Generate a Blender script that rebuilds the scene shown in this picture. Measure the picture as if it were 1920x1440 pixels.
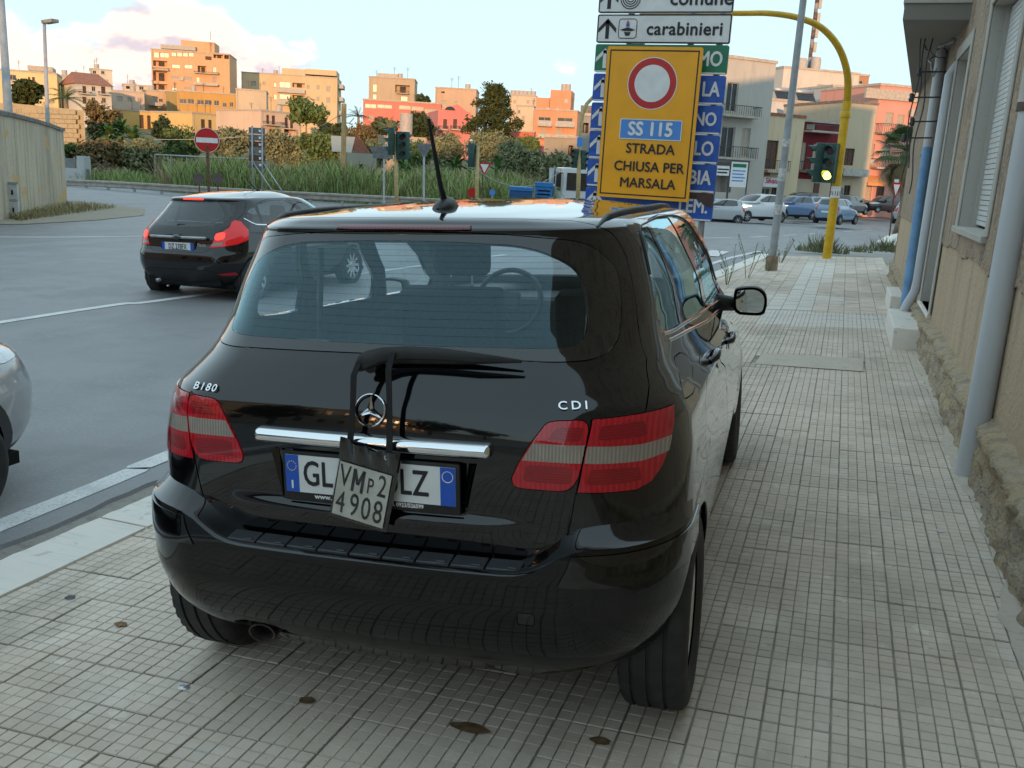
import bpy, bmesh, math, random
import numpy as np
from mathutils import Vector, Matrix, Euler
from mathutils.geometry import delaunay_2d_cdt
for o in list(bpy.data.objects): bpy.data.objects.remove(o, do_unlink=True)
SC = bpy.context.scene
COL = SC.collection
rad = math.radians

# ---------------------------------------------------------------- camera
FPX = 1723.0                                    # focal length in pixels of a 1920 wide picture
YAW, PIT, ROL = rad(-18.98), rad(13.2083), rad(3.1481)
EYE = np.array([0.0, 0.0, 1.645])
def basis(yaw, pit, rol):
    f = np.array([math.sin(yaw)*math.cos(pit), math.cos(yaw)*math.cos(pit), -math.sin(pit)])
    r0 = np.array([math.cos(yaw), -math.sin(yaw), 0.0]); u0 = np.cross(r0, f)
    return math.cos(rol)*r0+math.sin(rol)*u0, -math.sin(rol)*r0+math.cos(rol)*u0, f
CR, CU, CF = basis(YAW, PIT, ROL)
cam = bpy.data.cameras.new('camera'); camo = bpy.data.objects.new('camera', cam); COL.objects.link(camo)
cam.sensor_width = 36; cam.lens = FPX/1920*36; cam.clip_end = 6000; cam.clip_start = .05
camo.matrix_world = Matrix(((CR[0], CU[0], -CF[0], EYE[0]), (CR[1], CU[1], -CF[1], EYE[1]), (CR[2], CU[2], -CF[2], EYE[2]), (0, 0, 0, 1)))
SC.camera = camo
SC.render.resolution_x, SC.render.resolution_y = 1024, 768

# ---------------------------------------------------------------- sky, sun, exposure
SUN_EL, SUN_AZ = rad(4.6), rad(163)              # azimuth measured from +Y towards +X
W = bpy.data.worlds.new('World'); SC.world = W; W.use_nodes = True
wn, wl = W.node_tree.nodes, W.node_tree.links
for n in list(wn): wn.remove(n)
def N(tree, kind, **k):
    n = tree.nodes.new(kind)
    for a, v in k.items():
        if a in ('operation', 'data_type', 'blend_type', 'noise_dimensions', 'feature', 'sky_type', 'vector_type', 'distance', 'wave_type', 'bands_direction', 'interpolation_type', 'clamp'): setattr(n, a, v)
        else: n.inputs[a.replace('_', ' ')].default_value = v
    return n
def mth(tree, op, a, b=None, c=None):
    n = tree.nodes.new('ShaderNodeMath'); n.operation = op
    for i, v in enumerate((a, b, c)):
        if v is None: continue
        if isinstance(v, (int, float)): n.inputs[i].default_value = v
        else: tree.links.new(v, n.inputs[i])
    return n.outputs[0]
def ramp(tree, fac, stops):
    n = tree.nodes.new('ShaderNodeValToRGB'); e = n.color_ramp.elements
    while len(e) < len(stops): e.new(.5)
    for q, (p, c) in zip(e, stops): q.position = p; q.color = tuple(c)+(1,) if len(c) == 3 else c
    tree.links.new(fac, n.inputs[0]); return n.outputs[0]
def mixc(tree, fac, a, b, mode='MIX'):
    n = tree.nodes.new('ShaderNodeMix'); n.data_type = 'RGBA'; n.blend_type = mode
    for i, v in ((0, fac), (6, a), (7, b)):
        if isinstance(v, (int, float)): n.inputs[i].default_value = v
        elif isinstance(v, (tuple, list)): n.inputs[i].default_value = tuple(v)+(1,) if len(v) == 3 else v
        else: tree.links.new(v, n.inputs[i])
    return n.outputs[2]
def sky():
    T = W.node_tree
    sk = T.nodes.new('ShaderNodeTexSky'); sk.sky_type = 'NISHITA'; sk.sun_disc = False
    sk.sun_elevation = SUN_EL; sk.sun_rotation = SUN_AZ; sk.altitude = 20; sk.air_density = 1.0; sk.dust_density = .3; sk.ozone_density = 1.6
    tc = T.nodes.new('ShaderNodeTexCoord'); sep = T.nodes.new('ShaderNodeSeparateXYZ'); T.links.new(tc.outputs['Generated'], sep.inputs[0])
    X, Y, Z = sep.outputs
    az = mth(T, 'ARCTAN2', X, Y)                               # radians from +Y
    # cumulus: two samples of one noise field, the upper one tells lit tops from shaded bases
    def dens(dz):
        cm = T.nodes.new('ShaderNodeCombineXYZ')
        T.links.new(mth(T, 'MULTIPLY', az, 7.5), cm.inputs[0])
        T.links.new(mth(T, 'MULTIPLY', mth(T, 'MINIMUM', mth(T, 'ADD', Z, dz), .5), 14.0), cm.inputs[1]); cm.inputs[2].default_value = 3.7
        nz = T.nodes.new('ShaderNodeTexNoise'); nz.inputs['Scale'].default_value = 1.0; nz.inputs['Detail'].default_value = 9; nz.inputs['Roughness'].default_value = .52
        T.links.new(cm.outputs[0], nz.inputs['Vector'])
        # cloud banks stand low over the town, north-west of the street
        d1 = mth(T, 'MULTIPLY', mth(T, 'SUBTRACT', az, rad(-49)), 1/rad(15)); g1 = mth(T, 'POWER', 2.718, mth(T, 'MULTIPLY', mth(T, 'MULTIPLY', d1, d1), -1))
        d3 = mth(T, 'MULTIPLY', mth(T, 'SUBTRACT', az, rad(-31)), 1/rad(7)); g3 = mth(T, 'POWER', 2.718, mth(T, 'MULTIPLY', mth(T, 'MULTIPLY', d3, d3), -1))
        low = mth(T, 'SUBTRACT', 1.0, mth(T, 'MULTIPLY', mth(T, 'ADD', Z, dz), 5.2))
        low3 = mth(T, 'SUBTRACT', 1.0, mth(T, 'MULTIPLY', mth(T, 'ADD', Z, dz), 9.5))
        b = mth(T, 'MULTIPLY', g1, mth(T, 'MULTIPLY', low, .60)); b3 = mth(T, 'MULTIPLY', g3, mth(T, 'MULTIPLY', low3, .27))
        return mth(T, 'ADD', nz.outputs[0], mth(T, 'SUBTRACT', mth(T, 'ADD', b, b3), .13))
    a0, a1 = dens(0), dens(.022)
    def smooth(v, lo, hi):
        n = T.nodes.new('ShaderNodeMapRange'); n.interpolation_type = 'SMOOTHSTEP'; T.links.new(v, n.inputs[0]); n.inputs[1].default_value = lo; n.inputs[2].default_value = hi; return n.outputs[0]
    mask = mth(T, 'MULTIPLY', smooth(a0, .54, .63), smooth(Z, -.01, .03))
    lit = smooth(mth(T, 'SUBTRACT', a0, a1), -.01, .075)
    ccol = mixc(T, lit, (.84, .70, .76), (1.38, 1.10, .92))
    gm = T.nodes.new('ShaderNodeGamma'); gm.inputs[1].default_value = .2; T.links.new(sk.outputs[0], gm.inputs[0])     # thin haze evens the dome out
    base = mixc(T, 1.0, mixc(T, .75, mixc(T, .02, gm.outputs[0], sk.outputs[0]), (1.12, 1.12, 1.12)), (.68, .885, .985), 'MULTIPLY')
    col = mixc(T, mth(T, 'MULTIPLY', mask, .92), base, ccol)
    bg = T.nodes.new('ShaderNodeBackground'); bg.inputs[1].default_value = .1015; T.links.new(col, bg.inputs[0])
    out = T.nodes.new('ShaderNodeOutputWorld'); T.links.new(bg.outputs[0], out.inputs[0])
sky()
sl = bpy.data.lights.new('sun', 'SUN'); sl.energy = .45; sl.angle = rad(.6); sl.color = (1.0, .55, .27)
so = bpy.data.objects.new('sun', sl); COL.objects.link(so)
SUNV = Vector((math.sin(SUN_AZ)*math.cos(SUN_EL), math.cos(SUN_AZ)*math.cos(SUN_EL), math.sin(SUN_EL)))
so.rotation_euler = (-SUNV).to_track_quat('-Z', 'Y').to_euler(); so.location = SUNV*80
vs = SC.view_settings; vs.view_transform = 'Standard'; vs.look = 'None'; vs.gamma = 1; vs.exposure = 3.32; vs.use_curve_mapping = False

# ---------------------------------------------------------------- materials
def mat(name, col, rough=.6, var=.12, scale=6, bump=0, bscale=40, metal=0, coat=0, spec=.5, col2=None, detail=6, emit=None, es=1, obj_random=0, stretch=None, thr=(.35, .65)):
    m = bpy.data.materials.new(name); m.use_nodes = True; T = m.node_tree; b = T.nodes['Principled BSDF']
    b.inputs['Roughness'].default_value = rough; b.inputs['Metallic'].default_value = metal; b.inputs['Specular IOR Level'].default_value = spec
    if coat: b.inputs['Coat Weight'].default_value = coat; b.inputs['Coat Roughness'].default_value = .02
    tc = T.nodes.new('ShaderNodeTexCoord'); vec = tc.outputs['Object']
    if stretch:
        mp = T.nodes.new('ShaderNodeMapping'); mp.inputs['Scale'].default_value = stretch; T.links.new(vec, mp.inputs[0]); vec = mp.outputs[0]
    if var or col2:
        nz = T.nodes.new('ShaderNodeTexNoise'); nz.inputs['Scale'].default_value = scale; nz.inputs['Detail'].default_value = detail; T.links.new(vec, nz.inputs['Vector'])
        lo = tuple(max(0, c*(1-var)) for c in col); hi = tuple(min(1, c*(1+var)) for c in (col2 or col))
        if col2: lo = col; hi = col2
        c = ramp(T, nz.outputs[0], [(thr[0], lo), (thr[1], hi)])
    else:
        rgb = T.nodes.new('ShaderNodeRGB'); rgb.outputs[0].default_value = tuple(col)+(1,); c = rgb.outputs[0]
    if obj_random:
        oi = T.nodes.new('ShaderNodeObjectInfo')
        f = mth(T, 'MULTIPLY_ADD', oi.outputs['Random'], 2*obj_random, 1-obj_random)
        hs = T.nodes.new('ShaderNodeHueSaturation'); T.links.new(c, hs.inputs['Color']); T.links.new(f, hs.inputs['Value']); c = hs.outputs[0]
    T.links.new(c, b.inputs['Base Color'])
    if bump:
        n2 = T.nodes.new('ShaderNodeTexNoise'); n2.inputs['Scale'].default_value = bscale; n2.inputs['Detail'].default_value = 5; T.links.new(vec, n2.inputs['Vector'])
        bp = T.nodes.new('ShaderNodeBump'); bp.inputs['Strength'].default_value = bump; bp.inputs['Distance'].default_value = .02; T.links.new(n2.outputs[0], bp.inputs['Height']); T.links.new(bp.outputs[0], b.inputs['Normal'])
    if emit: b.inputs['Emission Color'].default_value = tuple(emit)+(1,); b.inputs['Emission Strength'].default_value = es
    return m
def glass(name, tint=(.6, .66, .68), refl=1.0, ior=1.5, rc=(1, 1, 1)):
    m = bpy.data.materials.new(name); m.use_nodes = True; T = m.node_tree; T.nodes.remove(T.nodes['Principled BSDF']); out = T.nodes['Material Output']
    tr = T.nodes.new('ShaderNodeBsdfTransparent'); tr.inputs[0].default_value = tuple(tint)+(1,)
    gl = T.nodes.new('ShaderNodeBsdfGlossy'); gl.inputs['Roughness'].default_value = .01; gl.inputs['Color'].default_value = tuple(rc)+(1,)
    fr = T.nodes.new('ShaderNodeFresnel'); ge = T.nodes.new('ShaderNodeNewGeometry'); T.links.new(mth(T, 'MULTIPLY_ADD', ge.outputs['Backfacing'], 1/ior-ior, ior), fr.inputs[0])   # a thin pane, the same from both sides
    f = mth(T, 'MINIMUM', mth(T, 'MULTIPLY', fr.outputs[0], 1.9*refl), 1.0)
    mx = T.nodes.new('ShaderNodeMixShader'); T.links.new(f, mx.inputs[0]); T.links.new(tr.outputs[0], mx.inputs[1]); T.links.new(gl.outputs[0], mx.inputs[2]); T.links.new(mx.outputs[0], out.inputs[0])
    return m
M = {}
M['paint'] = mat('black_paint', (.0022, .0023, .003), .10, 0, coat=1.0, spec=.22)
M['paint_dusty'] = mat('black_paint_dusty', (.004, .004, .0045), .3, .5, 9, coat=.45, spec=.1, col2=(.010, .0098, .0092))
M['paint_bumper'] = mat('bumper_paint', (.0025, .0025, .003), .2, .3, 12, coat=.8, spec=.05, col2=(.004, .004, .0042)); M['paint_bumper'].node_tree.nodes['Principled BSDF'].inputs['Coat Roughness'].default_value = .035
M['plastic'] = mat('black_plastic', (.012, .012, .012), .45, .2, 30, bump=.05, bscale=400)
M['rubber'] = mat('tyre_rubber', (.016, .016, .017), .72, .25, 14, bump=.06, bscale=120, col2=(.034, .032, .030))
M['gap'] = mat('shut_line', (.002, .002, .002), .9, 0)
M['frit'] = mat('glass_border', (.004, .0045, .005), .06, 0, coat=1)
M['glass'] = glass('window_glass', (.90, .95, .96), .95, rc=(.62, .90, 1.0))  # blue reflection tint stands in for a bluer sky overhead
M['glass_dark'] = glass('tinted_glass', (.20, .23, .24), .9)
M['chrome'] = mat('chrome', (.82, .83, .85), .06, 0, metal=1)
M['alloy'] = mat('alloy', (.62, .63, .65), .24, .05, 20, metal=1)
M['trim'] = mat('cabin_trim', (.055, .06, .065), .7, .2, 40, bump=.1, bscale=200)
M['cabin'] = mat('cabin_light_trim', (.20, .215, .22), .75, .1, 20)
M['seat'] = mat('seat_cloth', (.022, .024, .027), .85, .25, 60, bump=.1, bscale=300)
M['headliner'] = mat('headliner', (.24, .25, .25), .9, .08, 20)
M['white'] = mat('white_enamel', (.72, .73, .73), .35, .05, 12)
M['black_print'] = mat('black_print', (.012, .012, .013), .5, 0)
M['white_print'] = mat('white_print', (.8, .8, .8), .5, 0)
M['mirror'] = mat('mirror_glass', (.75, .8, .78), .02, 0, metal=1)
def lampmat(name, col, em=0, ribs=160, axis='X', trans=0):
    m = mat(name, col, .06, 0, coat=1)
    T = m.node_tree; b = T.nodes['Principled BSDF']
    tc = T.nodes.new('ShaderNodeTexCoord'); wv = T.nodes.new('ShaderNodeTexWave'); wv.bands_direction = axis; wv.inputs['Scale'].default_value = ribs/6.28*.9; wv.inputs['Distortion'].default_value = .6
    T.links.new(tc.outputs['Object'], wv.inputs['Vector'])
    nz = T.nodes.new('ShaderNodeTexNoise'); nz.inputs['Scale'].default_value = 22; T.links.new(tc.outputs['Object'], nz.inputs['Vector'])
    f = mth(T, 'MULTIPLY', wv.outputs[0], nz.outputs[0])
    c = mixc(T, f, tuple(x*.75 for x in col), tuple(min(1, x*1.5) for x in col)); T.links.new(c, b.inputs['Base Color'])
    bp = T.nodes.new('ShaderNodeBump'); bp.inputs['Strength'].default_value = .10; bp.inputs['Distance'].default_value = .003; T.links.new(wv.outputs[0], bp.inputs['Height']); T.links.new(bp.outputs[0], b.inputs['Normal'])
    b.inputs['Roughness'].default_value = .15; b.inputs['Specular IOR Level'].default_value = .2
    if em: T.links.new(c, b.inputs['Emission Color']); b.inputs['Emission Strength'].default_value = em
    return m
M['lamp_red'] = lampmat('lamp_red', (.50, .008, .018)); M['lamp_clear'] = lampmat('lamp_clear', (.32, .265, .22), 0, 230)
M['lamp_inset'] = lampmat('lamp_inset', (.30, .004, .010), 0, 300, 'Z'); M['lamp_dark'] = lampmat('lamp_dark_red', (.12, .006, .01)); M['lamp_lit'] = lampmat('lamp_lit_red', (.40, .006, .008), .07)

# ---------------------------------------------------------------- mesh helpers
class MB:
    def __init__(s): s.v = []; s.f = []
    def add(s, vs, fs):
        o = len(s.v); s.v += [tuple(map(float, v)) for v in vs]; s.f += [tuple(i+o for i in f) for f in fs]; return s
    def box(s, a, b, taper=0):
        x0, y0, z0 = a; x1, y1, z1 = b
        return s.add([(x0, y0, z0), (x1, y0, z0), (x1, y1, z0), (x0, y1, z0), (x0+taper, y0+taper, z1), (x1-taper, y0+taper, z1), (x1-taper, y1-taper, z1), (x0+taper, y1-taper, z1)],
                     [(3, 2, 1, 0), (4, 5, 6, 7), (0, 1, 5, 4), (1, 2, 6, 5), (2, 3, 7, 6), (3, 0, 4, 7)])
    def obox(s, c, ax, ay, az):                       # centre and three half axes
        c, ax, ay, az = map(Vector, (c, ax, ay, az)); vs = []
        for k in (-1, 1):
            for i, j in ((-1, -1), (1, -1), (1, 1), (-1, 1)): vs.append(c+ax*i+ay*j+az*k)
        return s.add(vs, [(3, 2, 1, 0), (4, 5, 6, 7), (0, 1, 5, 4), (1, 2, 6, 5), (2, 3, 7, 6), (3, 0, 4, 7)])
    def tube(s, pts, r, n=10, cap=True):
        pts = [Vector(p) for p in pts]; rs = r if isinstance(r, (list, tuple)) else [r]*len(pts); vs = []; fs = []; up = None
        for i, p in enumerate(pts):
            d = (pts[min(i+1, len(pts)-1)]-pts[max(i-1, 0)]).normalized()
            if up is None: up = Vector((0, 0, 1)) if abs(d.z) < .9 else Vector((1, 0, 0))
            a = d.cross(up).normalized(); b = a.cross(d).normalized(); up = b
            for k in range(n):
                t = 2*math.pi*k/n; vs.append(p+(a*math.cos(t)+b*math.sin(t))*rs[i])
        for i in range(len(pts)-1):
            for k in range(n): fs.append((i*n+k, i*n+(k+1) % n, (i+1)*n+(k+1) % n, (i+1)*n+k))
        if cap: fs.append(tuple(range(n))[::-1]); fs.append(tuple((len(pts)-1)*n+k for k in range(n)))
        return s.add(vs, fs)
    def lathe(s, prof, n=24, origin=(0, 0, 0), axis='z'):
        vs = []; fs = []; m = len(prof)
        for k in range(n):
            t = 2*math.pi*k/n; c, q = math.cos(t), math.sin(t)
            for r, h in prof:
                p = (r*c, r*q, h) if axis == 'z' else ((h, r*c, r*q) if axis == 'x' else (r*c, h, -r*q))
                vs.append(tuple(p[i]+origin[i] for i in range(3)))
        for k in range(n):
            for i in range(m-1): fs.append((k*m+i, ((k+1) % n)*m+i, ((k+1) % n)*m+i+1, k*m+i+1))
        return s.add(vs, fs)
    def prism(s, poly, d, frame):                     # polygon in (a, b), extruded by d along the normal, frame = origin, a, b
        o, a, b = map(Vector, frame); n = a.cross(b).normalized(); k = len(poly)
        v0 = [o+a*p[0]+b*p[1] for p in poly]; v1 = [v+n*d for v in v0]
        s.add(v0+v1, [tuple(range(k))[::-1], tuple(range(k, 2*k))]+[(i, (i+1) % k, k+(i+1) % k, k+i) for i in range(k)]); return s
    def build(s, name, m, parent=None, smooth=False, angle=None):
        me = bpy.data.meshes.new(name); me.from_pydata(s.v, [], s.f); me.update()
        if smooth:
            for p in me.polygons: p.use_smooth = True
            if angle is not None: me.set_sharp_from_angle(angle=angle)
        return link(name, me, m, parent)
def link(name, me, m, parent=None):
    o = bpy.data.objects.new(name, me); COL.objects.link(o)
    if m is not None:
        for q in (m if isinstance(m, (list, tuple)) else [m]):
            me.materials.append(M[q] if isinstance(q, str) else q)
    if parent is not None: o.parent = parent
    return o
def fixn(o):
    bm = bmesh.new(); bm.from_mesh(o.data); bmesh.ops.recalc_face_normals(bm, faces=bm.faces); bm.to_mesh(o.data); bm.free(); return o
def bevel(o, w=.01, seg=2):
    bm = bmesh.new(); bm.from_mesh(o.data); bmesh.ops.bevel(bm, geom=list(bm.edges), offset=w, segments=seg, affect='EDGES', profile=.6, clamp_overlap=True); bm.to_mesh(o.data); bm.free()
    for p in o.data.polygons: p.use_smooth = True
    o.data.set_sharp_from_angle(angle=rad(35)); return o
def tag(o, label=None, cat=None, group=None, kind=None):
    for k, v in (('label', label), ('category', cat), ('group', group), ('kind', kind)):
        if v: o[k] = v
    return o
def thing(name, label, cat, loc=(0, 0, 0), rz=0, group=None):
    o = bpy.data.objects.new(name, None); COL.objects.link(o); o.location = loc; o.rotation_euler = (0, 0, rz); o.empty_display_size = .2
    return tag(o, label, cat, group)
def copy_tree(o, parent=None):
    c = o.copy(); COL.objects.link(c); c.parent = parent
    for ch in list(o.children): copy_tree(ch, c)
    return c
def text(body, size, m, parent, matrix, ext=.001, bold=0., align='CENTER', name='lettering', sx=1.0, valign='CENTER', spacing=1.0, shear=0):
    cu = bpy.data.curves.new('t', 'FONT'); cu.body = body; cu.size = size; cu.align_x = align; cu.align_y = valign; cu.extrude = ext; cu.resolution_u = 3; cu.space_character = spacing; cu.shear = shear
    t = bpy.data.objects.new('t', cu); COL.objects.link(t); bpy.context.view_layer.update()
    me = bpy.data.meshes.new_from_object(t.evaluated_get(bpy.context.evaluated_depsgraph_get())); bpy.data.objects.remove(t); bpy.data.curves.remove(cu)
    if bold:                                          # heavier strokes: the outline laid over itself, each layer a hair further out
        bm = bmesh.new()
        for k, (dx, dy) in enumerate(((0, 0), (bold, 0), (-bold, 0), (0, bold), (0, -bold))):
            m2 = me.copy(); m2.transform(Matrix.Translation((dx/sx, dy, k*.00008))); bm.from_mesh(m2); bpy.data.meshes.remove(m2)
        bm.to_mesh(me); bm.free()
    me.transform(matrix @ Matrix.Diagonal((sx, 1, 1, 1))); me.name = name
    me.materials.clear()
    return link(name, me, m, parent)
def frame(o, a, b):
    a = Vector(a).normalized(); b = Vector(b); n = a.cross(b).normalized(); b = n.cross(a)
    return Matrix(((a[0], b[0], n[0], o[0]), (a[1], b[1], n[1], o[1]), (a[2], b[2], n[2], o[2]), (0, 0, 0, 1)))
def at(px, py, depth):                               # a calibrated sight line, cut at a measured distance
    d = CF+(px-960)/FPX*CR-(py-720)/FPX*CU; return Vector(EYE+d*depth)
def atz(px, py, z):
    d = CF+(px-960)/FPX*CR-(py-720)/FPX*CU; return Vector(EYE+d*((z-EYE[2])/d[2]))
def walk_z(x, y=0): return .0608*x-.0003*y
# ---------------------------------------------------------------- car bodies: stacked plan outlines, panels cut out along their shut lines
def pchip(xs,ys,x):
    xs=np.asarray(xs,float);ys=np.asarray(ys,float);h=np.diff(xs);d=np.diff(ys)/h
    m=np.zeros_like(ys);n=len(xs)
    for i in range(1,n-1):
        if d[i-1]*d[i]>0:
            w1=2*h[i]+h[i-1];w2=h[i]+2*h[i-1];m[i]=(w1+w2)/(w1/d[i-1]+w2/d[i])
    m[0]=d[0];m[-1]=d[-1]
    x=np.clip(np.asarray(x,float),xs[0],xs[-1]);i=np.clip(np.searchsorted(xs,x)-1,0,n-2)
    t=(x-xs[i])/h[i];t2=t*t;t3=t2*t
    return (2*t3-3*t2+1)*ys[i]+(t3-2*t2+t)*h[i]*m[i]+(-2*t3+3*t2)*ys[i+1]+(t3-t2)*h[i]*m[i+1]
class Surf:
    def __init__(s,rows,ymid=2.2,bow=.0,disp=None):
        s.rows=np.array(rows,float);s.n=len(rows);s.T=np.arange(s.n);s.ymid=ymid;s.bow=bow;s.disp=disp
        s.tt=np.linspace(0,s.n-1,1200);s.zt=pchip(s.T,s.rows[:,0],s.tt)
        s.fine=[pchip(s.T,s.rows[:,c],s.tt) for c in range(10)]
    def par(s,t): return [np.interp(t,s.tt,f) for f in s.fine]
    def tz(s,z): return np.interp(z,s.zt,s.tt)
    def __call__(s,u,t):
        u=np.asarray(u,float);t=np.asarray(t,float);u,t=np.broadcast_arrays(u,t)
        z,yr,w,b,rc,cd,yf,bf,rcf,cdf=s.par(t)
        sg=np.where(u<0,-1.,1.);a=np.abs(u)
        rc=np.minimum(rc,.6*w);rcf=np.minimum(rcf,.7*w)
        x0=w-rc;xf=w-rcf
        yA=yr+b*(w/x0)**2+cd;yB=yf-bf*(w/xf)**2-cdf
        c1=np.clip(a,0,1);th=np.clip(a-1,0,1)*np.pi/2
        xr=np.where(a<1,c1*x0,x0+rc*np.sin(th));yrr=yr+b*(xr/x0)**2+cd*(1-np.cos(th))
        ths=np.clip(4-a,0,1)*np.pi/2;xff=np.where(a>4,np.clip(5-a,0,1)*xf,xf+rcf*np.sin(ths))
        yff=yf-bf*(xff/xf)**2-cdf*(1-np.cos(ths))
        ys=yA+(a-2)*(yB-yA)
        x=np.where(a<2,xr,np.where(a<3,w,xff));y=np.where(a<2,yrr,np.where(a<3,ys,yff))
        x=x*(1-(.02+s.bow*np.clip((z-1.05)/.2,0,1))*((y-s.ymid)/2)**2)*sg
        P=np.stack([x,y,z],-1)
        return s.disp(P) if s.disp else P
    def normal(s,u,t):
        e=1e-3;u=np.asarray(u,float);t=np.clip(np.asarray(t,float),.002,s.n-1.01)
        du=s(np.clip(u+e,-5,5),t)-s(np.clip(u-e,-5,5),t);dt=s(u,t+e)-s(u,t-e)
        n=np.cross(du,dt);l=np.linalg.norm(n,axis=-1,keepdims=True);n=n/np.maximum(l,1e-12)
        n[(l<1e-10)[...,0]]=(0,0,1)
        return n
    def inv(s,mode,p,z):
        """mode r: x on rear, s: y on the side, f: x on front -> (u,t)"""
        t=float(s.tz(z))
        lo,hi={'r':(0,2),'s':(1,4),'f':(3,5)}[mode]
        a=np.linspace(lo,hi,600);P=s(a,np.full(600,t))
        if mode=='s': return float(np.interp(p,P[:,1],a)),t
        sg=-1 if p<0 else 1;q=abs(p)
        if mode=='r': return sg*float(np.interp(q,P[:,0],a)),t
        return sg*float(np.interp(-q,-P[:,0],a)),t
#            z     yr    w    b    rc   cd    yf   bf  rcf cdf
MROWS=[(.18,.34,.72,.02,.30,.40,4.10,.10,.35,.50),
(.30,.24,.845,.015,.32,.40,4.24,.12,.35,.55),
(.45,.185,.877,.015,.32,.40,4.31,.12,.36,.55),
(.60,.160,.886,.015,.31,.40,4.31,.12,.36,.55),
(.72,.154,.887,.015,.30,.40,4.29,.12,.38,.60),
(.85,.152,.880,.015,.30,.39,4.22,.14,.40,.65),
(.95,.155,.864,.016,.30,.39,4.02,.20,.45,.75),
(1.033,.168,.838,.02,.29,.38,3.62,.22,.45,.70),
(1.09,.190,.806,.028,.29,.38,3.42,.12,.30,.35),
(1.145,.216,.778,.036,.29,.38,3.32,.12,.28,.32),
(1.182,.240,.768,.042,.28,.37,3.25,.12,.28,.32),
(1.30,.303,.748,.05,.27,.36,3.06,.12,.26,.30),
(1.42,.367,.714,.05,.26,.35,2.86,.12,.26,.30),
(1.505,.417,.681,.045,.25,.34,2.68,.11,.25,.28),
(1.535,.437,.658,.045,.25,.34,2.58,.11,.25,.28),
(1.551,.464,.632,.045,.27,.38,2.48,.11,.26,.30),
(1.563,.54,.582,.05,.31,.45,2.36,.11,.27,.32),
(1.576,.76,.48,.05,.22,.40,2.22,.08,.22,.35),
(1.588,1.06,.37,.03,.17,.28,2.06,.05,.17,.20),
(1.597,1.42,.21,.01,.09,.13,1.92,.02,.09,.10),
(1.600,1.70,.02,.001,.008,.008,1.74,.001,.008,.008)]
def inpoly(P, poly):
    x, y = P[:, 0], P[:, 1]; r = np.zeros(len(P), bool); n = len(poly)
    for i in range(n):
        (x0, y0), (x1, y1) = poly[i], poly[(i+1) % n]
        c = ((y0 > y) != (y1 > y)); d = (y1-y0) if y1 != y0 else 1e-12
        r ^= c & (x < (x1-x0)*(y-y0)/d+x0)
    return r
def dens(pts, step=.05, smooth=False, closed=True):
    pts = [np.array(p, float) for p in pts]; n = len(pts); out = []
    for i in range(n if closed else n-1):
        p1, p2 = pts[i], pts[(i+1) % n]; p0 = pts[(i-1) % n] if closed or i > 0 else p1; p3 = pts[(i+2) % n] if closed or i+2 < n else p2
        k = max(1, int(math.ceil(math.hypot((p2-p1)[0], (p2-p1)[1]*.17)/step)))
        for j in range(k):
            t = j/k
            if smooth: q = .5*((2*p1)+(-p0+p2)*t+(2*p0-5*p1+4*p2-p3)*t*t+(-p0+3*p1-3*p2+p3)*t**3)
            else: q = p1+(p2-p1)*t
            out.append(q)
    if not closed: out.append(pts[-1])
    return np.array(out)
def rnd(pts, r=.25, n=4):                             # corners rounded off, r = share of the shorter neighbouring edge
    pts = [np.array(p, float) for p in pts]; out = []
    for i, p in enumerate(pts):
        a, b = pts[i-1], pts[(i+1) % len(pts)]; k = min(.5, r)
        q0, q1 = p+(a-p)*k, p+(b-p)*k
        for j in range(n+1):
            t = j/n; out.append((1-t)**2*q0+2*t*(1-t)*p+t*t*q1)
    return out
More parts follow.
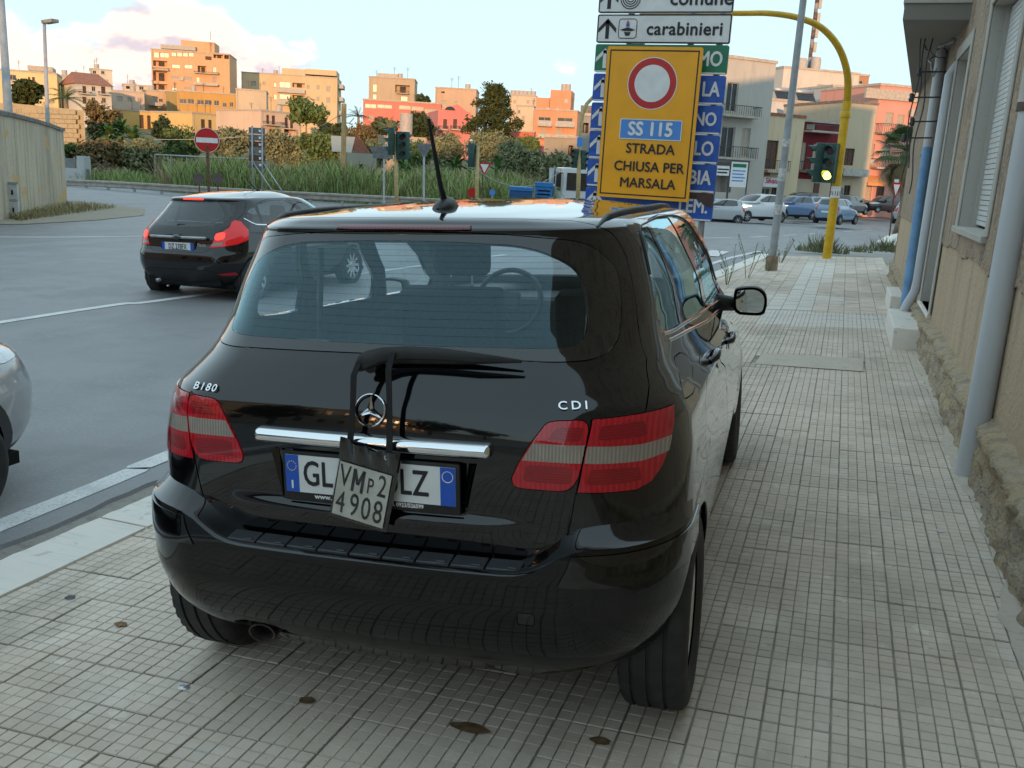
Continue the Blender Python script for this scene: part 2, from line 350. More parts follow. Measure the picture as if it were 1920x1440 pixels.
class Shell:
    def __init__(s, surf, ul, tl): s.S = surf; s.ul = ul; s.tl = tl; s.reg = []; s.lines = []
    def region(s, name, pts, mirror=False, smooth=False, step=.05, sym=False):
        if sym: pts = list(pts)+[(-u, t) for u, t in reversed(pts) if abs(u) > 1e-6]
        poly = dens(pts, step, smooth); s.reg.append((name, poly))
        if mirror: s.reg.append((name+'_l', np.stack([-poly[:, 0], poly[:, 1]], 1)))
    def cut(s):
        sc = np.array([.5, .085]); P = []; E = []
        for nm, poly in s.reg:
            o = len(P); P += [tuple(p) for p in poly*sc]; k = len(poly); E += [(o+i, o+(i+1) % k) for i in range(k)]
        out = np.array(P) if P else np.zeros((0, 2))
        U, T = np.meshgrid(s.ul, s.tl); g = np.stack([U.ravel(), T.ravel()], 1)*sc
        if len(out):
            st = .35*.5*min(np.diff(s.ul).min(), 9); keep = np.ones(len(g), bool)
            for i in range(0, len(g), 4000):
                d = ((g[i:i+4000, None, :]-out[None])**2).sum(-1).min(1); keep[i:i+4000] = d > st*st
            # the rim of the sheet always stays
            rim = (np.isclose(g[:, 0], sc[0]*s.ul[0]) | np.isclose(g[:, 0], sc[0]*s.ul[-1]) | np.isclose(g[:, 1], sc[1]*s.tl[0]) | np.isclose(g[:, 1], sc[1]*s.tl[-1])); g = g[keep | rim]
        V, _, F, *_ = delaunay_2d_cdt([Vector(p) for p in P]+[Vector(p) for p in g], E, [], 0, 1e-7)
        s.uv = np.array([tuple(v) for v in V])/sc; s.F = np.array([tuple(f) for f in F if len(f) == 3])
        s.uv[:, 0] = np.clip(s.uv[:, 0], s.ul[0], s.ul[-1]); s.uv[:, 1] = np.clip(s.uv[:, 1], s.tl[0], s.tl[-1])
        s.P = s.S(s.uv[:, 0], s.uv[:, 1]); s.Nn = s.S.normal(s.uv[:, 0], s.uv[:, 1])
        c = s.uv[s.F].mean(1); lab = np.full(len(c), -1)
        for k in range(len(s.reg)-1, -1, -1): lab[inpoly(c, s.reg[k][1])] = k
        s.lab = np.array([s.reg[k][0] if k >= 0 else 'body' for k in lab])
        fn = np.cross(s.P[s.F[:, 1]]-s.P[s.F[:, 0]], s.P[s.F[:, 2]]-s.P[s.F[:, 0]]); flip = (fn*s.Nn[s.F].mean(1)).sum(1) < 0
        s.F[flip] = s.F[flip][:, ::-1]
    def panel(s, names, oname, m, parent, off=0., gap=.0022, skirt=.014, liner=None):
        if isinstance(names, str): names = [names]
        F = s.F[np.isin(s.lab, names)] if liner is None else s.F[~np.isin(s.lab, liner)]
        if not len(F): return None
        ids, inv = np.unique(F, return_inverse=True); F = inv.reshape(-1, 3); P = s.P[ids].copy(); Nn = s.Nn[ids]
        from collections import Counter
        ed = Counter()
        for f in F:
            for a, b in ((f[0], f[1]), (f[1], f[2]), (f[2], f[0])): ed[(a, b)] += 1
        be = [(a, b) for (a, b) in ed if (b, a) not in ed]
        P0 = P+Nn*off; inward = np.zeros_like(P)
        for a, b in be:
            e = P0[b]-P0[a]; w = np.cross(Nn[a], e); w /= max(1e-9, np.linalg.norm(w)); inward[a] += w; inward[b] += w
        L = np.linalg.norm(inward, axis=1, keepdims=True); inward = np.where(L > 1e-6, inward/np.maximum(L, 1e-6), 0)
        P0 = P0+inward*gap; V = list(map(tuple, P0)); NV = list(map(tuple, Nn)); FF = [tuple(f) for f in F]
        if skirt:
            m1 = {}; m2 = {}
            for a in sorted({i for e in be for i in e}):
                m1[a] = len(V); V.append(tuple(P0[a])); NV.append(tuple(-inward[a]+.35*Nn[a]))
                m2[a] = len(V); V.append(tuple(P0[a]-Nn[a]*skirt)); NV.append(tuple(-inward[a]))
            for a, b in be: FF.append((m1[b], m1[a], m2[a], m2[b]))
        me = bpy.data.meshes.new(oname); me.from_pydata(V, [], FF); me.update()
        for p in me.polygons: p.use_smooth = True
        me.normals_split_custom_set_from_vertices([Vector(n).normalized() if Vector(n).length > 0 else Vector((0, 0, 1)) for n in NV])
        return link(oname, me, m, parent)
    def strip(s, pts, width, off, oname, m, parent, thick=.004, step=.03):
        uv = dens(pts, step, True, False); C = s.S(uv[:, 0], uv[:, 1]); Nn = s.S.normal(uv[:, 0], uv[:, 1]); mb = MB(); k = len(C); V = []
        for i in range(k):
            d = C[min(i+1, k-1)]-C[max(i-1, 0)]; d /= np.linalg.norm(d); w = np.cross(Nn[i], d)
            for a, h in ((-.5, off-.006), (-.5, off+thick*.6), (-.2, off+thick), (.2, off+thick), (.5, off+thick*.6), (.5, off-.006)): V.append(C[i]+w*a*width+Nn[i]*h)
        F = [(i*6+j, i*6+j+1, i*6+7+j, i*6+6+j) for i in range(k-1) for j in range(5)]+[tuple(range(6)), tuple((k-1)*6+j for j in range(6))[::-1]]
        mb.add(V, F); return fixn(mb.build(oname, m, parent, True, rad(50)))
    def point(s, u, t): return Vector(s.S(u, t)), Vector(s.S.normal(np.array([u]), np.array([t]))[0])
def arch(S, yc, zc, r, n=28, z0=None):                   # wheel opening, in (u, t)
    out = []; z0 = S.zt[0] if z0 is None else z0
    for k in range(n+1):
        a = math.pi*(-.25+1.5*k/n); y, z = yc+r*math.cos(a), zc+r*math.sin(a)
        if z < z0+.012: z = z0+.012
        out.append(S.inv('s', y, z))
    return out
def wheel(parent, x, y, r, wd, side, rim_r, spokes=7, seg=120, tread=True, rim_mat='alloy', rim_name='rim'):
    """side +1: outer face towards +x; tyre lathed about the axle"""
    h = wd/2; prof = [(rim_r-.005, -h*.86), (rim_r+.02, -h*.98), ((r+rim_r)/2, -h*1.04), (r-.022, -h*.97), (r-.006, -h*.84)]
    if tread:
        for g in (-.5, -.02, .46): prof += [(r, -h*.84+.01 if False else h*(g-.10)), (r-.008, h*(g-.09)), (r-.008, h*(g+.01)), (r, h*(g+.02))]
    prof += [(r-.006, h*.84), (r-.022, h*.97), ((r+rim_r)/2, h*1.04), (rim_r+.02, h*.98), (rim_r-.005, h*.86)]
    mb = MB(); m = len(prof); vs = []; fs = []
    for k in range(seg):
        t = 2*math.pi*k/seg
        for i, (q, w) in enumerate(prof):
            lower = .006 if (tread and k % 3 == 0 and (abs(w) > h*.5) and q > r-.03) else 0
            vs.append((x+w*side, y+(q-lower)*math.cos(t), r+(q-lower)*math.sin(t)))
    for k in range(seg):
        for i in range(m-1): fs.append((k*m+i, ((k+1) % seg)*m+i, ((k+1) % seg)*m+i+1, k*m+i+1))
    mb.add(vs, fs); wh = fixn(mb.build('wheel', 'rubber', parent, True, rad(40)))
    xo = x+side*h*.80; R = MB()
    R.lathe([(rim_r*.93, -wd*.75), (rim_r*.93, -.02), (rim_r*.97, 0), (rim_r+.004, .004), (rim_r+.004, -.012)], 40, (0, 0, 0), 'x')
    R.lathe([(0, .012), (.05, .012), (.062, .0), (.07, -.03)], 20, (-.015, 0, 0), 'x')
    for k in range(spokes):
        t = 2*math.pi*k/spokes; d = Vector((0, math.cos(t), math.sin(t))); w = Vector((0, -math.sin(t), math.cos(t)))
        a = [Vector((-.012, 0, 0))+d*.045+w*.030, Vector((-.012, 0, 0))+d*.045-w*.030, Vector((-.004, 0, 0))+d*rim_r*.95-w*.019, Vector((-.004, 0, 0))+d*rim_r*.95+w*.019]
        R.add(a+[p+Vector((-.03, 0, 0)) for p in a], [(0, 1, 2, 3), (7, 6, 5, 4), (0, 4, 5, 1), (1, 5, 6, 2), (2, 6, 7, 3), (3, 7, 4, 0)])
    R.v = [(xo+v[0]*side, y+v[1], r+v[2]) for v in R.v]
    fixn(R.build(rim_name, rim_mat, wh, True, rad(40)))
    D = MB().lathe([(0, 0), (rim_r*.92, 0)], 30, (0, 0, 0), 'x'); D.v = [(xo-side*.07+v[0], y+v[1], r+v[2]) for v in D.v]; D.build('brake_disc', 'plastic', wh)
    return wh
# ---------------------------------------------------------------- the black people carrier on the pavement
CANG = (rad(-16.37641), rad(12.05943), rad(-.24989)); CEYE = np.array([1.08628, -2.12463, 1.64163])
Rw = np.stack([CR, CU, CF], 1); Rc = np.stack(basis(*CANG), 1); RCW = Rw @ Rc.T; TCW = EYE-RCW @ CEYE
MCAR = Matrix([list(RCW[i])+[TCW[i]] for i in range(3)]+[[0, 0, 0, 1]])
def main_car():
    root = thing('parked_car', 'glossy black people carrier parked on the tiled pavement beside the plastered wall', 'car')
    root.matrix_world = MCAR
    def disp(P):
        x, y, z = P[..., 0], P[..., 1], P[..., 2]
        k = np.clip(1-(x/.47)**2, 0, 1); up = np.clip((.752-z)/.022, 0, 1); up = up*up*(3-2*up); dn = np.clip((z-.60)/.10, 0, 1)
        P = P.copy(); P[..., 1] = y-.020*k*up*dn*(y < .26)
        # spoiler lip over the window
        lip = np.exp(-((z-1.522)/.010)**2)*(y < .75); P[..., 1] = P[..., 1]-.014*lip
        # shoulder line along the flanks and a slight flare round the wheel openings
        side = np.clip((y-.45)/.3, 0, 1)*np.clip((3.9-y)/.3, 0, 1)*(np.abs(x) > .5)
        sh = .010*np.exp(-((z-.985)/.035)**2)-.010*np.exp(-((z-.80)/.10)**2)
        fl = 0
        for yc in (.66, 3.438): fl = fl+.010*np.exp(-((np.hypot(y-yc, z-.316)-.36)/.035)**2)*(z < .72)
        P[..., 0] = x+np.sign(x)*side*(sh+fl)
        return P
    S = Surf(MROWS, bow=.08, disp=disp)
    ul = np.unique(np.round(np.concatenate([np.linspace(-5, -3, 37), np.linspace(-3, -2, 31), np.linspace(-2, 2, 161), np.linspace(2, 3, 31), np.linspace(3, 5, 37)]), 5))
    sh = Shell(S, ul, np.linspace(0, S.n-1, 125))
    win = [(0, 13.30), (.62, 13.17), (1.038, 12.893), (1.269, 12.733), (1.413, 12.452), (1.519, 12.012), (1.556, 11.732), (1.562, 10.971), (1.538, 10.45), (1.45, 10.13), (1.331, 9.83), (1.144, 9.80), (.875, 9.87), (0, 9.98)]
    frit = [(0, 12.74), (.681, 12.653), (.925, 12.533), (1.113, 12.292), (1.238, 12.012), (1.294, 11.692), (1.312, 11.251), (1.325, 10.771), (1.281, 10.41), (1.119, 10.29), (.644, 10.29), (0, 10.29)]
    sh.region('rear_glass', frit, smooth=True, sym=True); sh.region('rear_border', win, smooth=True, sym=True)
    sh.region('brake', [(0, 13.97), (.40, 13.95), (.55, 13.92), (.555, 13.45), (.40, 13.42), (0, 13.45)], sym=True)
    sh.region('lin_i', rnd([(.985, 6.75), (1.135, 6.78), (1.105, 6.36), (.93, 6.36)], .2), mirror=True); sh.region('lin_j', rnd([(.81, 5.6), (1.05, 5.6), (1.015, 5.15), (.785, 5.15)], .2), mirror=True)
    sh.region('lout_i', rnd([(1.235, 6.80), (1.50, 6.80), (1.50, 6.32), (1.20, 6.36)], .2), mirror=True); sh.region('lout_j', rnd([(1.14, 5.55), (1.42, 5.5), (1.42, 5.12), (1.11, 5.15)], .2), mirror=True)
    sh.region('lin_band', [(.856, 6.23), (1.131, 6.23), (1.094, 5.726), (.794, 5.726)], mirror=True)
    sh.region('lin', rnd([(.945, 6.99), (1.188, 7.047), (1.044, 4.955), (.742, 4.955), (.728, 5.2), (.788, 5.77), (.869, 6.41)], .3), mirror=True)
    sh.region('lout_band', [(1.144, 6.2), (1.456, 6.1), (1.681, 6.12), (1.638, 5.726), (1.438, 5.65), (1.113, 5.726)], mirror=True)
    sh.region('lout', [(1.196, 7.047), (1.431, 7.05), (1.644, 7.02), (1.775, 7.01), (1.728, 6.486), (1.65, 5.886), (1.569, 5.365), (1.481, 5.045), (1.388, 4.925), (1.052, 4.955)], mirror=True)
    rec = rnd([(0, 5.52), (.52, 5.50), (.548, 5.35), (.49, 4.28), (0, 4.24)], .12)
    rec[0:5] = [np.array((0, 5.52))]; rec[-5:] = [np.array((0, 4.24))]
    sh.region('recess', rec, sym=True)
    sh.region('tailgate', [(0, 3.083), (.744, 3.123), (.838, 3.203), (.925, 3.443), (.975, 3.804), (1.0, 4.244), (1.038, 4.845), (1.048, 4.955), (1.192, 7.047), (1.519, 7.047), (1.644, 7.968), (1.725, 9.089), (1.694, 10.971), (1.656, 12.132), (1.625, 12.493), (1.556, 13.213), (1.481, 13.774), (1.33, 14.6), (1.0, 15.1), (.6, 15.25), (0, 15.295)], sym=True)
    qw = [(1.925, 13.0), (1.906, 12.733), (1.906, 12.012), (1.919, 11.211), (1.985, 10.55), (2.03, 10.21), (2.2, 9.85), (2.181, 11.011), (2.138, 11.772), (2.088, 12.653), (2.07, 13.2)]
    rw = [(2.125, 13.373), (2.138, 12.372), (2.194, 11.411), (2.256, 10.691), (2.288, 9.69), (2.562, 8.95), (2.588, 10.531), (2.519, 11.652), (2.481, 12.933), (2.50, 13.6), (2.394, 13.9), (2.181, 13.69)]
    fw = [(2.61, 13.6), (2.58, 12.9), (2.613, 12.052), (2.656, 10.771), (2.644, 8.85), (2.93, 8.35), (2.955, 9.3), (2.93, 10.93), (2.85, 12.0), (2.75, 13.0)]
    sh.region('qwin', qw, mirror=True, step=.04); sh.region('rwin', rw, mirror=True, step=.04); sh.region('fwin', fw, mirror=True, step=.04)
    flap = [(2.044, 8.448), (2.106, 8.368), (2.138, 8.088), (2.188, 7.327), (2.156, 6.847), (2.088, 6.727), (1.96, 6.927), (1.95, 7.08), (2.019, 7.608)]
    sh.region('flap', rnd(flap, .2), smooth=False, step=.02)
    sh.region('archr', arch(S, .66, .316, .345), mirror=True, step=.03); sh.region('archf', arch(S, 3.438, .316, .345), mirror=True, step=.03)
    yz = lambda y, z: S.inv('s', y, z)
    rd = [(2.22, 9.6), (2.256, 8.85), (2.331, 7.447), (2.338, 6.567), (2.256, 6.366), (2.188, 5.766), (2.138, 4.7), yz(.99, .62), yz(1.06, .50), yz(1.12, .36), yz(1.95, .36), yz(1.95, .7), yz(1.97, 1.08), yz(1.80, 1.35), yz(1.68, 1.50), (2.54, 14.1), (2.40, 14.45), (2.15, 13.95), (2.085, 13.5), (2.10, 12.7), (2.16, 11.7), (2.21, 10.8)]
    sh.region('rdoor', rd, mirror=True)
    fd = [yz(1.96, .36), yz(1.96, .7), yz(1.98, 1.08), yz(1.81, 1.35), yz(1.69, 1.50), (2.55, 14.1), (2.72, 13.6), (2.86, 12.4), (2.95, 11.2), (3.0, 9.3), yz(2.95, 1.08), yz(3.02, .9), yz(3.0, .5), yz(2.96, .36)]
    sh.region('fdoor', fd, mirror=True)
    scr = [(5, 8.6), (4.0, 8.7), (3.55, 9.0), (3.30, 10.0), (3.28, 12.0), (3.35, 13.4), (4.0, 13.9), (5, 14.0)]
    sh.region('screen', scr, mirror=True)
    sh.cut()
    G = lambda k: [k, k+'_l']
    glassy = ['rear_glass']+G('qwin')+G('rwin')+G('fwin')+G('screen'); none = G('archr')+G('archf')
    sh.panel('body', 'body_shell', 'paint', root)
    tg = sh.panel('tailgate', 'tailgate', 'paint', root); tag(tg, 'black tailgate with chrome handle bar')
    sh.panel('recess', 'plate_recess', 'paint', tg, off=-.016, gap=-.001, skirt=0)
    sh.panel('rear_border', 'window_border', 'frit', tg, off=.001, gap=.001)
    sh.panel('rear_glass', 'rear_window', 'glass', tg, off=.0005, gap=0, skirt=0)
    br = sh.panel('brake', 'high_brake_light', 'lamp_dark', tg, off=.004, gap=.001, skirt=.012)
    for q in ('', '_l'):
        l1 = sh.panel('lin'+q, 'tail_lamp', 'lamp_red', tg, off=.0035, gap=.0009); sh.panel('lin_band'+q, 'clear_band', 'lamp_clear', l1, off=.0035, gap=-.0008, skirt=0)
        l2 = sh.panel('lout'+q, 'tail_lamp', 'lamp_red', root, off=.0035, gap=.0009); sh.panel('lout_band'+q, 'clear_band', 'lamp_clear', l2, off=.0035, gap=-.0008, skirt=0)
        for k, lp in (('lin_i', l1), ('lin_j', l1), ('lout_i', l2), ('lout_j', l2)): sh.panel(k+q, 'reflector', 'lamp_inset', lp, off=.0033, gap=-.0008, skirt=0)
        sh.panel('qwin'+q, 'quarter_window', 'glass', root, off=-.002, gap=0, skirt=0)
        d = sh.panel('rdoor'+q, 'rear_door', 'paint', root); sh.panel('rwin'+q, 'door_window', 'glass', d, off=-.003, gap=0, skirt=0)
        d2 = sh.panel('fdoor'+q, 'front_door', 'paint', root); sh.panel('fwin'+q, 'door_window', 'glass', d2, off=-.003, gap=0, skirt=0)
        sg = -1 if q else 1
        for dd, (u, t) in ((d, (2.569, 6.727)), (d2, (2.90, 6.3))):
            p, n = sh.point(sg*u, t); hb = MB(); c = p+n*.022
            hb.tube([p+Vector((0, -.11, -.003)), c+Vector((0, -.095, 0)), c+Vector((0, 0, .002)), c+Vector((0, .095, 0)), p+Vector((0, .11, -.003))], [.011, .014, .016, .014, .011], 10)
            hb.build('door_handle', 'paint', dd, True, rad(50))
            MB().lathe([(0, .0015), (.042, .0015), (.046, 0)], 20).build('handle_cup', 'plastic', dd).matrix_local = frame(p+Vector((0, .02, -.012)), (0, 1, 0), Vector(n).cross(Vector((0, 1, 0))))
        sh.strip([(sg*a, t) for a, t in ((2.02, 10.1), (2.12, 9.83), (2.238, 9.57), (2.42, 8.98), (2.62, 8.62), (2.93, 8.05))], .011, .002, 'belt_chrome', 'chrome', root)
        sh.strip([(sg*a, t) for a, t in ((2.05, 9.45), (2.14, 9.1), (2.263, 8.78), (2.494, 8.2), (2.7, 7.9), (2.95, 7.6))], .012, .002, 'belt_chrome', 'chrome', root)
        sh.strip([(sg*a, t) for a, t in ((1.905, 11.6), (1.895, 12.3), (1.90, 12.85), (1.96, 13.35), (2.1, 13.62), (2.3, 13.98), (2.5, 13.9), (2.7, 13.55), (2.9, 11.9), (3.0, 10))], .006, .001, 'window_trim', 'plastic', root)
        # roof rail on its low feet
        rp = []
        for k in range(15):
            f = k/14; y = .60+f*1.75; x = sg*(.535+.05*math.sin(math.pi*min(1, f*.75+.1))); 
            b = np.argmin(np.abs(S.zt-1.5)); rp.append((x, y))
        pts = []
        for x, y in rp:
            a = np.linspace(1, 4, 240); A, Tt = np.meshgrid(a, np.linspace(12.5, 19, 140)); Q = S(A, Tt); i = np.argmin((Q[..., 0]-abs(x))**2+(Q[..., 1]-y)**2); z = Q.reshape(-1, 3)[i, 2]; pts.append(Vector((x, y, z+.006)))
        pts[0].z -= .008; pts[-1].z -= .008
        MB().tube(pts, [.005]+[.010]*13+[.005], 8).build('roof_rail', 'plastic', root, True, rad(60))
    fl = sh.panel('flap', 'fuel_flap', 'paint', root)
    sh.panel(None, 'inner_shell', 'headliner', root, off=-.022, gap=0, skirt=0, liner=glassy+none+['rear_border'])
    for q in ('', '_l'): sh.panel('screen'+q, 'windscreen', 'glass', root, off=0, gap=0, skirt=0)
    # heating wires on the rear window
    hw = MB()
    for k in range(14):
        t = 10.5+k*.162
        seg = [Vector(S(u, t))+Vector((0, -.0008, 0)) for u in np.linspace(-1.22, 1.22, 26)]
        for a, b in zip(seg, seg[1:]): hw.add([a, b, b+Vector((0, 0, .0006)), a+Vector((0, 0, .0006))], [(0, 1, 2, 3)])
    hw.build('heating_wires', 'gap', tg)
    # ---- bumper
    BR = [(.27, .225, .765, .02, .30, .30), (.33, .145, .828, .02, .30, .32), (.41, .094, .866, .02, .30, .33), (.52, .068, .887, .02, .30, .34), (.60, .068, .890, .02, .30, .34), (.66, .073, .890, .02, .30, .34), (.74, .085, .887, .02, .30, .34)]
    B = Surf([r+(1.0, .0, .05, .05) for r in BR], bow=0)
    bs = Shell(B, np.unique(np.round(np.concatenate([np.linspace(-2.6, -2, 13), np.linspace(-2, 2, 121), np.linspace(2, 2.6, 13)]), 5)), np.linspace(0, 6, 60))
    xz = lambda x, z: B.inv('r', x, z)
    bz = lambda y, z: B.inv('s', y, z)
    ttop = [xz(0, .619), xz(.25, .619), xz(.40, .620), xz(.44, .6235), xz(.48, .634), xz(.52, .656), xz(.56, .682), xz(.60, .699), xz(.64, .7055), xz(.68, .7075), xz(.78, .708), xz(.86, .708), bz(.42, .708), bz(.62, .712)]
    bs.region('tow', rnd([xz(.449, .521), xz(.496, .521), xz(.496, .484), xz(.449, .484)], .15), step=.02)
    strip_ = [xz(.556, .604), xz(.592, .690), xz(.65, .693), xz(.78, .693), bz(.33, .693), bz(.60, .696), bz(.60, .600), bz(.36, .598), xz(.80, .600), xz(.65, .603)]
    bs.region('rub', strip_, mirror=True, step=.03)
    bs.region('cut1', arch(B, .66, .316, .352, z0=.27), mirror=True, step=.03)
    bs.region('beyond', [bz(.60, .28), bz(.60, .73), (2.62, 6.0), (2.62, 0)], mirror=True)
    ex = [xz(-.50, .272), xz(-.49, .33), xz(-.44, .352), xz(-.36, .352), xz(-.30, .33), xz(-.29, .272)]
    bs.region('exh', ex, step=.03)
    lowp = [(0, 0), (2.0, 0), (2.1, 1.0), xz(.86, .375), xz(.6, .375), xz(.3, .372), xz(0, .37)]
    bs.region('valance', lowp, sym=True)
    bs.region('above', [(0, 6.0)]+[(2.61, 6.0)]+[(2.61, ttop[-1][1])]+ttop[::-1], sym=True)
    bs.cut()
    bm_ = bs.panel('body', 'bumper', 'paint_bumper', root, gap=.0008, skirt=.02)
    bs.panel('valance', 'valance', 'paint_dusty', bm_, gap=.0005, skirt=.02)
    bs.panel('tow', 'towing_eye_cover', 'paint', bm_, off=-.0005, gap=.0012)
    for q in ('', '_l'): bs.panel('rub'+q, 'bumper_strip', 'paint', bm_, off=.004, gap=.0012)
    # shelf from the bumper lip to the bodywork
    uu = dens([(-u, t) for u, t in ttop[::-1]]+ttop[1:], .03, False, False); V = []; K = 9
    for u, t in uu:
        p = B(u, t); z = p[2]; a = min(1, max(0, (z-.619)/.088)); zi = z+.010+.040*a
        q = S(u*1.0, float(S.tz(zi))); q = q+np.array([0, .006, 0]); 
        if abs(u) > 1.5: q[0] *= .995
        for k in range(K):
            f = k/(K-1); r1 = p+(q-p)*f; r1[2] = z+(zi-z)*f**1.3+.009*(1-a)*math.sin(math.pi*f**.5)*(1-f); V.append(r1)
    mbs = MB().add(V, [(i*K+k, (i+1)*K+k, (i+1)*K+k+1, i*K+k+1) for i in range(len(uu)-1) for k in range(K-1)]); fixn(mbs.build('bumper_shelf', 'paint', bm_, True))
    pad = MB(); xs = np.linspace(-.452, .455, 10)
    for a, b in zip(xs, xs[1:]):
        yb = lambda x: .068+.02*(x/.59)**2
        pad.add([(a+.003, yb(a)+.018, .634), (b-.003, yb(b)+.018, .634), (b-.003, yb(b)+.072, .641), (a+.003, yb(a)+.072, .641), (a+.003, yb(a)+.018, .615), (b-.003, yb(b)+.018, .615), (b-.003, yb(b)+.072, .615), (a+.003, yb(a)+.072, .615)], [(0, 1, 2, 3), (4, 5, 1, 0), (5, 6, 2, 1), (6, 7, 3, 2), (7, 4, 0, 3)])
        pad.box((b-.040, yb(b)+.022, .634), (b-.012, yb(b)+.032, .6385))
    bevel(pad.build('step_pad', mat('grey_step_plastic', (.035, .038, .043), .33, .15, 30), bm_), .002, 1)
    # exhaust tail pipe
    e = MB(); pr = [(.030, -.10), (.034, 0), (.031, .003), (.028, -.002), (.024, -.09), (0, -.09)]
    e.lathe(pr, 24, (0, 0, 0), 'y'); e.v = [(-.395+v[0]*1.35, .185-v[1]*-1*-1 if False else .165-v[1], .300+v[2]*.9) for v in e.v]
    fixn(e.build('exhaust_pipe', mat('sooty_steel', (.10, .085, .075), .5, .4, 30, metal=.8), root, True, rad(40)))
    # underside
    MB().box((-.60, .75, .23), (.60, 4.0, .28)).build('floor_pan', 'gap', root)
    MB().box((-.62, .26, .36), (.62, .40, .46)).build('rear_crossmember', 'gap', root)
    for x in (-.775, .775):
        s = 1 if x > 0 else -1
        wheel(root, x, .66, .316, .205, s, .205, 7); wheel(root, x, 3.438, .316, .205, s, .205, 7)
        for yc in (.66, 3.438):
            a = MB(); V = [];
            for k in range(17):
                t = math.pi*(.02+.80*k/16); V += [(s*.80, yc+.352*math.cos(t), .316+.352*math.sin(t)), (s*.55, yc+.352*math.cos(t), .316+.352*math.sin(t))]
            a.add(V, [(2*k, 2*k+1, 2*k+3, 2*k+2) for k in range(16)]); a.build('wheel_arch_liner', 'gap', root)
    # ---- chrome bar
    cb = MB(); V = []; n = 101
    for k in range(n):
        x = -.357+.714*k/(n-1); e_ = min(1, (.357-abs(x))/.007+.45); y = .155+.016*(x/.564)**2; zc = .944; hz = .0225*e_**.5; d = .030*e_**.5
        for a in range(9):
            th = -math.pi/2+math.pi*a/8; V.append((x, y-.004-d*math.cos(th)**.7 if math.cos(th) > 1e-6 else y+.003, zc+hz*math.sin(th)))
    cb.add(V, [(k*9+a, k*9+a+1, k*9+10+a, k*9+9+a) for k in range(n-1) for a in range(8)]+[tuple(range(9)), tuple((n-1)*9+a for a in range(9))[::-1]])
    tag(fixn(cb.build('handle_bar', 'chrome', tg, True, rad(60))), 'chrome handle bar across the tailgate')
    # bright bevels at both ends of the plate recess
    for s in (-1, 1):
        v = MB().add([(s*.292, .158, .905), (s*.312, .146, .903), (s*.281, .146, .762), (s*.266, .160, .764)], [(0, 1, 2, 3)]); fixn(v.build('recess_bevel', 'paint', tg))
    # ---- number plate in its holder
    pl = MB().box((-.272, .137, .757), (.272, .150, .905)); pl = bevel(pl.build('plate_holder', 'plastic', tg), .006, 2)
    MB().box((-.26, .1335, .784), (.26, .1385, .894)).build('number_plate', 'white', tg)
    blue = mat('plate_blue', (.01, .09, .50), .4, 0)
    for a, b in ((-.26, -.218), (.216, .26)): MB().box((a, .1325, .784), (b, .1345, .894)).build('plate_band', blue, tg)
    fm = lambda x, z, y=.1325: frame((x, y, z), (1, 0, 0), (0, 0, 1))
    text('GL', .104, 'black_print', tg, fm(-.158, .839), .0006, .0012, sx=.72, spacing=1.05, name='plate_lettering')
    text('0LZ', .104, 'black_print', tg, fm(.118, .839), .0006, .0012, sx=.72, spacing=1.06, name='plate_lettering')
    text('I', .034, 'white_print', tg, fm(-.239, .805, .1320), .0004, .0012, name='plate_lettering')
    for k in range(12):
        t = 2*math.pi*k/12; MB().box((-.239+.014*math.cos(t)-.0016, .1318, .862+.014*math.sin(t)-.0016), (-.239+.014*math.cos(t)+.0016, .1326, .862+.014*math.sin(t)+.0016)).build('plate_star', mat('plate_yellow', (.8, .6, .05), .4, 0) if k == 0 else bpy.data.materials['plate_yellow'], tg)
    rg = MB().lathe([(.0145, 0), (.0165, .0006), (.0165, 0)], 26, (0, 0, 0), 'y'); rg.v = [(.238+v[0], .1322-v[1], .868+v[2]) for v in rg.v]; rg.build('plate_ring', 'white_print', tg)
    text('www.', .020, 'white_print', tg, fm(-.145, .7735, .1365), .0004, .0006, name='holder_lettering', sx=1.15)
    text('l. 0923/526599', .0165, 'white_print', tg, fm(.117, .7735, .1365), .0004, .0005, name='holder_lettering', sx=.95)
    # ---- badges
    def badge(body, u, t, size, sx=1., spacing=1., name='badge_lettering', bold=.0004):
        p, n = sh.point(u, t); a = Vector((0, 0, 1)).cross(n).normalized(); b = n.cross(a)
        return text(body, size, 'chrome', tg, frame(p+n*.002, a, b), .0025, bold, name=name, sx=sx, spacing=spacing)
    badge('B180', -1.075, 7.42, .0345, 1.18, 1.22); badge('CDI', 1.12, 7.60, .036, 1.05, 1.45)
    p, n = sh.point(0, 7.0); em = MB(); R_ = .0445
    for k in range(40):
        t0, t1 = 2*math.pi*k/40, 2*math.pi*(k+1)/40
        for (t, ) in ((t0,),): pass
    ring = [(R_*math.cos(2*math.pi*k/40), R_*math.sin(2*math.pi*k/40), 0) for k in range(41)]
    em.tube(ring, .0030, 8, cap=False)
    for k in range(3):
        t = math.pi/2+2*math.pi*k/3; d = Vector((math.cos(t), math.sin(t), 0)); w = Vector((-d.y, d.x, 0)); tip = d*R_*.97; base = Vector((0, 0, .009))
        l, r = d*.004+w*.0085, d*.004-w*.0085
        em.add([base, tip+Vector((0, 0, .002)), l*1.0, r*1.0, d*R_*.35+Vector((0, 0, .006))], [(0, 2, 1), (0, 1, 3)])
    emo = fixn(em.build('star_emblem', 'chrome', tg, True, rad(40))); a = Vector((1, 0, 0)); emo.matrix_local = frame(p+n*.005, a, n.cross(a))
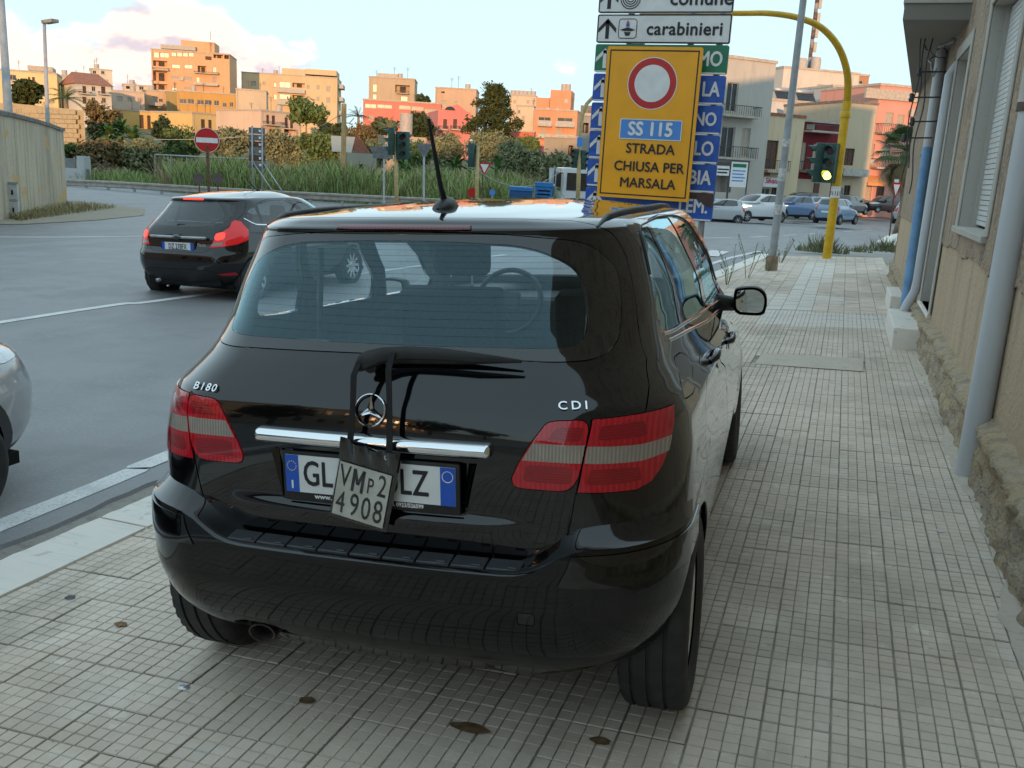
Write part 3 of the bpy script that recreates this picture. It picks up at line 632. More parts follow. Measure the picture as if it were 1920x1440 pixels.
    # ---- wiper
    wp = MB(); prof = [(-.028, .150, .205, 1.158, .022), (-.015, .145, .200, 1.165, .030), (.01, .140, .195, 1.175, .034), (.05, .150, .2, 1.190, .028), (.11, .165, .2, 1.197, .0245), (.20, .170, .2, 1.198, .0225), (.29, .180, .2, 1.192, .019), (.36, .195, .2, 1.188, .013), (.425, .210, .2, 1.184, .006)]
    V = []
    for x, y, _, z, h in prof:
        for dy, dz in ((0, -.6), (-.013, -.35), (-.016, .45), (-.008, 1), (.012, .9), (.014, -.5)): V.append((x, y+dy*(h/.028), z+dz*h))
    wp.add(V, [(k*6+a, k*6+(a+1) % 6, k*6+6+(a+1) % 6, k*6+6+a) for k in range(len(prof)-1) for a in range(6)]+[tuple(range(6)), tuple((len(prof)-1)*6+a for a in range(6))[::-1]])
    wo = fixn(wp.build('wiper', 'plastic', tg, True, rad(45)))
    bl = MB().tube([(.0, .20, 1.168), (.1, .215, 1.173), (.25, .225, 1.176), (.42, .235, 1.180)], [.009, .011, .011, .004], 8); bl.build('wiper_blade', 'rubber', wo, True, rad(50))
    MB().tube([(0, .17, 1.155), (0, .235, 1.165)], .018, 14).build('wiper_spindle', 'plastic', wo, True, rad(50))
    # ---- aerial on the roof
    an = MB(); prof = [(0, -.105, .046, .022), (0, -.07, .040, .034), (0, -.02, .030, .040), (0, .03, .018, .034), (0, .065, .008, .018)]; V = []
    for _, y, hw, hh in [(0, -.075, .006, .004), (0, -.06, .026, .018), (0, -.03, .034, .033), (0, 0, .034, .042), (0, .035, .029, .040), (0, .075, .020, .026), (0, .11, .008, .008)]:
        for k in range(9): t = math.pi*k/8; V.append((hw*math.cos(t), .80+y, 1.573+hh*math.sin(t)))
    an.add(V, [(r*9+k, r*9+k+1, r*9+10+k, r*9+9+k) for r in range(6) for k in range(8)]); ao = fixn(an.build('aerial_base', 'plastic', root, True, rad(60)))
    MB().tube([(0, .785, 1.605), (-.004, .770, 1.640), (-.012, .725, 1.78), (-.016, .70, 1.858)], [.0115, .0085, .0065, .0052], 10).build('aerial_mast', 'plastic', ao, True, rad(50))
    # ---- mirrors
    for s in (1, -1):
        mo = MB(); V = []; sec = [(2.455, .97, 1.00), (2.47, 1.0, 1.05), (2.52, .98, 1.02), (2.60, .70, .75), (2.63, .35, .4)]
        cx, cz = s*.945, 1.098
        outl = [(-.078, .045), (-.055, .062), (.02, .068), (.062, .046), (.078, .010), (.074, -.040), (.055, -.064), (-.02, -.066), (-.060, -.060), (-.080, -.030)]
        outl = [tuple(q) for q in dens(outl, .008, True)]
        for y, a, b in sec:
            for ox, oz in outl: V.append((cx+s*ox*a, y, cz+oz*b))
        K = len(outl); mo.add(V, [(r*K+k, r*K+(k+1) % K, (r+1)*K+(k+1) % K, (r+1)*K+k) for r in range(len(sec)-1) for k in range(K)]+[tuple((len(sec)-1)*K+k for k in range(K))])
        m_ = fixn(mo.build('door_mirror', 'plastic', root, True, rad(60)))
        g = MB().add([(cx+s*ox*.83, 2.462, cz+oz*.82) for ox, oz in outl], [tuple(range(K))]); fixn(g.build('mirror_glass', 'mirror', m_))
        MB().tube([(s*.78, 2.50, 1.085), (s*.87, 2.53, 1.075), (s*.92, 2.55, 1.08)], [.045, .034, .03], 10).build('mirror_arm', 'plastic', m_, True, rad(60))
    # ---- cabin
    def cushion(name, a, b, m='seat', w=.03, parent=root, rx=0, piv=None):
        o = bevel(MB().box(a, b).build(name, m, parent), w, 3)
        if rx:
            p = Vector(piv or ((a[0]+b[0])/2, a[1], a[2])); o.data.transform(Matrix.Translation(p) @ Matrix.Rotation(rx, 4, 'X') @ Matrix.Translation(-p))
        return o
    cushion('rear_bench', (-.62, 1.05, .40), (.62, 1.6, .62)); cushion('rear_backrest', (-.64, .98, .55), (.64, 1.12, 1.06), rx=rad(-12), piv=(0, 1.05, .55))
    cushion('load_cover', (-.60, .34, .86), (.60, .92, .885), 'trim', .008)
    for x in (-.37, .37):
        sb = cushion('front_seat', (x-.25, 1.98, .42), (x+.25, 2.5, .62)); cushion('seat_backrest', (x-.24, 1.88, .55), (x+.24, 2.02, 1.20), parent=sb, rx=rad(10), piv=(x, 1.95, .55)); cushion('headrest', (x-.135, 1.955, 1.235), (x+.135, 2.06, 1.44), parent=sb, w=.045)
        for dx in (-.05, .05): MB().tube([(x+dx, 1.99, 1.15), (x+dx, 2.0, 1.26)], .006, 6).build('headrest_post', 'chrome', sb)
    cushion('dashboard', (-.72, 2.95, .62), (.72, 3.35, 1.03), 'trim', .05)
    st = MB(); st.tube([(.185*math.cos(2*math.pi*k/36), .185*math.sin(2*math.pi*k/36), 0) for k in range(37)], .015, 8, cap=False); st.box((-.06, -.05, -.02), (.06, .05, .02)); st.box((-.18, -.015, -.008), (.18, .015, .008))
    so_ = st.build('steering_wheel', 'plastic', root, True, rad(50)); so_.matrix_local = Matrix.Translation((-.372, 2.78, 1.02)) @ Matrix.Rotation(rad(66), 4, 'X')
    for s in (-1, 1):
        cushion('boot_side_trim', (s*.56-.02*s, .40, .55), (s*.70, 1.0, 1.08), 'cabin', .02)
        MB().tube([(s*.60, 1.05, 1.42), (s*.60, 1.0, 1.05)], .011, 6).build('seat_belt', 'trim', root)
    MB().box((-.10, 2.60, 1.40), (.10, 2.63, 1.46)).build('rear_view_mirror', 'plastic', root)
    return root, sh, S
MC, MCSH, MCS = main_car()
# ---------------------------------------------------------------- temporary plate in its clear sleeve, hung from the wiper
def pouch():
    inv = MCAR
    t = thing('temporary_plate', 'grey temporary plate in a clear sleeve with black straps, hanging over the number plate', 'number plate'); t.matrix_world = MCAR
    TL, TR, BR, BL = Vector((-.066, .100, .900)), Vector((.090, .096, .870)), Vector((.057, .104, .712)), Vector((-.103, .106, .742))
    a = (TR-TL); b = (TL-BL); n = a.cross(b).normalized()
    g = mat('worn_grey_plate', (.48, .46, .40), .5, .1, 18, col2=(.62, .60, .54), bump=.15, bscale=60)
    mb = MB(); mb.prism([(0, 0), (1, 0), (1, 1), (0, 1)], .002, (BL, a, b)); fixn(mb.build('plate', g, t))
    M_ = lambda u, v: frame(BL+a*u+b*v+n*.0025, a, b)
    ink = mat('faded_ink', (.035, .035, .035), .6, .5, 30)
    for p0, p1 in (((.31, .52), (.31, .94)), ((.31, .94), (.40, .66)), ((.40, .66), (.49, .94)), ((.49, .94), (.49, .52))):
        q0, q1 = BL+a*p0[0]+b*p0[1]+n*.003, BL+a*p1[0]+b*p1[1]+n*.003; d = (q1-q0); w = d.normalized().cross(n)*.0045; MB().add([q0+w, q1+w, q1-w, q0-w], [(0, 1, 2, 3)]).build('lettering', ink, t)
    for s_, u, v, sz in (('V', .14, .74, .093), ('P', .64, .69, .066), ('2', .86, .74, .093)): text(s_, sz, ink, t, M_(u, v), .0004, .0002, sx=.62)
    for s_, u, v, sz in (('4', .13, .24, .093), ('9', .40, .25, .098), ('0', .63, .25, .098), ('8', .86, .25, .098)): text(s_, sz, ink, t, M_(u, v), .0004, .0002, sx=.64)
    # sleeve: clear film, thicker flap at the top
    film = glass('clear_film', (.93, .94, .94), .2)
    P = lambda u, v, d: BL+a*u+b*v+n*d
    fm = MB(); V = []; nu, nv = 14, 12
    for j in range(nv+1):
        for i in range(nu+1):
            u, v = -.04+1.09*i/nu, -.05+1.12*j/nv; V.append(P(u, v, .004+.0016*math.sin(u*9+v*3)))
    fm.add(V, [(j*(nu+1)+i, j*(nu+1)+i+1, (j+1)*(nu+1)+i+1, (j+1)*(nu+1)+i) for j in range(nv) for i in range(nu)]); fm.build('clear_sleeve', film, t, True)
    dark = mat('dark_film', (.012, .013, .015), .12, .3, 20, coat=.8)
    fl = MB(); V = []
    for j in range(9):
        for i in range(21):
            u, v = -.03+1.12*i/20, 1.04+.42*j/8; sag = -.10*math.sin(math.pi*i/20)*(j/8); V.append(P(u-.02*j/8, v+sag, .004+.006*math.sin(i*1.05+j*.3)*(.4+j/10)))
    fl.add(V, [(j*21+i, j*21+i+1, (j+1)*21+i+1, (j+1)*21+i) for j in range(8) for i in range(20)]); fl.build('sleeve_flap', dark, t, True)
    bk = MB().prism([(-.06, -.08), (1.08, -.07), (1.10, 1.30), (-.03, 1.42)], -.004, (BL-n*.004, a, b)); fixn(bk.build('sleeve_back', dark, t))
    web = mat('strap_webbing', (.008, .008, .009), .75, .3, 60)
    for top, mid, bot in ((Vector((-.012, .125, 1.175)), Vector((-.030, .115, 1.06)), Vector((-.040, .105, .945))), (Vector((.085, .135, 1.205)), Vector((.078, .118, 1.06)), Vector((.080, .10, .925)))):
        st = MB(); pts = [top, top*.7+mid*.3+Vector((-.006, -.008, 0)), mid, mid*.4+bot*.6+Vector((0, .002, 0)), bot]; V = []
        for k, p in enumerate(pts): w = .0085-.0012*(k == 2); V += [p+Vector((-w, 0, 0)), p+Vector((w, .001*k, 0)), p+Vector((w, .003+.001*k, 0)), p+Vector((-w, .003, 0))]
        st.add(V, [(4*k+i, 4*k+(i+1) % 4, 4*k+4+(i+1) % 4, 4*k+4+i) for k in range(4) for i in range(4)]); fixn(st.build('strap', web, t, True, rad(40)))
        MB().tube([bot+Vector((.011*math.cos(x), -.004, .007*math.sin(x)-.004)) for x in [2*math.pi*k/14 for k in range(15)]], .0016, 6, cap=False).build('buckle', 'chrome', t, True)
pouch()
# ---------------------------------------------------------------- ground, road, pavement
def smooth(x): x = min(1, max(0, x)); return x*x*(3-2*x)
def road_z(x, y): return -.30-.82*min(1, max(0, (y-24)/52))*smooth((x+20)/10)-.10*smooth((-x-6)/14)
def pos_mat(name, layers, rough=.85, bump=.3, bscale=120, spec=.4, base=(.3, .3, .3), rand=0, bdist=.01):
    """colour from world position: layers = (scale, lo, hi, colour, strength) noise masks laid over the base"""
    m = bpy.data.materials.new(name); m.use_nodes = True; T = m.node_tree; b = T.nodes['Principled BSDF']; b.inputs['Roughness'].default_value = rough; b.inputs['Specular IOR Level'].default_value = spec
    g = T.nodes.new('ShaderNodeNewGeometry'); c = None
    rgb = T.nodes.new('ShaderNodeRGB'); rgb.outputs[0].default_value = tuple(base)+(1,); c = rgb.outputs[0]
    for k, (sc, lo, hi, col, st) in enumerate(layers):
        mp = T.nodes.new('ShaderNodeMapping'); mp.inputs['Location'].default_value = (k*3.1, k*1.7, k*.9)
        if isinstance(sc, tuple): mp.inputs['Scale'].default_value = sc; s_ = 1
        else: s_ = sc
        T.links.new(g.outputs['Position'], mp.inputs[0])
        n = T.nodes.new('ShaderNodeTexNoise'); n.inputs['Scale'].default_value = s_; n.inputs['Detail'].default_value = 7; n.inputs['Roughness'].default_value = .6; T.links.new(mp.outputs[0], n.inputs['Vector'])
        mr = T.nodes.new('ShaderNodeMapRange'); mr.interpolation_type = 'SMOOTHSTEP'; mr.inputs[1].default_value = lo; mr.inputs[2].default_value = hi; T.links.new(n.outputs[0], mr.inputs[0])
        c = mixc(T, mth(T, 'MULTIPLY', mr.outputs[0], st), c, col)
    if rand:
        oi = T.nodes.new('ShaderNodeObjectInfo'); hs = T.nodes.new('ShaderNodeHueSaturation'); T.links.new(c, hs.inputs['Color']); T.links.new(mth(T, 'MULTIPLY_ADD', oi.outputs['Random'], 2*rand, 1-rand), hs.inputs['Value']); c = hs.outputs[0]
    if rand:
        hs = T.nodes.new('ShaderNodeHueSaturation'); T.links.new(c, hs.inputs['Color']); T.links.new(mth(T, 'MULTIPLY_ADD', g.outputs['Random Per Island'], .09, .955), hs.inputs['Value']); c = hs.outputs[0]
    T.links.new(c, b.inputs['Base Color'])
    if bump:
        n = T.nodes.new('ShaderNodeTexNoise'); n.inputs['Scale'].default_value = bscale; n.inputs['Detail'].default_value = 6; T.links.new(g.outputs['Position'], n.inputs['Vector'])
        bp = T.nodes.new('ShaderNodeBump'); bp.inputs['Strength'].default_value = bump; bp.inputs['Distance'].default_value = bdist; T.links.new(n.outputs[0], bp.inputs['Height']); T.links.new(bp.outputs[0], b.inputs['Normal'])
    return m
M['asphalt'] = pos_mat('asphalt', [((1.1, .06, 1), .47, .62, (.17, .17, .175), .7), (.7, .52, .60, (.155, .155, .16), .6), (45, .5, .66, (.33, .33, .335), .6), (75, .55, .68, (.09, .09, .095), .55), (.25, .35, .7, (.225, .222, .225), .8), (2.2, .45, .75, (.15, .15, .156), .5), (160, .55, .72, (.26, .26, .265), .55), (190, .55, .75, (.055, .055, .06), .5)], .52, .25, 220, spec=.5, base=(.245, .24, .242))
M['gutter'] = pos_mat('old_concrete', [(2, .4, .7, (.25, .23, .205), .7), (14, .5, .7, (.16, .148, .135), .7), (70, .56, .66, (.34, .33, .31), .7)], .9, .8, 60, base=(.30, .275, .245))
M['dirt'] = pos_mat('bare_earth', [(.6, .4, .7, (.30, .25, .19), .7), (9, .5, .7, (.20, .17, .13), .6), (60, .55, .7, (.42, .37, .31), .5)], .95, .7, 40, base=(.34, .30, .24))
M['tile'] = pos_mat('cement_tile', [(.42, .47, .60, (.50, .41, .32), .7), ((2.5, .8, 1), .54, .64, (.42, .36, .29), .55), (11, .60, .70, (.84, .78, .70), .5), (34, .665, .70, (.20, .17, .14), .7), (.55, .42, .72, (.52, .45, .375), .75), (3.3, .48, .75, (.76, .68, .59), .65), (1.4, .56, .74, (.40, .345, .285), .5), (26, .55, .75, (.58, .54, .50), .35), (240, .5, .8, (.40, .355, .31), .5)], .75, .35, 260, base=(.69, .575, .475), rand=.055)
M['tile_pale'] = pos_mat('new_cement_tile', [(1.5, .42, .72, (.62, .56, .50), .7), (40, .5, .8, (.68, .66, .63), .5)], .8, .3, 240, base=(.68, .62, .55))
M['mortar'] = pos_mat('dirty_joint', [(5, .42, .62, (.42, .375, .32), .75), (1.1, .45, .7, (.17, .15, .13), .6)], .95, .4, 120, base=(.26, .23, .195))
M['fillet'] = pos_mat('cement_fillet', [(3, .4, .7, (.50, .43, .355), .7), (20, .5, .7, (.36, .31, .255), .6)], .9, .6, 90, base=(.56, .485, .40))
M['kerb'] = pos_mat('kerb_stone', [(1.2, .4, .7, (.80, .74, .67), .6), ((2, 30, 2), .5, .7, (.50, .49, .47), .45), (9, .58, .7, (.33, .32, .30), .5)], .7, .25, 90, base=(.74, .68, .61))
M['road_paint'] = pos_mat('worn_road_paint', [(3, .45, .7, (.50, .50, .50), .6), (60, .52, .68, (.2, .2, .205), .6)], .8, .4, 200, base=(.72, .71, .70))
M['field'] = pos_mat('field_soil', [(.3, .4, .7, (.09, .10, .045), .7), (4, .45, .7, (.15, .12, .07), .6)], .95, .5, 20, base=(.11, .115, .05))
def sheet(name, x0, x1, y0, y1, nx, ny, zf, m):
    xs, ys = np.linspace(x0, x1, nx), np.linspace(y0, y1, ny)
    V = [(x, y, zf(x, y)) for y in ys for x in xs]; F = [(j*nx+i, j*nx+i+1, (j+1)*nx+i+1, (j+1)*nx+i) for j in range(ny-1) for i in range(nx-1)]
    return MB().add(V, F).build(name, m, None, True)
def hill(x, y):
    t = math.hypot(x, y)
    h = -.62-.6*smooth((x+14)/10)*smooth((y-30)/40)+6.2*smooth((t-75)/110)*smooth((-x+2)/40)+4*smooth((t-190)/160)
    return h-.6
tag(sheet('ground', -2500, 2500, -2500, 2500, 3, 3, lambda x, y: -6.0, 'field'), kind='structure')
tag(sheet('terrain', -330, 260, -260, 420, 119, 137, hill, 'field'), kind='structure')
tag(sheet('road', -46, 60, -60, 112, 60, 90, road_z, 'asphalt'), kind='structure')
# kerb line: inner edge of the stones
KERB = [(-3.06, -9), (-3.06, 2.6), (-3.03, 4), (-2.93, 7), (-2.72, 10), (-2.40, 14), (-2.02, 17.5), (-1.72, 21), (-1.50, 24)]
def kerb_x(y): return float(np.interp(y, [p[1] for p in KERB], [p[0] for p in KERB]))
def strip_sheet(name, y0, y1, n, fa, fb, zf, m, parent=None):
    V = []; F = []
    for k in range(n+1):
        y = y0+(y1-y0)*k/n
        for x in (fa(y), fb(y)): V.append((x, y, zf(x, y)))
        if k: F.append((2*k-2, 2*k-1, 2*k+1, 2*k))
    return MB().add(V, F).build(name, m, parent, True)
tag(strip_sheet('gutter', -9, 26, 120, lambda y: kerb_x(y)-.66-.03*math.sin(y*5)-.02*math.sin(y*13.7), lambda y: kerb_x(y)-.28, lambda x, y: road_z(x, y)+.004, 'gutter'), kind='structure')
# newer asphalt ends in a broken edge a few centimetres above the gutter
ed = MB(); rng = random.Random(3); V = []; F = []
for k in range(241):
    y = -9+35*k/240; xe = kerb_x(y)-.60-.018*math.sin(y*5+.4)-.012*math.sin(y*13.7)-rng.random()*.035
    for x, z in ((xe+.012, -.001), (xe, .026), (xe-.10, .026), (xe-.9, .012), (xe-1.6, .006)): V.append((x, y, road_z(x, y)+z))
    if k: F += [(5*k-5+j, 5*k-4+j, 5*k+1+j, 5*k+j) for j in range(4)]
tag(fixn(ed.add(V, F).build('road_overlay', 'asphalt', None)), kind='structure')
def paint_line(pts, w, dash=None, name='road_marking', lift=.005):
    mb = MB(); P = dens([(p[0], p[1]/.17) for p in pts], .35, True, False); P = [(a, b*.17) for a, b in P]; V = []; F = []
    for k, (x, y) in enumerate(P):
        a, b = P[max(0, k-1)], P[min(len(P)-1, k+1)]; d = Vector((b[0]-a[0], b[1]-a[1], 0)).normalized(); n = Vector((-d.y, d.x, 0))*w/2
        for s in (-1, 1): V.append((x+n.x*s, y+n.y*s, road_z(x, y)+lift))
        if k and (not dash or int(k/dash) % 2 == 0): F.append((2*k-2, 2*k-1, 2*k+1, 2*k))
    return tag(mb.add(V, F).build(name, 'road_paint', None), kind='structure')
paint_line([(-3.92, -9), (-3.86, 3), (-3.90, 4.6), (-3.82, 8), (-3.5, 12), (-3.1, 17), (-2.75, 22), (-2.2, 28)], .14, lift=.0285)
paint_line([(-8.7, -9), (-8.58, 7.5), (-8.36, 9.8), (-7.9, 14), (-7.2, 20)], .13)
paint_line([(-19, 13.4), (-17, 15.1), (-15.4, 17.6), (-14.2, 21), (-13.4, 26)], .13)
paint_line([(-6.5, 31), (-4, 36), (-2.0, 44), (0, 54), (3, 66)], .12, 6)
for k in range(5):
    mb = MB(); x0 = -7.4+k*1.0; y = 24.0
    V = [(x0, y, road_z(x0, y)+.03), (x0+.5, y, road_z(x0, y)+.03), (x0+.5, y+2.6, road_z(x0, y+2.6)+.03), (x0, y+2.6, road_z(x0, y+2.6)+.03)]; tag(mb.add(V, [(0, 1, 2, 3)]).build('crossing_stripe', 'road_paint', None), kind='structure')
# ---- pavement: bed, tiles of four by four small squares, kerb stones
YEND = 23.7
pave = tag(strip_sheet('pavement', -9, YEND, 60, lambda y: kerb_x(y), lambda y: 1.2, lambda x, y: walk_z(x, y)-.007, 'mortar'), kind='structure')
PX, PY = .2045, .2062
def tile_mesh(seed, worn):
    r = random.Random(seed); mb = MB(); h = PX/2-.0016; g = .0013; c = 2*h/4
    V = []; F = []
    for i in range(4):
        for j in range(4):
            x0, x1 = -h+i*c, -h+(i+1)*c; y0, y1 = -h+j*c, -h+(j+1)*c; z = r.uniform(-.0007, .0005); k = g*(r.uniform(.25, .7) if r.random() < worn else r.uniform(.8, 1.5)); q = .0016
            o = len(V); V += [(x0+k, y0+k, -.005), (x1-k, y0+k, -.005), (x1-k, y1-k, -.005), (x0+k, y1-k, -.005), (x0+k+q, y0+k+q, z), (x1-k-q, y0+k+q, z), (x1-k-q, y1-k-q, z), (x0+k+q, y1-k-q, z)]
            F += [(o+4, o+5, o+6, o+7)]+[(o+a, o+(a+1) % 4, o+4+(a+1) % 4, o+4+a) for a in range(4)]
    return V, F
TILES = [tile_mesh(k, w) for k, w in enumerate((.1, .3, .6, .85, .2, .95))]
def tiles():
    rng = random.Random(11); cells = []
    for j in range(-30, 110):
        y = 2.72+PY*(j+.5)
        if y > YEND-.1: continue
        for i in range(-20, 8):
            x = .57+PX*(i+.5)
            if x+.09 < kerb_x(y) or x > .98: continue
            cells.append((x, y))
    def visible(x, y):
        d = np.array([x, y, walk_z(x, y)])-EYE; z = d @ CF
        if z < .3: return None
        px, py = 960+FPX*(d @ CR)/z, 720-FPX*(d @ CU)/z
        if not (-40 < px < 1960 and -40 < py < 1480): return None
        # the standing car hides what is under it
        cx, cy = x+1.23, y-4.2
        if -.80 < cx < .76 and -1.75 < cy < 2.0: return None
        return math.hypot(x, y)
    vis = sorted((v, c) for c in cells if (v := visible(*c)) is not None)
    near = {c for _, c in vis[:300]}
    pale = lambda x, y: (-.8 < x < .68 and 11.6 < y < 12.75) or (-.82+.02*(y-12) < x < -.25+.02*(y-12) and 12.7 < y < 21.5) or (-1.3 < x < .1 and 14.2 < y < 14.9)
    meshes = []
    for V, F in TILES:
        me = bpy.data.meshes.new('tile'); me.from_pydata(V, [], F); me.materials.append(M['tile']); meshes.append(me)
    big = {0: ([], []), 1: ([], [])}
    for (x, y) in cells:
        if -.60 < x < .34 and 8.85 < y < 9.42: continue
        k = rng.randrange(len(TILES)); z = walk_z(x, y)+rng.uniform(-.0022, .0022); tx, ty = rng.uniform(-.006, .006), rng.uniform(-.006, .006)
        if (x, y) in near:
            o = bpy.data.objects.new('tile', meshes[k]); COL.objects.link(o); o.parent = pave; o.location = (x, y, z); o.rotation_euler = (tx, -.0607+ty, rng.randrange(4)*math.pi/2 if False else rng.uniform(-.004, .004))
        else:
            V, F = big[1 if pale(x, y) else 0]; o = len(V)
            if y < 13:
                tv, tf = TILES[k]
                V += [(x+v[0], y+v[1]*1.008, z+v[2]+.0607*v[0]+tx*v[1]) for v in tv]; F += [tuple(i+o for i in f) for f in tf]
            else:
                h = PX/2-.0035; V += [(x-h, y-h, z-.0607*h), (x+h, y-h, z+.0607*h), (x+h, y+h, z+.0607*h), (x-h, y+h, z-.0607*h)]; F.append((o, o+1, o+2, o+3))
    for k, nm in ((0, 'tile'), (1, 'tile_pale')):
        me = bpy.data.meshes.new('tile_field'); me.from_pydata(*[big[k][0], [], big[k][1]]); tag(link('tile_field' if k == 0 else 'pale_tile_field', me, nm, pave), kind='stuff')
tiles()
cp = MB().add([(-.62, 8.83, walk_z(-.62)+.003), (.345, 8.76, walk_z(.345)+.003), (.35, 9.44, walk_z(.35)+.003), (-.60, 9.42, walk_z(-.6)+.003)], [(0, 1, 2, 3)])
tag(cp.build('cement_patch', 'fillet', pave), 'grey cement patch set into the tiles')
# ragged cement fillet along the foot of the wall
fv = MB(); V = []; F = []; rng = random.Random(5)
for k in range(161):
    y = 1+20*k/160; xa = .80-.035*rng.random()-.03*math.sin(y*2.3)-.02*math.sin(y*7.1)+.006*y; V += [(xa, y, walk_z(xa, y)+.004), (xa+.10, y, walk_z(xa+.1, y)+.012), (1.0, y, walk_z(1, y)+.03)]
    if k: F += [(3*k-3+j, 3*k-2+j, 3*k+1+j, 3*k+j) for j in range(2)]
tag(fv.add(V, F).build('wall_fillet', 'fillet', pave, True), kind='stuff')
# kerb stones
y = -9.0; k = 0; rng = random.Random(8)
kr = tag(strip_sheet('kerb', -9, YEND, 40, lambda y: kerb_x(y)-.27, lambda y: kerb_x(y)-.02, lambda x, y: walk_z(x, y)-.06, 'gutter'), kind='structure')
while y < YEND-.3:
    L = 1.02 if k % 3 else .86; L = min(L, YEND-y)
    if k == 0: L = 11.43-.02           # joint seen beside the bumper
    a, b = y+.008, y+L-.008; mb = MB(); V = []
    n = max(2, int((b-a)/.06)) if b < 8 and a > -1 else 4
    for j in range(n+1):
        yy = a+(b-a)*j/n; xi = kerb_x(yy)-.004; xo = kerb_x(yy)-.305-(rng.random()*.012 if b < 8 else 0); zt = walk_z(xi)+.011
        V += [(xi, yy, zt-.2), (xi, yy, zt), (xo+.02, yy, zt-.002), (xo, yy, zt-.02), (xo-.005, yy, zt-.2)]
    mb.add(V, [(j*5+i, j*5+i+1, j*5+6+i, j*5+5+i) for j in range(n) for i in range(4)]+[tuple(range(5)), tuple(n*5+i for i in range(5))[::-1]])
    fixn(mb.build('kerb_stone', 'kerb', kr, True, rad(40))); y += L; k += 1
# bare concrete beyond the tiles, traffic island with the palm
tag(strip_sheet('concrete_apron', YEND, 31.5, 12, lambda y: -1.5+.36*(y-YEND), lambda y: 5.0, lambda x, y: -.02-.045*(y-YEND)+.01*x, 'gutter'), kind='structure')
isl = MB(); P = [(1.2, 36.3), (2.2, 35.2), (4.0, 34.8), (9, 35.6), (12, 60), (7.0, 60), (3.4, 50), (1.8, 42)]
isl.prism([(a, b) for a, b in P], .16, ((0, 0, -.42), (1, 0, 0), (0, 1, 0))); tag(fixn(isl.build('traffic_island', 'kerb', None)), kind='structure')
# ---- small litter on the tiles, brown spots
stain = mat('rust_brown_spot', (.15, .095, .05), .5, .4, 40)
for px, py, w, h in ((575, 1314, .030, .022), (880, 1366, .07, .028), (1125, 1390, .034, .022), (505, 1193, .04, .02)):
    c = wpl = atz(px, py, -.06); 
    for _ in range(3): c = atz(px, py, walk_z(c.x, c.y))
    r = random.Random(px); pts = [(math.cos(t)*w*r.uniform(.8, 1.05), math.sin(t)*h*r.uniform(.8, 1.05)) for t in [2*math.pi*k/14 for k in range(14)]]
    MB().add([(c.x+a, c.y+b, walk_z(c.x+a, c.y)+.0035) for a, b in pts], [tuple(range(14))]).build('stain', stain, pave)
def litter(px, py, s, name, label, m, cat='litter'):
    c = atz(px, py, -.06)
    for _ in range(3): c = atz(px, py, walk_z(c.x, c.y))
    r = random.Random(px*7); bm = bmesh.new(); bmesh.ops.create_icosphere(bm, subdivisions=2, radius=s)
    for v in bm.verts: v.co = Vector((v.co.x*r.uniform(.8, 1.5), v.co.y*r.uniform(.6, 1.2), abs(v.co.z)*r.uniform(.1, .45)))
    me = bpy.data.meshes.new(name); bm.to_mesh(me); bm.free(); o = link(name, me, m); o.location = (c.x, c.y, walk_z(c.x, c.y)+.003); tag(o, label, cat)
litter(345, 1290, .018, 'crumpled_foil', 'crumpled silvery foil scrap on the tiles behind the black car', mat('foil', (.6, .6, .6), .3, .4, 60, metal=.6))
litter(132, 1122, .020, 'pebble', 'dark flat pebble on the tiles beside the white kerb', mat('pebble', (.10, .10, .105), .8, .3, 60))
litter(227, 1172, .022, 'dry_leaf', 'small dry brown leaf on the tiles behind the exhaust', mat('dry_leaf', (.22, .13, .06), .8, .3, 60), 'leaf')
litter(1763, 997, .016, 'paper_scrap', 'small white paper scrap near the foot of the wall', mat('paper', (.6, .58, .55), .8, .1, 60), 'litter')
# ---------------------------------------------------------------- plastered building along the pavement
M['plaster'] = pos_mat('tan_plaster', [((.6, .6, .25), .40, .70, (.42, .305, .20), .7), ((5, 5, .8), .50, .72, (.24, .20, .155), .6), (22, .55, .72, (.47, .40, .32), .45)], .92, .7, 30, base=(.50, .375, .25), bdist=.02)
M['rough_plaster'] = pos_mat('rough_brown_plaster', [((.8, .8, .5), .38, .70, (.34, .25, .18), .7), ((7, 7, 3), .50, .64, (.21, .165, .125), .75), (40, .52, .7, (.42, .36, .30), .4)], .95, 1.0, 22, base=(.42, .315, .225), bdist=.05)
M['tufa'] = pos_mat('crumbling_tufa', [((2, 2, 3), .40, .66, (.46, .34, .19), .85), (9, .46, .62, (.27, .225, .175), .7), (50, .55, .7, (.52, .46, .36), .5)], .95, 1.0, 45, base=(.44, .355, .255), bdist=.03)
M['smooth_render'] = pos_mat('grey_render', [((1, 1, .4), .4, .7, (.37, .35, .31), .6), (30, .6, .7, (.24, .22, .2), .5)], .8, .12, 80, base=(.43, .41, .365))
M['pvc_grey'] = mat('pale_grey_pipe', (.50, .51, .52), .42, .06, 5, stretch=(1, 1, .2)); M['pvc_blue'] = mat('blue_pipe', (.13, .28, .48), .45, .15, 5)
M['old_pipe'] = mat('old_grey_pipe', (.20, .20, .20), .6, .3, 12); M['cable'] = mat('cable', (.06, .06, .065), .6, .3, 30); M['cable_pale'] = mat('pale_cable', (.34, .34, .34), .6, .2, 30)
M['balcony_soffit'] = pos_mat('brown_soffit', [((1, 1, 1), .4, .7, (.18, .165, .145), .6)], .9, .1, 60, base=(.22, .20, .175))
M['shutter_white'] = mat('roller_shutter', (.58, .58, .56), .5, .06, 8)
def wallx(y): return .90+.0045*y                       # face of the plaster
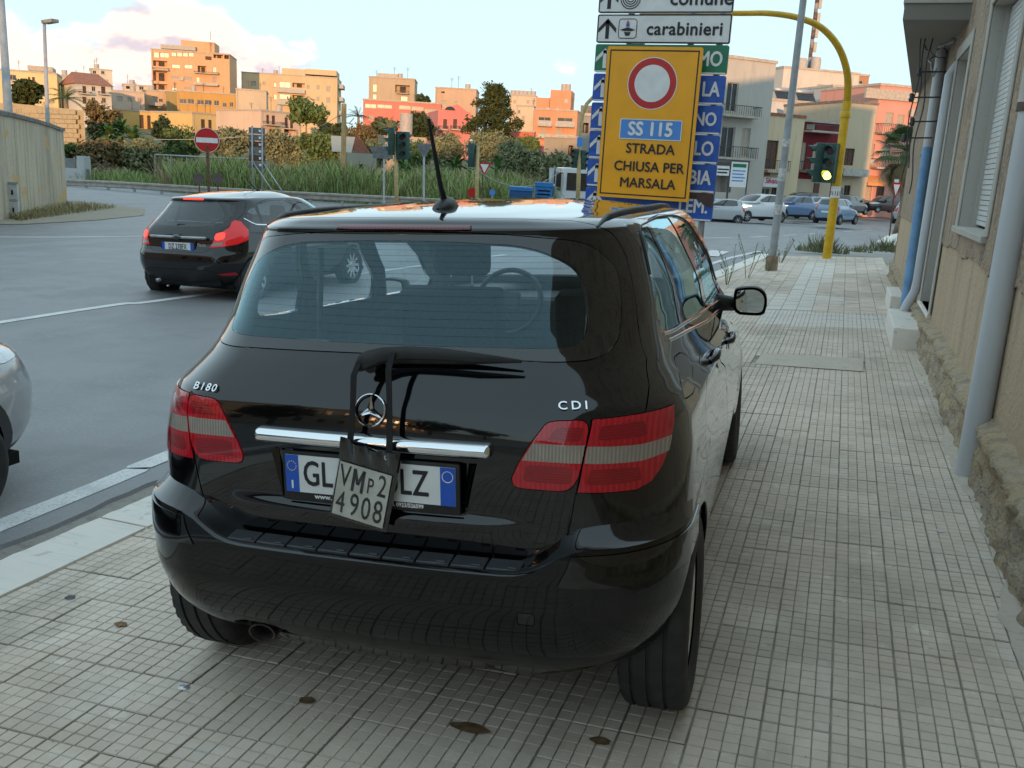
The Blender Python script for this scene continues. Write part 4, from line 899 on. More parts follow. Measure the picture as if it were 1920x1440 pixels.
def street_building():
    b = thing('plastered_building', 'tan plastered building with crumbling stone plinth, downpipes and roller shutter along the pavement', 'building', (1.0, 6, 0))
    off = Vector((-1.0, -6, 0))
    def fin(o):
        o.data.transform(Matrix.Translation(off)); return o
    holes = [(7.08, 8.86, 1.36, 3.15), (10.22, 11.42, .42, 3.03), (13.3, 14.4, .42, 3.0)]
    # wall front: cells with the openings left out, lower smooth zone and upper rough zone
    def front(name, z0, z1, m, dx):
        ys = sorted({-45., -20., 0., 3., 5., 9.5, 12.5, 18.8}|{h[0] for h in holes}|{h[1] for h in holes}); zs = sorted({z0, z1}|{z for h in holes for z in h[2:] if z0 < z < z1}); V = []; F = []
        for a, c in zip(ys, ys[1:]):
            for p, q in zip(zs, zs[1:]):
                ym, zm = (a+c)/2, (p+q)/2
                if any(h[0] < ym < h[1] and h[2] < zm < h[3] for h in holes): continue
                o = len(V); V += [(wallx(a)+dx, a, p), (wallx(c)+dx, c, p), (wallx(c)+dx, c, q), (wallx(a)+dx, a, q)]; F.append((o+3, o+2, o+1, o))
        return fin(MB().add(V, F).build(name, m, b))
    front('lower_wall', -.3, 1.175, 'plaster', .012); front('upper_wall', 1.165, 4.7, 'rough_plaster', 0)
    # broken lower edge of the upper coat
    e = MB(); V = []; F = []; r = random.Random(2)
    for k in range(221):
        y = -2+12.2*k/220; z = 1.175-.035*r.random()-.02*math.sin(y*4); V += [(wallx(y)-.003, y, 1.20), (wallx(y)-.003, y, z), (wallx(y)+.012, y, z-.004)]
        if k: F += [(3*k-3+j, 3*k+j, 3*k+1+j, 3*k-2+j) for j in range(2)]
    fin(e.add(V, F).build('coat_edge', 'rough_plaster', b))
    body = MB().add([(12, -45, -1), (12, 18.8, -1), (12, 18.8, 4.7), (12, -45, 4.7), (wallx(-45), -45, -1), (wallx(18.8), 18.8, -1), (wallx(18.8), 18.8, 4.7), (wallx(-45), -45, 4.7)], [(0, 1, 2, 3), (4, 0, 3, 7), (1, 5, 6, 2), (3, 2, 6, 7)])
    fin(fixn(body.build('rear_walls', 'rough_plaster', b)))
    for (a, c, p, q) in holes:                         # reveals
        d = .30; x0, x1 = wallx(a), wallx(c); rv = MB()
        rv.add([(x1, c, p), (x1+d, c, p), (x1+d, c, q), (x1, c, q), (x0, a, p), (x0+d, a, p), (x0+d, a, q), (x0, a, q)], [(0, 1, 2, 3), (5, 4, 7, 6), (3, 2, 6, 7), (4, 5, 1, 0)]); fin(rv.build('reveal', 'smooth_render', b))
        # stone surround standing proud of the plaster
        fr = MB(); w = .13
        fr.box((x1-.018, c+.002, p-.0), (x1-.001, c+w, q+w)); fr.box((x0-.018, a-w, p), (x0-.001, a-.002, q+w)); fr.box((x0-.018, a-.001, q+.002), (x0-.001, c+.001, q+w-.001)); fin(bevel(fr.build('surround', 'smooth_render', b), .006, 1))
    # window: roller shutter of single slats, stone sill
    a, c, p, q = holes[0]; sl = []
    for k in range(42):
        z = p+.03+k*.0415
        if z > q-.05: break
        m = MB().box((wallx(8)+.13, a+.04, z), (wallx(8)+.155, c-.04, z+.036)); fin(m.build('shutter_slat', 'shutter_white', b))
    fin(MB().box((wallx(8)+.10, a+.0, p), (wallx(8)+.17, a+.04, q)).build('shutter_guide', 'smooth_render', b)); fin(MB().box((wallx(8)+.10, c-.04, p), (wallx(8)+.17, c, q)).build('shutter_guide', 'smooth_render', b))
    fin(bevel(MB().box((wallx(8)-.045, a-.06, p-.045), (wallx(8)+.30, c+.06, p+.006)).build('window_sill', 'smooth_render', b), .006, 1))
    fin(MB().box((wallx(8)+.155, a, p), (wallx(8)+.3, c, q)).build('backing', 'gap', b))
    for a, c, p, q in holes[1:]:
        d = MB().box((wallx(a)+.26, a, p), (wallx(a)+.31, c, q)); do = fin(d.build('door', mat('pinkish_door', (.36, .31, .30), .5, .1, 6), b))
        for z0, z1 in ((.15, .9), (1.0, 2.3)): fin(bevel(MB().box((wallx(a)+.245, a+.15, p+z0), (wallx(a)+.262, c-.15, p+z1)).build('door_panel', mat('pinkish_panel', (.34, .29, .28), .5, .1, 6), do), .008, 1))
        fin(bevel(MB().box((wallx(a)-.03, a-.05, p-.035), (wallx(a)+.3, c+.05, p)).build('door_sill', 'kerb', b), .005, 1))
    # plinth of rough stone
    pm = MB(); V = []; F = []; r = random.Random(4); ny, nz = 900, 22; from mathutils import noise
    for j in range(ny+1):
        y = -6+24.6*j/ny; top = .395+.05*noise.noise(Vector((y*1.1, 0, 3)))+.02*noise.noise(Vector((y*6, 0, 1)))-.10*smooth((y-9)/2)
        for k in range(nz+3):
            f = min(1, k/nz); z = -.15+(top+.15)*f
            n1 = noise.noise(Vector((y*2.2, z*4, 0)))*.028+noise.noise(Vector((y*9, z*11, 5)))*.030-abs(noise.noise(Vector((y*17, z*20, 9))))*.030+noise.noise(Vector((y*40, z*45, 2)))*.012
            x = wallx(y)-.085+.05*f+n1-(.035*math.exp(-((f-.93)/.06)**2))
            if k > nz: x = wallx(y)-.03+.05*(k-nz)/2; z = top+.012*(k-nz)+.01*noise.noise(Vector((y*9, k, 2)))
            V.append((x, y, z))
    K = nz+3
    pm.add(V, [(j*K+k, j*K+k+1, (j+1)*K+k+1, (j+1)*K+k) for j in range(ny) for k in range(K-1)]); fin(fixn(pm.build('stone_plinth', 'tufa', b, True)))
    # pipes
    def pipe(name, pts, r_, m, n=18): return fin(MB().tube(pts, r_, n).build(name, m, b, True, rad(50)))
    pp = pipe('downpipe', [(.865, 5.70, .03), (.868, 5.70, .6), (.875, 5.72, 2.14)], .070, 'pvc_grey', 24); pipe('downpipe', [(.875, 5.72, 2.20), (.88, 5.74, 5.2)], .068, mat('beige_pipe', (.44, .40, .345), .5, .06, 5), 24)
    pipe('pipe_socket', [(.872, 5.72, 2.13), (.872, 5.72, 2.31)], .078, mat('beige_socket', (.47, .43, .38), .5, .06, 5), 24); pipe('pipe_clamp', [(.872, 5.72, 2.085), (.872, 5.72, 2.125)], .080, mat('rusty_clamp', (.09, .06, .045), .7, .3, 30), 24)
    pipe('pipe_shoe', [(.862, 5.70, -.0), (.864, 5.70, .045)], .082, 'gutter', 20)
    pipe('downpipe', [(.80, 11.62, .27), (.83, 11.62, .36), (.885, 11.62, .50), (.895, 11.62, .62), (.90, 11.62, 2.90), (.97, 11.62, 3.02)], .052, 'pvc_grey')
    pipe('riser_pipe', [(.85, 12.25, .08), (.85, 12.3, .35), (.865, 12.8, 2.16)], .058, 'pvc_blue'); pipe('riser_pipe', [(.865, 12.8, 2.16), (.88, 13.2, 3.75)], .056, 'pvc_grey')
    pipe('riser_pipe', [(.95, 12.35, .10), (.945, 12.5, .9), (.955, 12.95, 2.3), (.96, 13.3, 3.75)], .036, 'old_pipe')
    for z in (.75, 1.35, 2.05): pipe('pipe_clamp', [(.86, 12.45+z*.2, z), (.86, 12.45+z*.2, z+.035)], .064, 'old_pipe')
    pipe('conduit', [(.99, 14.2, .4), (.99, 14.4, 4.2)], .03, 'pvc_grey', 10)
    # projecting balcony slab
    sl = MB().add([(.315, 10.9, 3.36), (.88, 18.8, 3.36), (1.3, 18.8, 3.36), (1.3, 10.9, 3.36), (.315, 10.9, 3.58), (.88, 18.8, 3.58), (1.3, 18.8, 3.58), (1.3, 10.9, 3.58)], [(3, 2, 1, 0), (4, 5, 6, 7), (0, 1, 5, 4), (1, 2, 6, 5), (2, 3, 7, 6), (3, 0, 4, 7)])
    fin(fixn(sl.build('balcony_slab', 'balcony_soffit', b))); fin(fixn(MB().add([(.30, 10.88, 3.52), (.87, 18.8, 3.52), (1.3, 18.8, 3.52), (1.3, 10.88, 3.52), (.30, 10.88, 4.5), (.87, 18.8, 4.5), (1.3, 18.8, 4.5), (1.3, 10.88, 4.5)], [(3, 2, 1, 0), (4, 5, 6, 7), (0, 1, 5, 4), (1, 2, 6, 5), (2, 3, 7, 6), (3, 0, 4, 7)]).build('balcony_parapet', 'smooth_render', b)))
    # tangle of cables under the balcony, insulators, hanging chain of wires
    r = random.Random(9)
    for k in range(16):
        p0 = Vector((.80+r.uniform(-.06, .1), 12.9+r.uniform(-.6, .4), 3.55+r.uniform(-.3, .3))); pts = [p0]
        for j in range(6): pts.append(pts[-1]+Vector((r.uniform(-.09, .07), r.uniform(-.16, .16), r.uniform(-.12, .13))))
        sp = dens([(p.x, p.z/.17) for p in pts], .03, True, False); yy = np.interp(np.linspace(0, 1, len(sp)), np.linspace(0, 1, len(pts)), [p.y for p in pts])
        fin(MB().tube([(q[0], y_, q[1]*.17) for q, y_ in zip(sp, yy)], r.choice((.006, .009, .012)), 6).build('cable', r.choice(('cable', 'cable_pale', 'cable_pale')), b, True))
    for k, (x, z0, z1) in enumerate(((.60, 3.5, 1.75), (.64, 3.45, 1.9), (.70, 3.5, 1.6))):
        pts = [(x+.02*math.sin(z*7+k), 12.2+.25*(z0-z)*.4, z) for z in np.linspace(z0, z1, 40)]
        fin(MB().tube(pts, .008, 6).build('hanging_cable', 'cable', b, True))
    for x, y, z in ((.62, 12.3, 3.0), (.58, 12.4, 2.72), (.63, 12.5, 2.45), (.56, 12.4, 2.25)):
        fin(MB().lathe([(0, -.05), (.022, -.05), (.034, -.02), (.022, 0), (.03, .03), (.018, .05), (0, .05)], 12, (x, y, z)).build('insulator', 'cable', b, True)); fin(MB().tube([(x, y, z), (x+.32, y+.1, z+.02)], .010, 6).build('bracket', 'cable', b))
    return b
street_building()
def block(name, label, a, c, m='kerb'):
    o = MB().box(a, c).build(name, m); bevel(o, .018, 3); tag(o, label, 'step')
block('doorstep', 'white stone doorstep block standing on the tiles by the near doorway', (.625, 10.13, walk_z(.7)-.02), (.915, 11.75, .265)); block('doorstep', 'white stone doorstep block beyond the blue pipe foot', (.72, 13.2, walk_z(.7)-.02), (.93, 14.5, .26))
# ---------------------------------------------------------------- signs, lamps and signals
def aty(px, py, Y):
    d = CF+(px-960)/FPX*CR-(py-720)/FPX*CU; return Vector(EYE+d*(Y/d[1]))
M['sign_white'] = mat('sign_white', (.74, .73, .72), .35, .06, 9); M['sign_green'] = mat('sign_green', (.005, .16, .075), .35, .15, 9); M['sign_blue'] = mat('sign_blue', (.012, .085, .43), .35, .2, 12)
M['sign_brown'] = mat('sign_brown', (.07, .035, .025), .5, .3, 12); M['sign_yellow'] = mat('sign_yellow', (.88, .375, .003), .38, .05, 5); M['sign_red'] = mat('sign_red', (.50, .012, .012), .35, .06, 9); M['sign_bluelight'] = mat('sign_mid_blue', (.07, .25, .66), .35, .05, 9)
M['sign_back'] = mat('sign_back_grey', (.15, .155, .16), .5, .3, 9); M['rust'] = mat('rusty_steel', (.11, .055, .035), .8, .5, 14, bump=.2, bscale=60); M['galv'] = mat('galvanised_steel', (.36, .37, .38), .45, .12, 10, metal=.5)
M['grey_pole'] = mat('grey_painted_pole', (.30, .315, .325), .5, .12, 6); M['yellow_pole'] = mat('yellow_pole', (.62, .36, .006), .4, .12, 6); M['tan_pole'] = mat('tan_pole', (.42, .30, .13), .6, .15, 8)
M['signal_green'] = mat('signal_housing', (.012, .055, .045), .45, .25, 9); M['lens_off'] = mat('unlit_lens', (.03, .035, .03), .15, .3, 30, coat=.5); M['lens_red_off'] = mat('unlit_red_lens', (.03, .004, .006), .25, .2, 30); M['lens_amber'] = mat('lit_lens', (.85, .80, .05), .3, 0, emit=(1.0, .85, .08), es=.9)
M['wood'] = mat('timber_pole', (.42, .26, .11), .8, .2, 3, stretch=(6, 6, .6))
def rounded(w, h, r, n=5):
    out = []
    for cx, cz, a0 in ((w/2-r, h/2-r, 0), (-w/2+r, h/2-r, 90), (-w/2+r, -h/2+r, 180), (w/2-r, -h/2+r, 270)):
        for k in range(n+1): t = rad(a0+90*k/n); out.append((cx+r*math.cos(t), cz+r*math.sin(t)))
    return out
def plate(name, c, w, h, m, parent, r=.03, thick=.03, ax=(1, 0, 0), ay=(0, 0, 1), edge=None, ew=.012, edge_m='sign_white'):
    ax, ay = Vector(ax).normalized(), Vector(ay).normalized(); n = ax.cross(ay); o = MB().prism(rounded(w, h, r), -thick, (c, ax, ay)); fixn(o.build(name, m, parent))
    if edge is not None:
        a, b = rounded(w-2*edge, h-2*edge, max(.004, r-edge)), rounded(w-2*edge-2*ew, h-2*edge-2*ew, max(.003, r-edge-ew)); k = len(a); c = Vector(c)
        V = [c+ax*p[0]+ay*p[1]+n*.0016 for p in a]+[c+ax*p[0]+ay*p[1]+n*.0016 for p in b]; MB().add(V, [(i, (i+1) % k, k+(i+1) % k, k+i) for i in range(k)]).build('border', edge_m, parent)
def disc(c, r, m, parent, name, n, off=.002, ax=(1, 0, 0), ay=(0, 0, 1), r0=0, seg=40):
    ax, ay = Vector(ax).normalized(), Vector(ay).normalized(); nn = ax.cross(ay); c = Vector(c)+nn*off
    V = [c+(ax*math.cos(2*math.pi*k/seg)+ay*math.sin(2*math.pi*k/seg))*r for k in range(seg)]
    if r0: V += [c+(ax*math.cos(2*math.pi*k/seg)+ay*math.sin(2*math.pi*k/seg))*r0 for k in range(seg)]; F = [(k, (k+1) % seg, seg+(k+1) % seg, seg+k) for k in range(seg)]
    else: F = [tuple(range(seg))]
    return MB().add(V, F).build(name, m, parent)
def direction_signs():
    Y = 8.85; t = thing('direction_sign', 'stack of white, green and blue direction signs with arrows on two grey posts', 'sign', (0, Y, 0)); o = Vector((0, -Y, 0))
    W = lambda px, py: aty(px, py, Y)+o
    rows = [((1121, -27), (1376, -38), (1373, 14), (1120, 26), 'sign_white'), ((1119, 30), (1372, 19), (1368, 71), (1116, 82), 'sign_white'), ((1116, 87), (1368, 77), (1362, 132), (1113, 138), 'sign_green'),
            ((1113, 142), (1363, 136), (1358, 190), (1110, 190), 'sign_blue'), ((1110, 194), (1358, 192), (1352, 246), (1107, 243), 'sign_blue'), ((1106, 247), (1352, 249), (1346, 301), (1104, 298), 'sign_blue'), ((1103, 300), (1347, 303), (1341, 355), (1101, 349), 'sign_blue'), ((1101, 352), (1341, 358), (1335, 411), (1098, 405), 'sign_blue')]
    geo = []
    for k, (a, b, c, d, m) in enumerate(rows):
        P = [W(*q) for q in (a, b, c, d)]; x0 = (P[0].x+P[3].x)/2; x1 = (P[1].x+P[2].x)/2; z1 = (P[0].z+P[1].z)/2; z0 = (P[2].z+P[3].z)/2; geo.append((x0, x1, z0, z1))
    X0 = sum(g[0] for g in geo)/len(geo); X1 = sum(g[1] for g in geo)/len(geo); top, bot = geo[0][3], geo[-1][2]; H = (top-bot)/8; wd = X1-X0; cx = (X0+X1)/2
    for k in range(8):
        zc = top-H*(k+.5); m = rows[k][4]
        plate('panel', (cx, 0, zc), wd, H-.012, m, t, .018, .035, edge=.0 if k < 2 else None, ew=.012, edge_m='black_print' if k < 2 else 'sign_white')
        if k > 1: MB().box((X0+.01, -.004, zc-H/2+.006), (X1-.01, -.001, zc-H/2+.020)).build('panel_rim', 'sign_white', t)
        # arrow at the left end
        ink = 'black_print' if k < 2 else 'sign_white'; ax_ = X0+.10 if k < 2 else X0+.095; ah = H*.34
        ar = MB(); ar.box((ax_-.017, -.004, zc-ah), (ax_+.017, -.002, zc+ah*.8))
        for s in (-1, 1): ar.add([(ax_, -.004, zc+ah), (ax_+s*.085, -.004, zc+ah*.02), (ax_+s*.085, -.004, zc-ah*.42), (ax_, -.004, zc+ah*.52)], [(0, 1, 2, 3)])
        ar.build('arrow', ink, t)
    fr = lambda x, z: frame((x, -.004, z), (1, 0, 0), (0, 0, 1))
    zc = lambda k: top-H*(k+.5)
    text('carabinieri', .158, 'black_print', t, fr(X0+wd*.662, zc(1)-.005), .0006, .0035, spacing=1.04, name='sign_lettering')
    text('comune', .175, 'black_print', t, fr(cx+.33, zc(0)-.005), .0006, .0035, name='sign_lettering')
    for r_ in (.035, .055, .075, .095): disc((X0+.30, 0, zc(0)), r_, 'black_print', t, 'emblem_ring', 0, .004, r0=r_-.009)
    # cap emblem beside carabinieri
    ex, ez = X0+wd*.237, zc(1); plate('emblem_box', (ex, -.002, ez), .175, .175, 'sign_white', t, .03, .002, edge=.0, ew=.007, edge_m='black_print')
    cap = MB(); cap.add([(ex-.075, -.0065, ez-.012), (ex, -.0065, ez+.012), (ex+.075, -.0065, ez-.012), (ex+.03, -.0065, ez-.022), (ex-.03, -.0065, ez-.022)], [(0, 1, 2, 3, 4)]); cap.add([(ex-.032, -.0065, ez-.03), (ex+.032, -.0065, ez-.03), (ex+.018, -.0065, ez-.062), (ex-.018, -.0065, ez-.062)], [(0, 1, 2, 3)]); cap.build('emblem', 'black_print', t)
    MB().add([(ex-.018, -.0068, ez+.018), (ex+.018, -.0068, ez+.018), (ex+.014, -.0068, ez+.045), (ex-.014, -.0068, ez+.045)], [(0, 1, 2, 3)]).build('emblem', 'sign_blue', t); MB().add([(ex-.014, -.0068, ez+.047), (ex+.014, -.0068, ez+.047), (ex, -.0068, ez+.075)], [(0, 1, 2)]).build('emblem', 'sign_red', t)
    for k, s in ((2, 'PALERMO'), (3, 'MARSALA'), (4, 'TRAPANI ANO'), (5, 'ARA DEL LO'), (6, 'ERA BIA'), (7, 'SALEM.')):
        s = {2: 'MO', 3: 'LA', 4: 'ANO', 5: 'LO', 6: 'BIA', 7: 'LEM.'}[k]
        text(s, .180 if k != 4 else .165, 'sign_white', t, fr(X1-.045, zc(k)), .0006, .004, align='RIGHT', name='sign_lettering', sx=.78)
    br = MB().add([(cx-.05, -.006, zc(7)+H*.5), (X1-.005, -.006, zc(7)+H*.5), (X1-.005, -.006, zc(7)-.0), (X1-.09, -.006, zc(7)+.02), (X1-.14, -.006, zc(7)+.07), (cx-.05, -.006, zc(7)+.07)], [(0, 1, 2, 3, 4, 5)]); br.build('peeled_brown_sheet', 'sign_brown', t)
    for x in (X1-.12, X1-.33-.0): pass
    for x in (X1-.10, X1-.36, X0+.3): MB().tube([(x, .08, walk_z(x, Y)-.1), (x, .08, top)], .03, 12).build('post', 'grey_pole', t, True, rad(50))
    for k in range(8):
        for x in (X1-.10, X0+.3): MB().box((x-.05, .036, zc(k)-.015), (x+.05, .1, zc(k)+.015)).build('bracket', 'galv', t)
    # yellow notice hung in front of the stack
    Y2 = Y-.16; t2 = thing('road_closed_sign', 'yellow temporary sign with red ring reading road closed for Marsala', 'sign', (0, Y2, 0)); o2 = Vector((0, -Y2, 0))
    P = [aty(*q, Y2)+o2 for q in ((1139, 90), (1320, 85), (1290, 381), (1119, 366))]
    tl, tr, brr, bl = P; ctr = (tl+tr+brr+bl)/4; w = ((tr-tl).length+(brr-bl).length)/2; h = ((tl-bl).length+(tr-brr).length)/2; ay = ((tl-bl)+(tr-brr)).normalized(); ax = Vector((1, 0, 0)); ax = (ax-ay*ax.dot(ay)).normalized()
    plate('panel', ctr, w, h, 'sign_yellow', t2, .02, .02, ax, ay, edge=.028, ew=.012, edge_m='black_print')
    nn = ax.cross(ay); pt = lambda u, v: ctr+ax*(u*w)+ay*(v*h)
    disc(pt(.005, .265), w*.262, 'sign_white', t2, 'ring_rim', 0, .002, ax, ay, seg=56); disc(pt(.005, .265), w*.253, 'sign_red', t2, 'red_ring', 0, .0032, ax, ay, seg=56); disc(pt(.005, .265), w*.186, 'sign_white', t2, 'ring_field', 0, .0044, ax, ay, seg=56)
    plate('road_number_panel', pt(.03, -.035)+nn*.004, w*.66, h*.135, 'sign_bluelight', t2, .012, .003, ax, ay, edge=.0, ew=.008)
    f2 = lambda u, v: frame(pt(u, v)+nn*.0075, ax, ay)
    text('SS 115', h*.125, 'sign_white', t2, f2(.03, -.036), .0006, .0055, name='sign_lettering', sx=.92)
    text('STRADA', h*.092, 'black_print', t2, f2(.045, -.165), .0006, .0022, name='sign_lettering', sx=.98); text('CHIUSA PER', h*.092, 'black_print', t2, f2(.045, -.285), .0006, .0022, name='sign_lettering', sx=.98); text('MARSALA', h*.092, 'black_print', t2, f2(.045, -.395), .0006, .0022, name='sign_lettering', sx=.98)
    for v in (.38, -.38): MB().obox(pt(0, v)-nn*.05, ax*.3, ay*.012, nn*.04).build('bracket', 'galv', t2)
direction_signs()
def lamp_post():
    b = Vector((-1.25, 19.3, walk_z(-1.2))); t = thing('lamp_post', 'tall grey steel lamp post on a short rusty plinth at the pavement edge', 'lamp post', b)
    MB().tube([(0, 0, 0), (0, 0, .28)], [.125, .120], 16).build('plinth', mat('rusty_concrete', (.30, .21, .15), .9, .25, 9), t, True, rad(50)); MB().tube([(0, 0, .28), (.02, 0, 9.5)], [.078, .05], 16).build('pole', 'grey_pole', t, True, rad(50))
    for z, w in ((1.1, .20), (1.75, .25), (2.4, .16)): MB().lathe([(.0795, z), (.0795, z+w)], 14).build('sticker', mat('torn_paper', (.48, .48, .47), .8, .3, 20) if z < 1.2 else bpy.data.materials['torn_paper'], t)
    MB().tube([(.02, 0, 9.4), (-.4, .1, 9.9), (-1.4, .3, 10.1)], .035, 8).build('bracket_arm', 'grey_pole', t, True); bevel(MB().box((-1.9, .2, 10.05), (-1.3, .42, 10.16)).build('lantern', 'sign_back', t), .03, 2)
lamp_post()
def signal_head(parent, c, facing, lit=None, n=3, s=1.0, m='signal_green'):
    """three lamps one over the other with visors; facing = horizontal unit vector"""
    f = Vector(facing).normalized(); r = Vector((-f.y, f.x, 0)); c = Vector(c)
    h = bevel(MB().obox(c, r*.15*s, f*.11*s, Vector((0, 0, .16*n*s))).build('signal_housing', m, parent), .02, 2)
    for k in range(n):
        lc = c+Vector((0, 0, (.30*(n-1)/2-.30*k)*s))+f*.112*s
        L = disc(lc, .105*s, 'lens_amber' if lit == k else ('lens_red_off' if k == 0 else 'lens_off'), h, 'lens', 0, .004, r if True else r, (0, 0, 1), seg=24)
        V = []; K = 14
        for i in range(K+1):
            a = rad(-10+200*i/K); d = r*math.cos(a)+Vector((0, 0, 1))*math.sin(a); V += [lc+d*.12*s, lc+d*.118*s+f*(.20*s*(.35+.65*max(0, math.sin(a))))]
        MB().add(V, [(2*i, 2*i+1, 2*i+3, 2*i+2) for i in range(K)]).build('visor', m, h)
    return h
def arm_signal():
    b = Vector((-.26, 23.0, -.02)); t = thing('traffic_signal', 'yellow mast arm traffic signal with amber lamp lit on the pavement corner', 'traffic signal', b)
    P = [aty(1550, 482, 23.0), aty(1575, 300, 23.0), aty(1588, 190, 23.0), aty(1589, 140, 22.6), aty(1573, 90, 22.2), aty(1540, 52, 21.7), aty(1495, 33, 21.2), aty(1440, 25, 20.6), aty(1376, 25, 20.0), aty(1200, 22, 18.8)]
    P = [p-b for p in P]; P[0].x = P[1].x = P[2].x = (P[1].x+P[2].x)/2; P[0].z = -.1
    MB().tube([P[0], P[0]*.35+P[1]*.65, P[2]], [.105, .10, .10], 18).build('mast', 'yellow_pole', t, True, rad(50))
    sp = []
    Q = P[2:]
    for i in range(len(Q)-1):
        p0, p1, p2, p3 = Q[max(0, i-1)], Q[i], Q[i+1], Q[min(len(Q)-1, i+2)]
        for k in range(6):
            u = k/6; sp.append(.5*((2*p1)+(-p0+p2)*u+(2*p0-5*p1+4*p2-p3)*u*u+(-p0+3*p1-3*p2+p3)*u**3))
    sp.append(Q[-1]); MB().tube(sp, [.085-.04*k/len(sp) for k in range(len(sp))], 14).build('mast_arm', 'yellow_pole', t, True, rad(50))
    MB().lathe([(.12, 0), (.125, .10), (.108, .13)], 16, P[2]-Vector((0, 0, .35))).build('collar', 'yellow_pole', t, True)
    c = aty(1557, 306, 22.85)-b; signal_head(t, c, (-.35, -1, 0), 2, 3, .92); signal_head(t, c+Vector((-.26, .12, 0)), (-1, -.15, 0), None, 3, .92)
    z = (aty(1565, 360, 22.9)-b).z; MB().lathe([(.106, z-.13), (.106, z+.13)], 16, (P[0].x, 0, 0)).build('notice', 'sign_white', t); MB().lathe([(.1065, z-.08), (.1065, z+.02)], 12, (P[0].x, 0, 0)).build('notice_print', 'black_print', t)
    signal_head(t, sp[-1]+Vector((0, 0, -.55)), (0, -1, 0), None, 3, .9)
arm_signal()
def pole_thing(name, label, cat, base, top, r, m, group=None):
    base = Vector(base); t = thing(name, label, cat, base, 0, group); MB().tube([(0, 0, -.3), Vector(top)-base], r, 12).build('pole', m, t, True, rad(50)); return t, base
# no entry sign with two small discs seen from behind
FACE = lambda p: (Vector((-p[0], -p[1], 0)).normalized())
def round_sign(t, c, r, front, back=False):
    f = FACE(c); ax = Vector((-f.y, f.x, 0)); ax = ax if ax.dot(Vector(CR)) > 0 else -ax
    return ax, f
D = 36.0
b = at(392, 366, D); t, b = pole_thing('no_entry_sign', 'red round no entry sign with white bar on a brown post by the guard rail', 'sign', b, at(388, 240, D), .055, 'rust')
c = at(388, 263, D)-b; f = FACE(b); ax = Vector((-f.y, f.x, 0)); ax = ax if ax.dot(Vector(CR)) > 0 else -ax; c = c+f*.08
o = MB().prism([(.47*math.cos(2*math.pi*k/40), .47*math.sin(2*math.pi*k/40)) for k in range(40)], -.03, (c, ax, (0, 0, 1))); fixn(o.build('disc', 'sign_white', t)); disc(c, .452, 'sign_red', t, 'red_field', 0, .003, ax, seg=40)
MB().obox(c+f*.006, ax*.40, Vector((0, 0, .095)), f*.002).build('white_bar', 'sign_white', t)
for px, lab in ((373, 'small round sign seen from behind, on the wall side of the no entry post'), (408, 'small round sign seen from behind, on the rusty board side of the no entry post')):
    b2 = at(px+1, 362, D+1.5); t2, b2 = pole_thing('small_round_sign', lab, 'sign', b2, at(px, 325, D+1.5), .03, 'rust', 'round sign backs by the no entry sign')
    c2 = at(px, 335, D+1.5)-b2+f*.05; o = MB().prism([(.21*math.cos(2*math.pi*k/24), .23*math.sin(2*math.pi*k/24)) for k in range(24)], -.02, (c2, ax, (0, 0, 1))); fixn(o.build('disc', mat('brown_grey_back', (.11, .085, .075), .6, .2, 9) if px == 373 else bpy.data.materials['brown_grey_back'], t2))
# tall direction board seen from behind, braced
def board_back():
    D = 40.0; b = at(484, 372, D); t = thing('direction_board', 'tall rusty direction board seen from behind with slanting steel props', 'sign', b)
    A, B = at(466, 238, D)-b, at(497, 240, D)-b; zb = (at(470, 315, D)-b).z
    f = FACE(b); ax = (Vector((B.x-A.x, B.y-A.y, 0))).normalized(); w = (B-A).dot(ax); n = 6; H = (A.z-zb)/n
    for k in range(n):
        c = A+ax*w/2+Vector((0, 0, -H*(k+.5))); MB().obox(c-f*.05, ax*w/2, Vector((0, 0, H*.46)), f*.02).build('panel', 'rust' if k in (2, 4) else 'sign_back', t); MB().obox(c+ax*w*.18-f*.0, ax*.05, Vector((0, 0, .05)), f*.03).build('label_plate', 'sign_white', t)
    for u in (.22, .82):
        p = A+ax*w*u; MB().tube([p+Vector((0, 0, .05)), Vector((p.x, p.y, -.3))], .04, 8).build('post', 'galv', t, True); MB().tube([Vector((p.x, p.y, zb+.3)), Vector((p.x, p.y, 0))+ax*1.1+f*.4], .03, 8).build('prop', 'galv', t, True)
board_back()
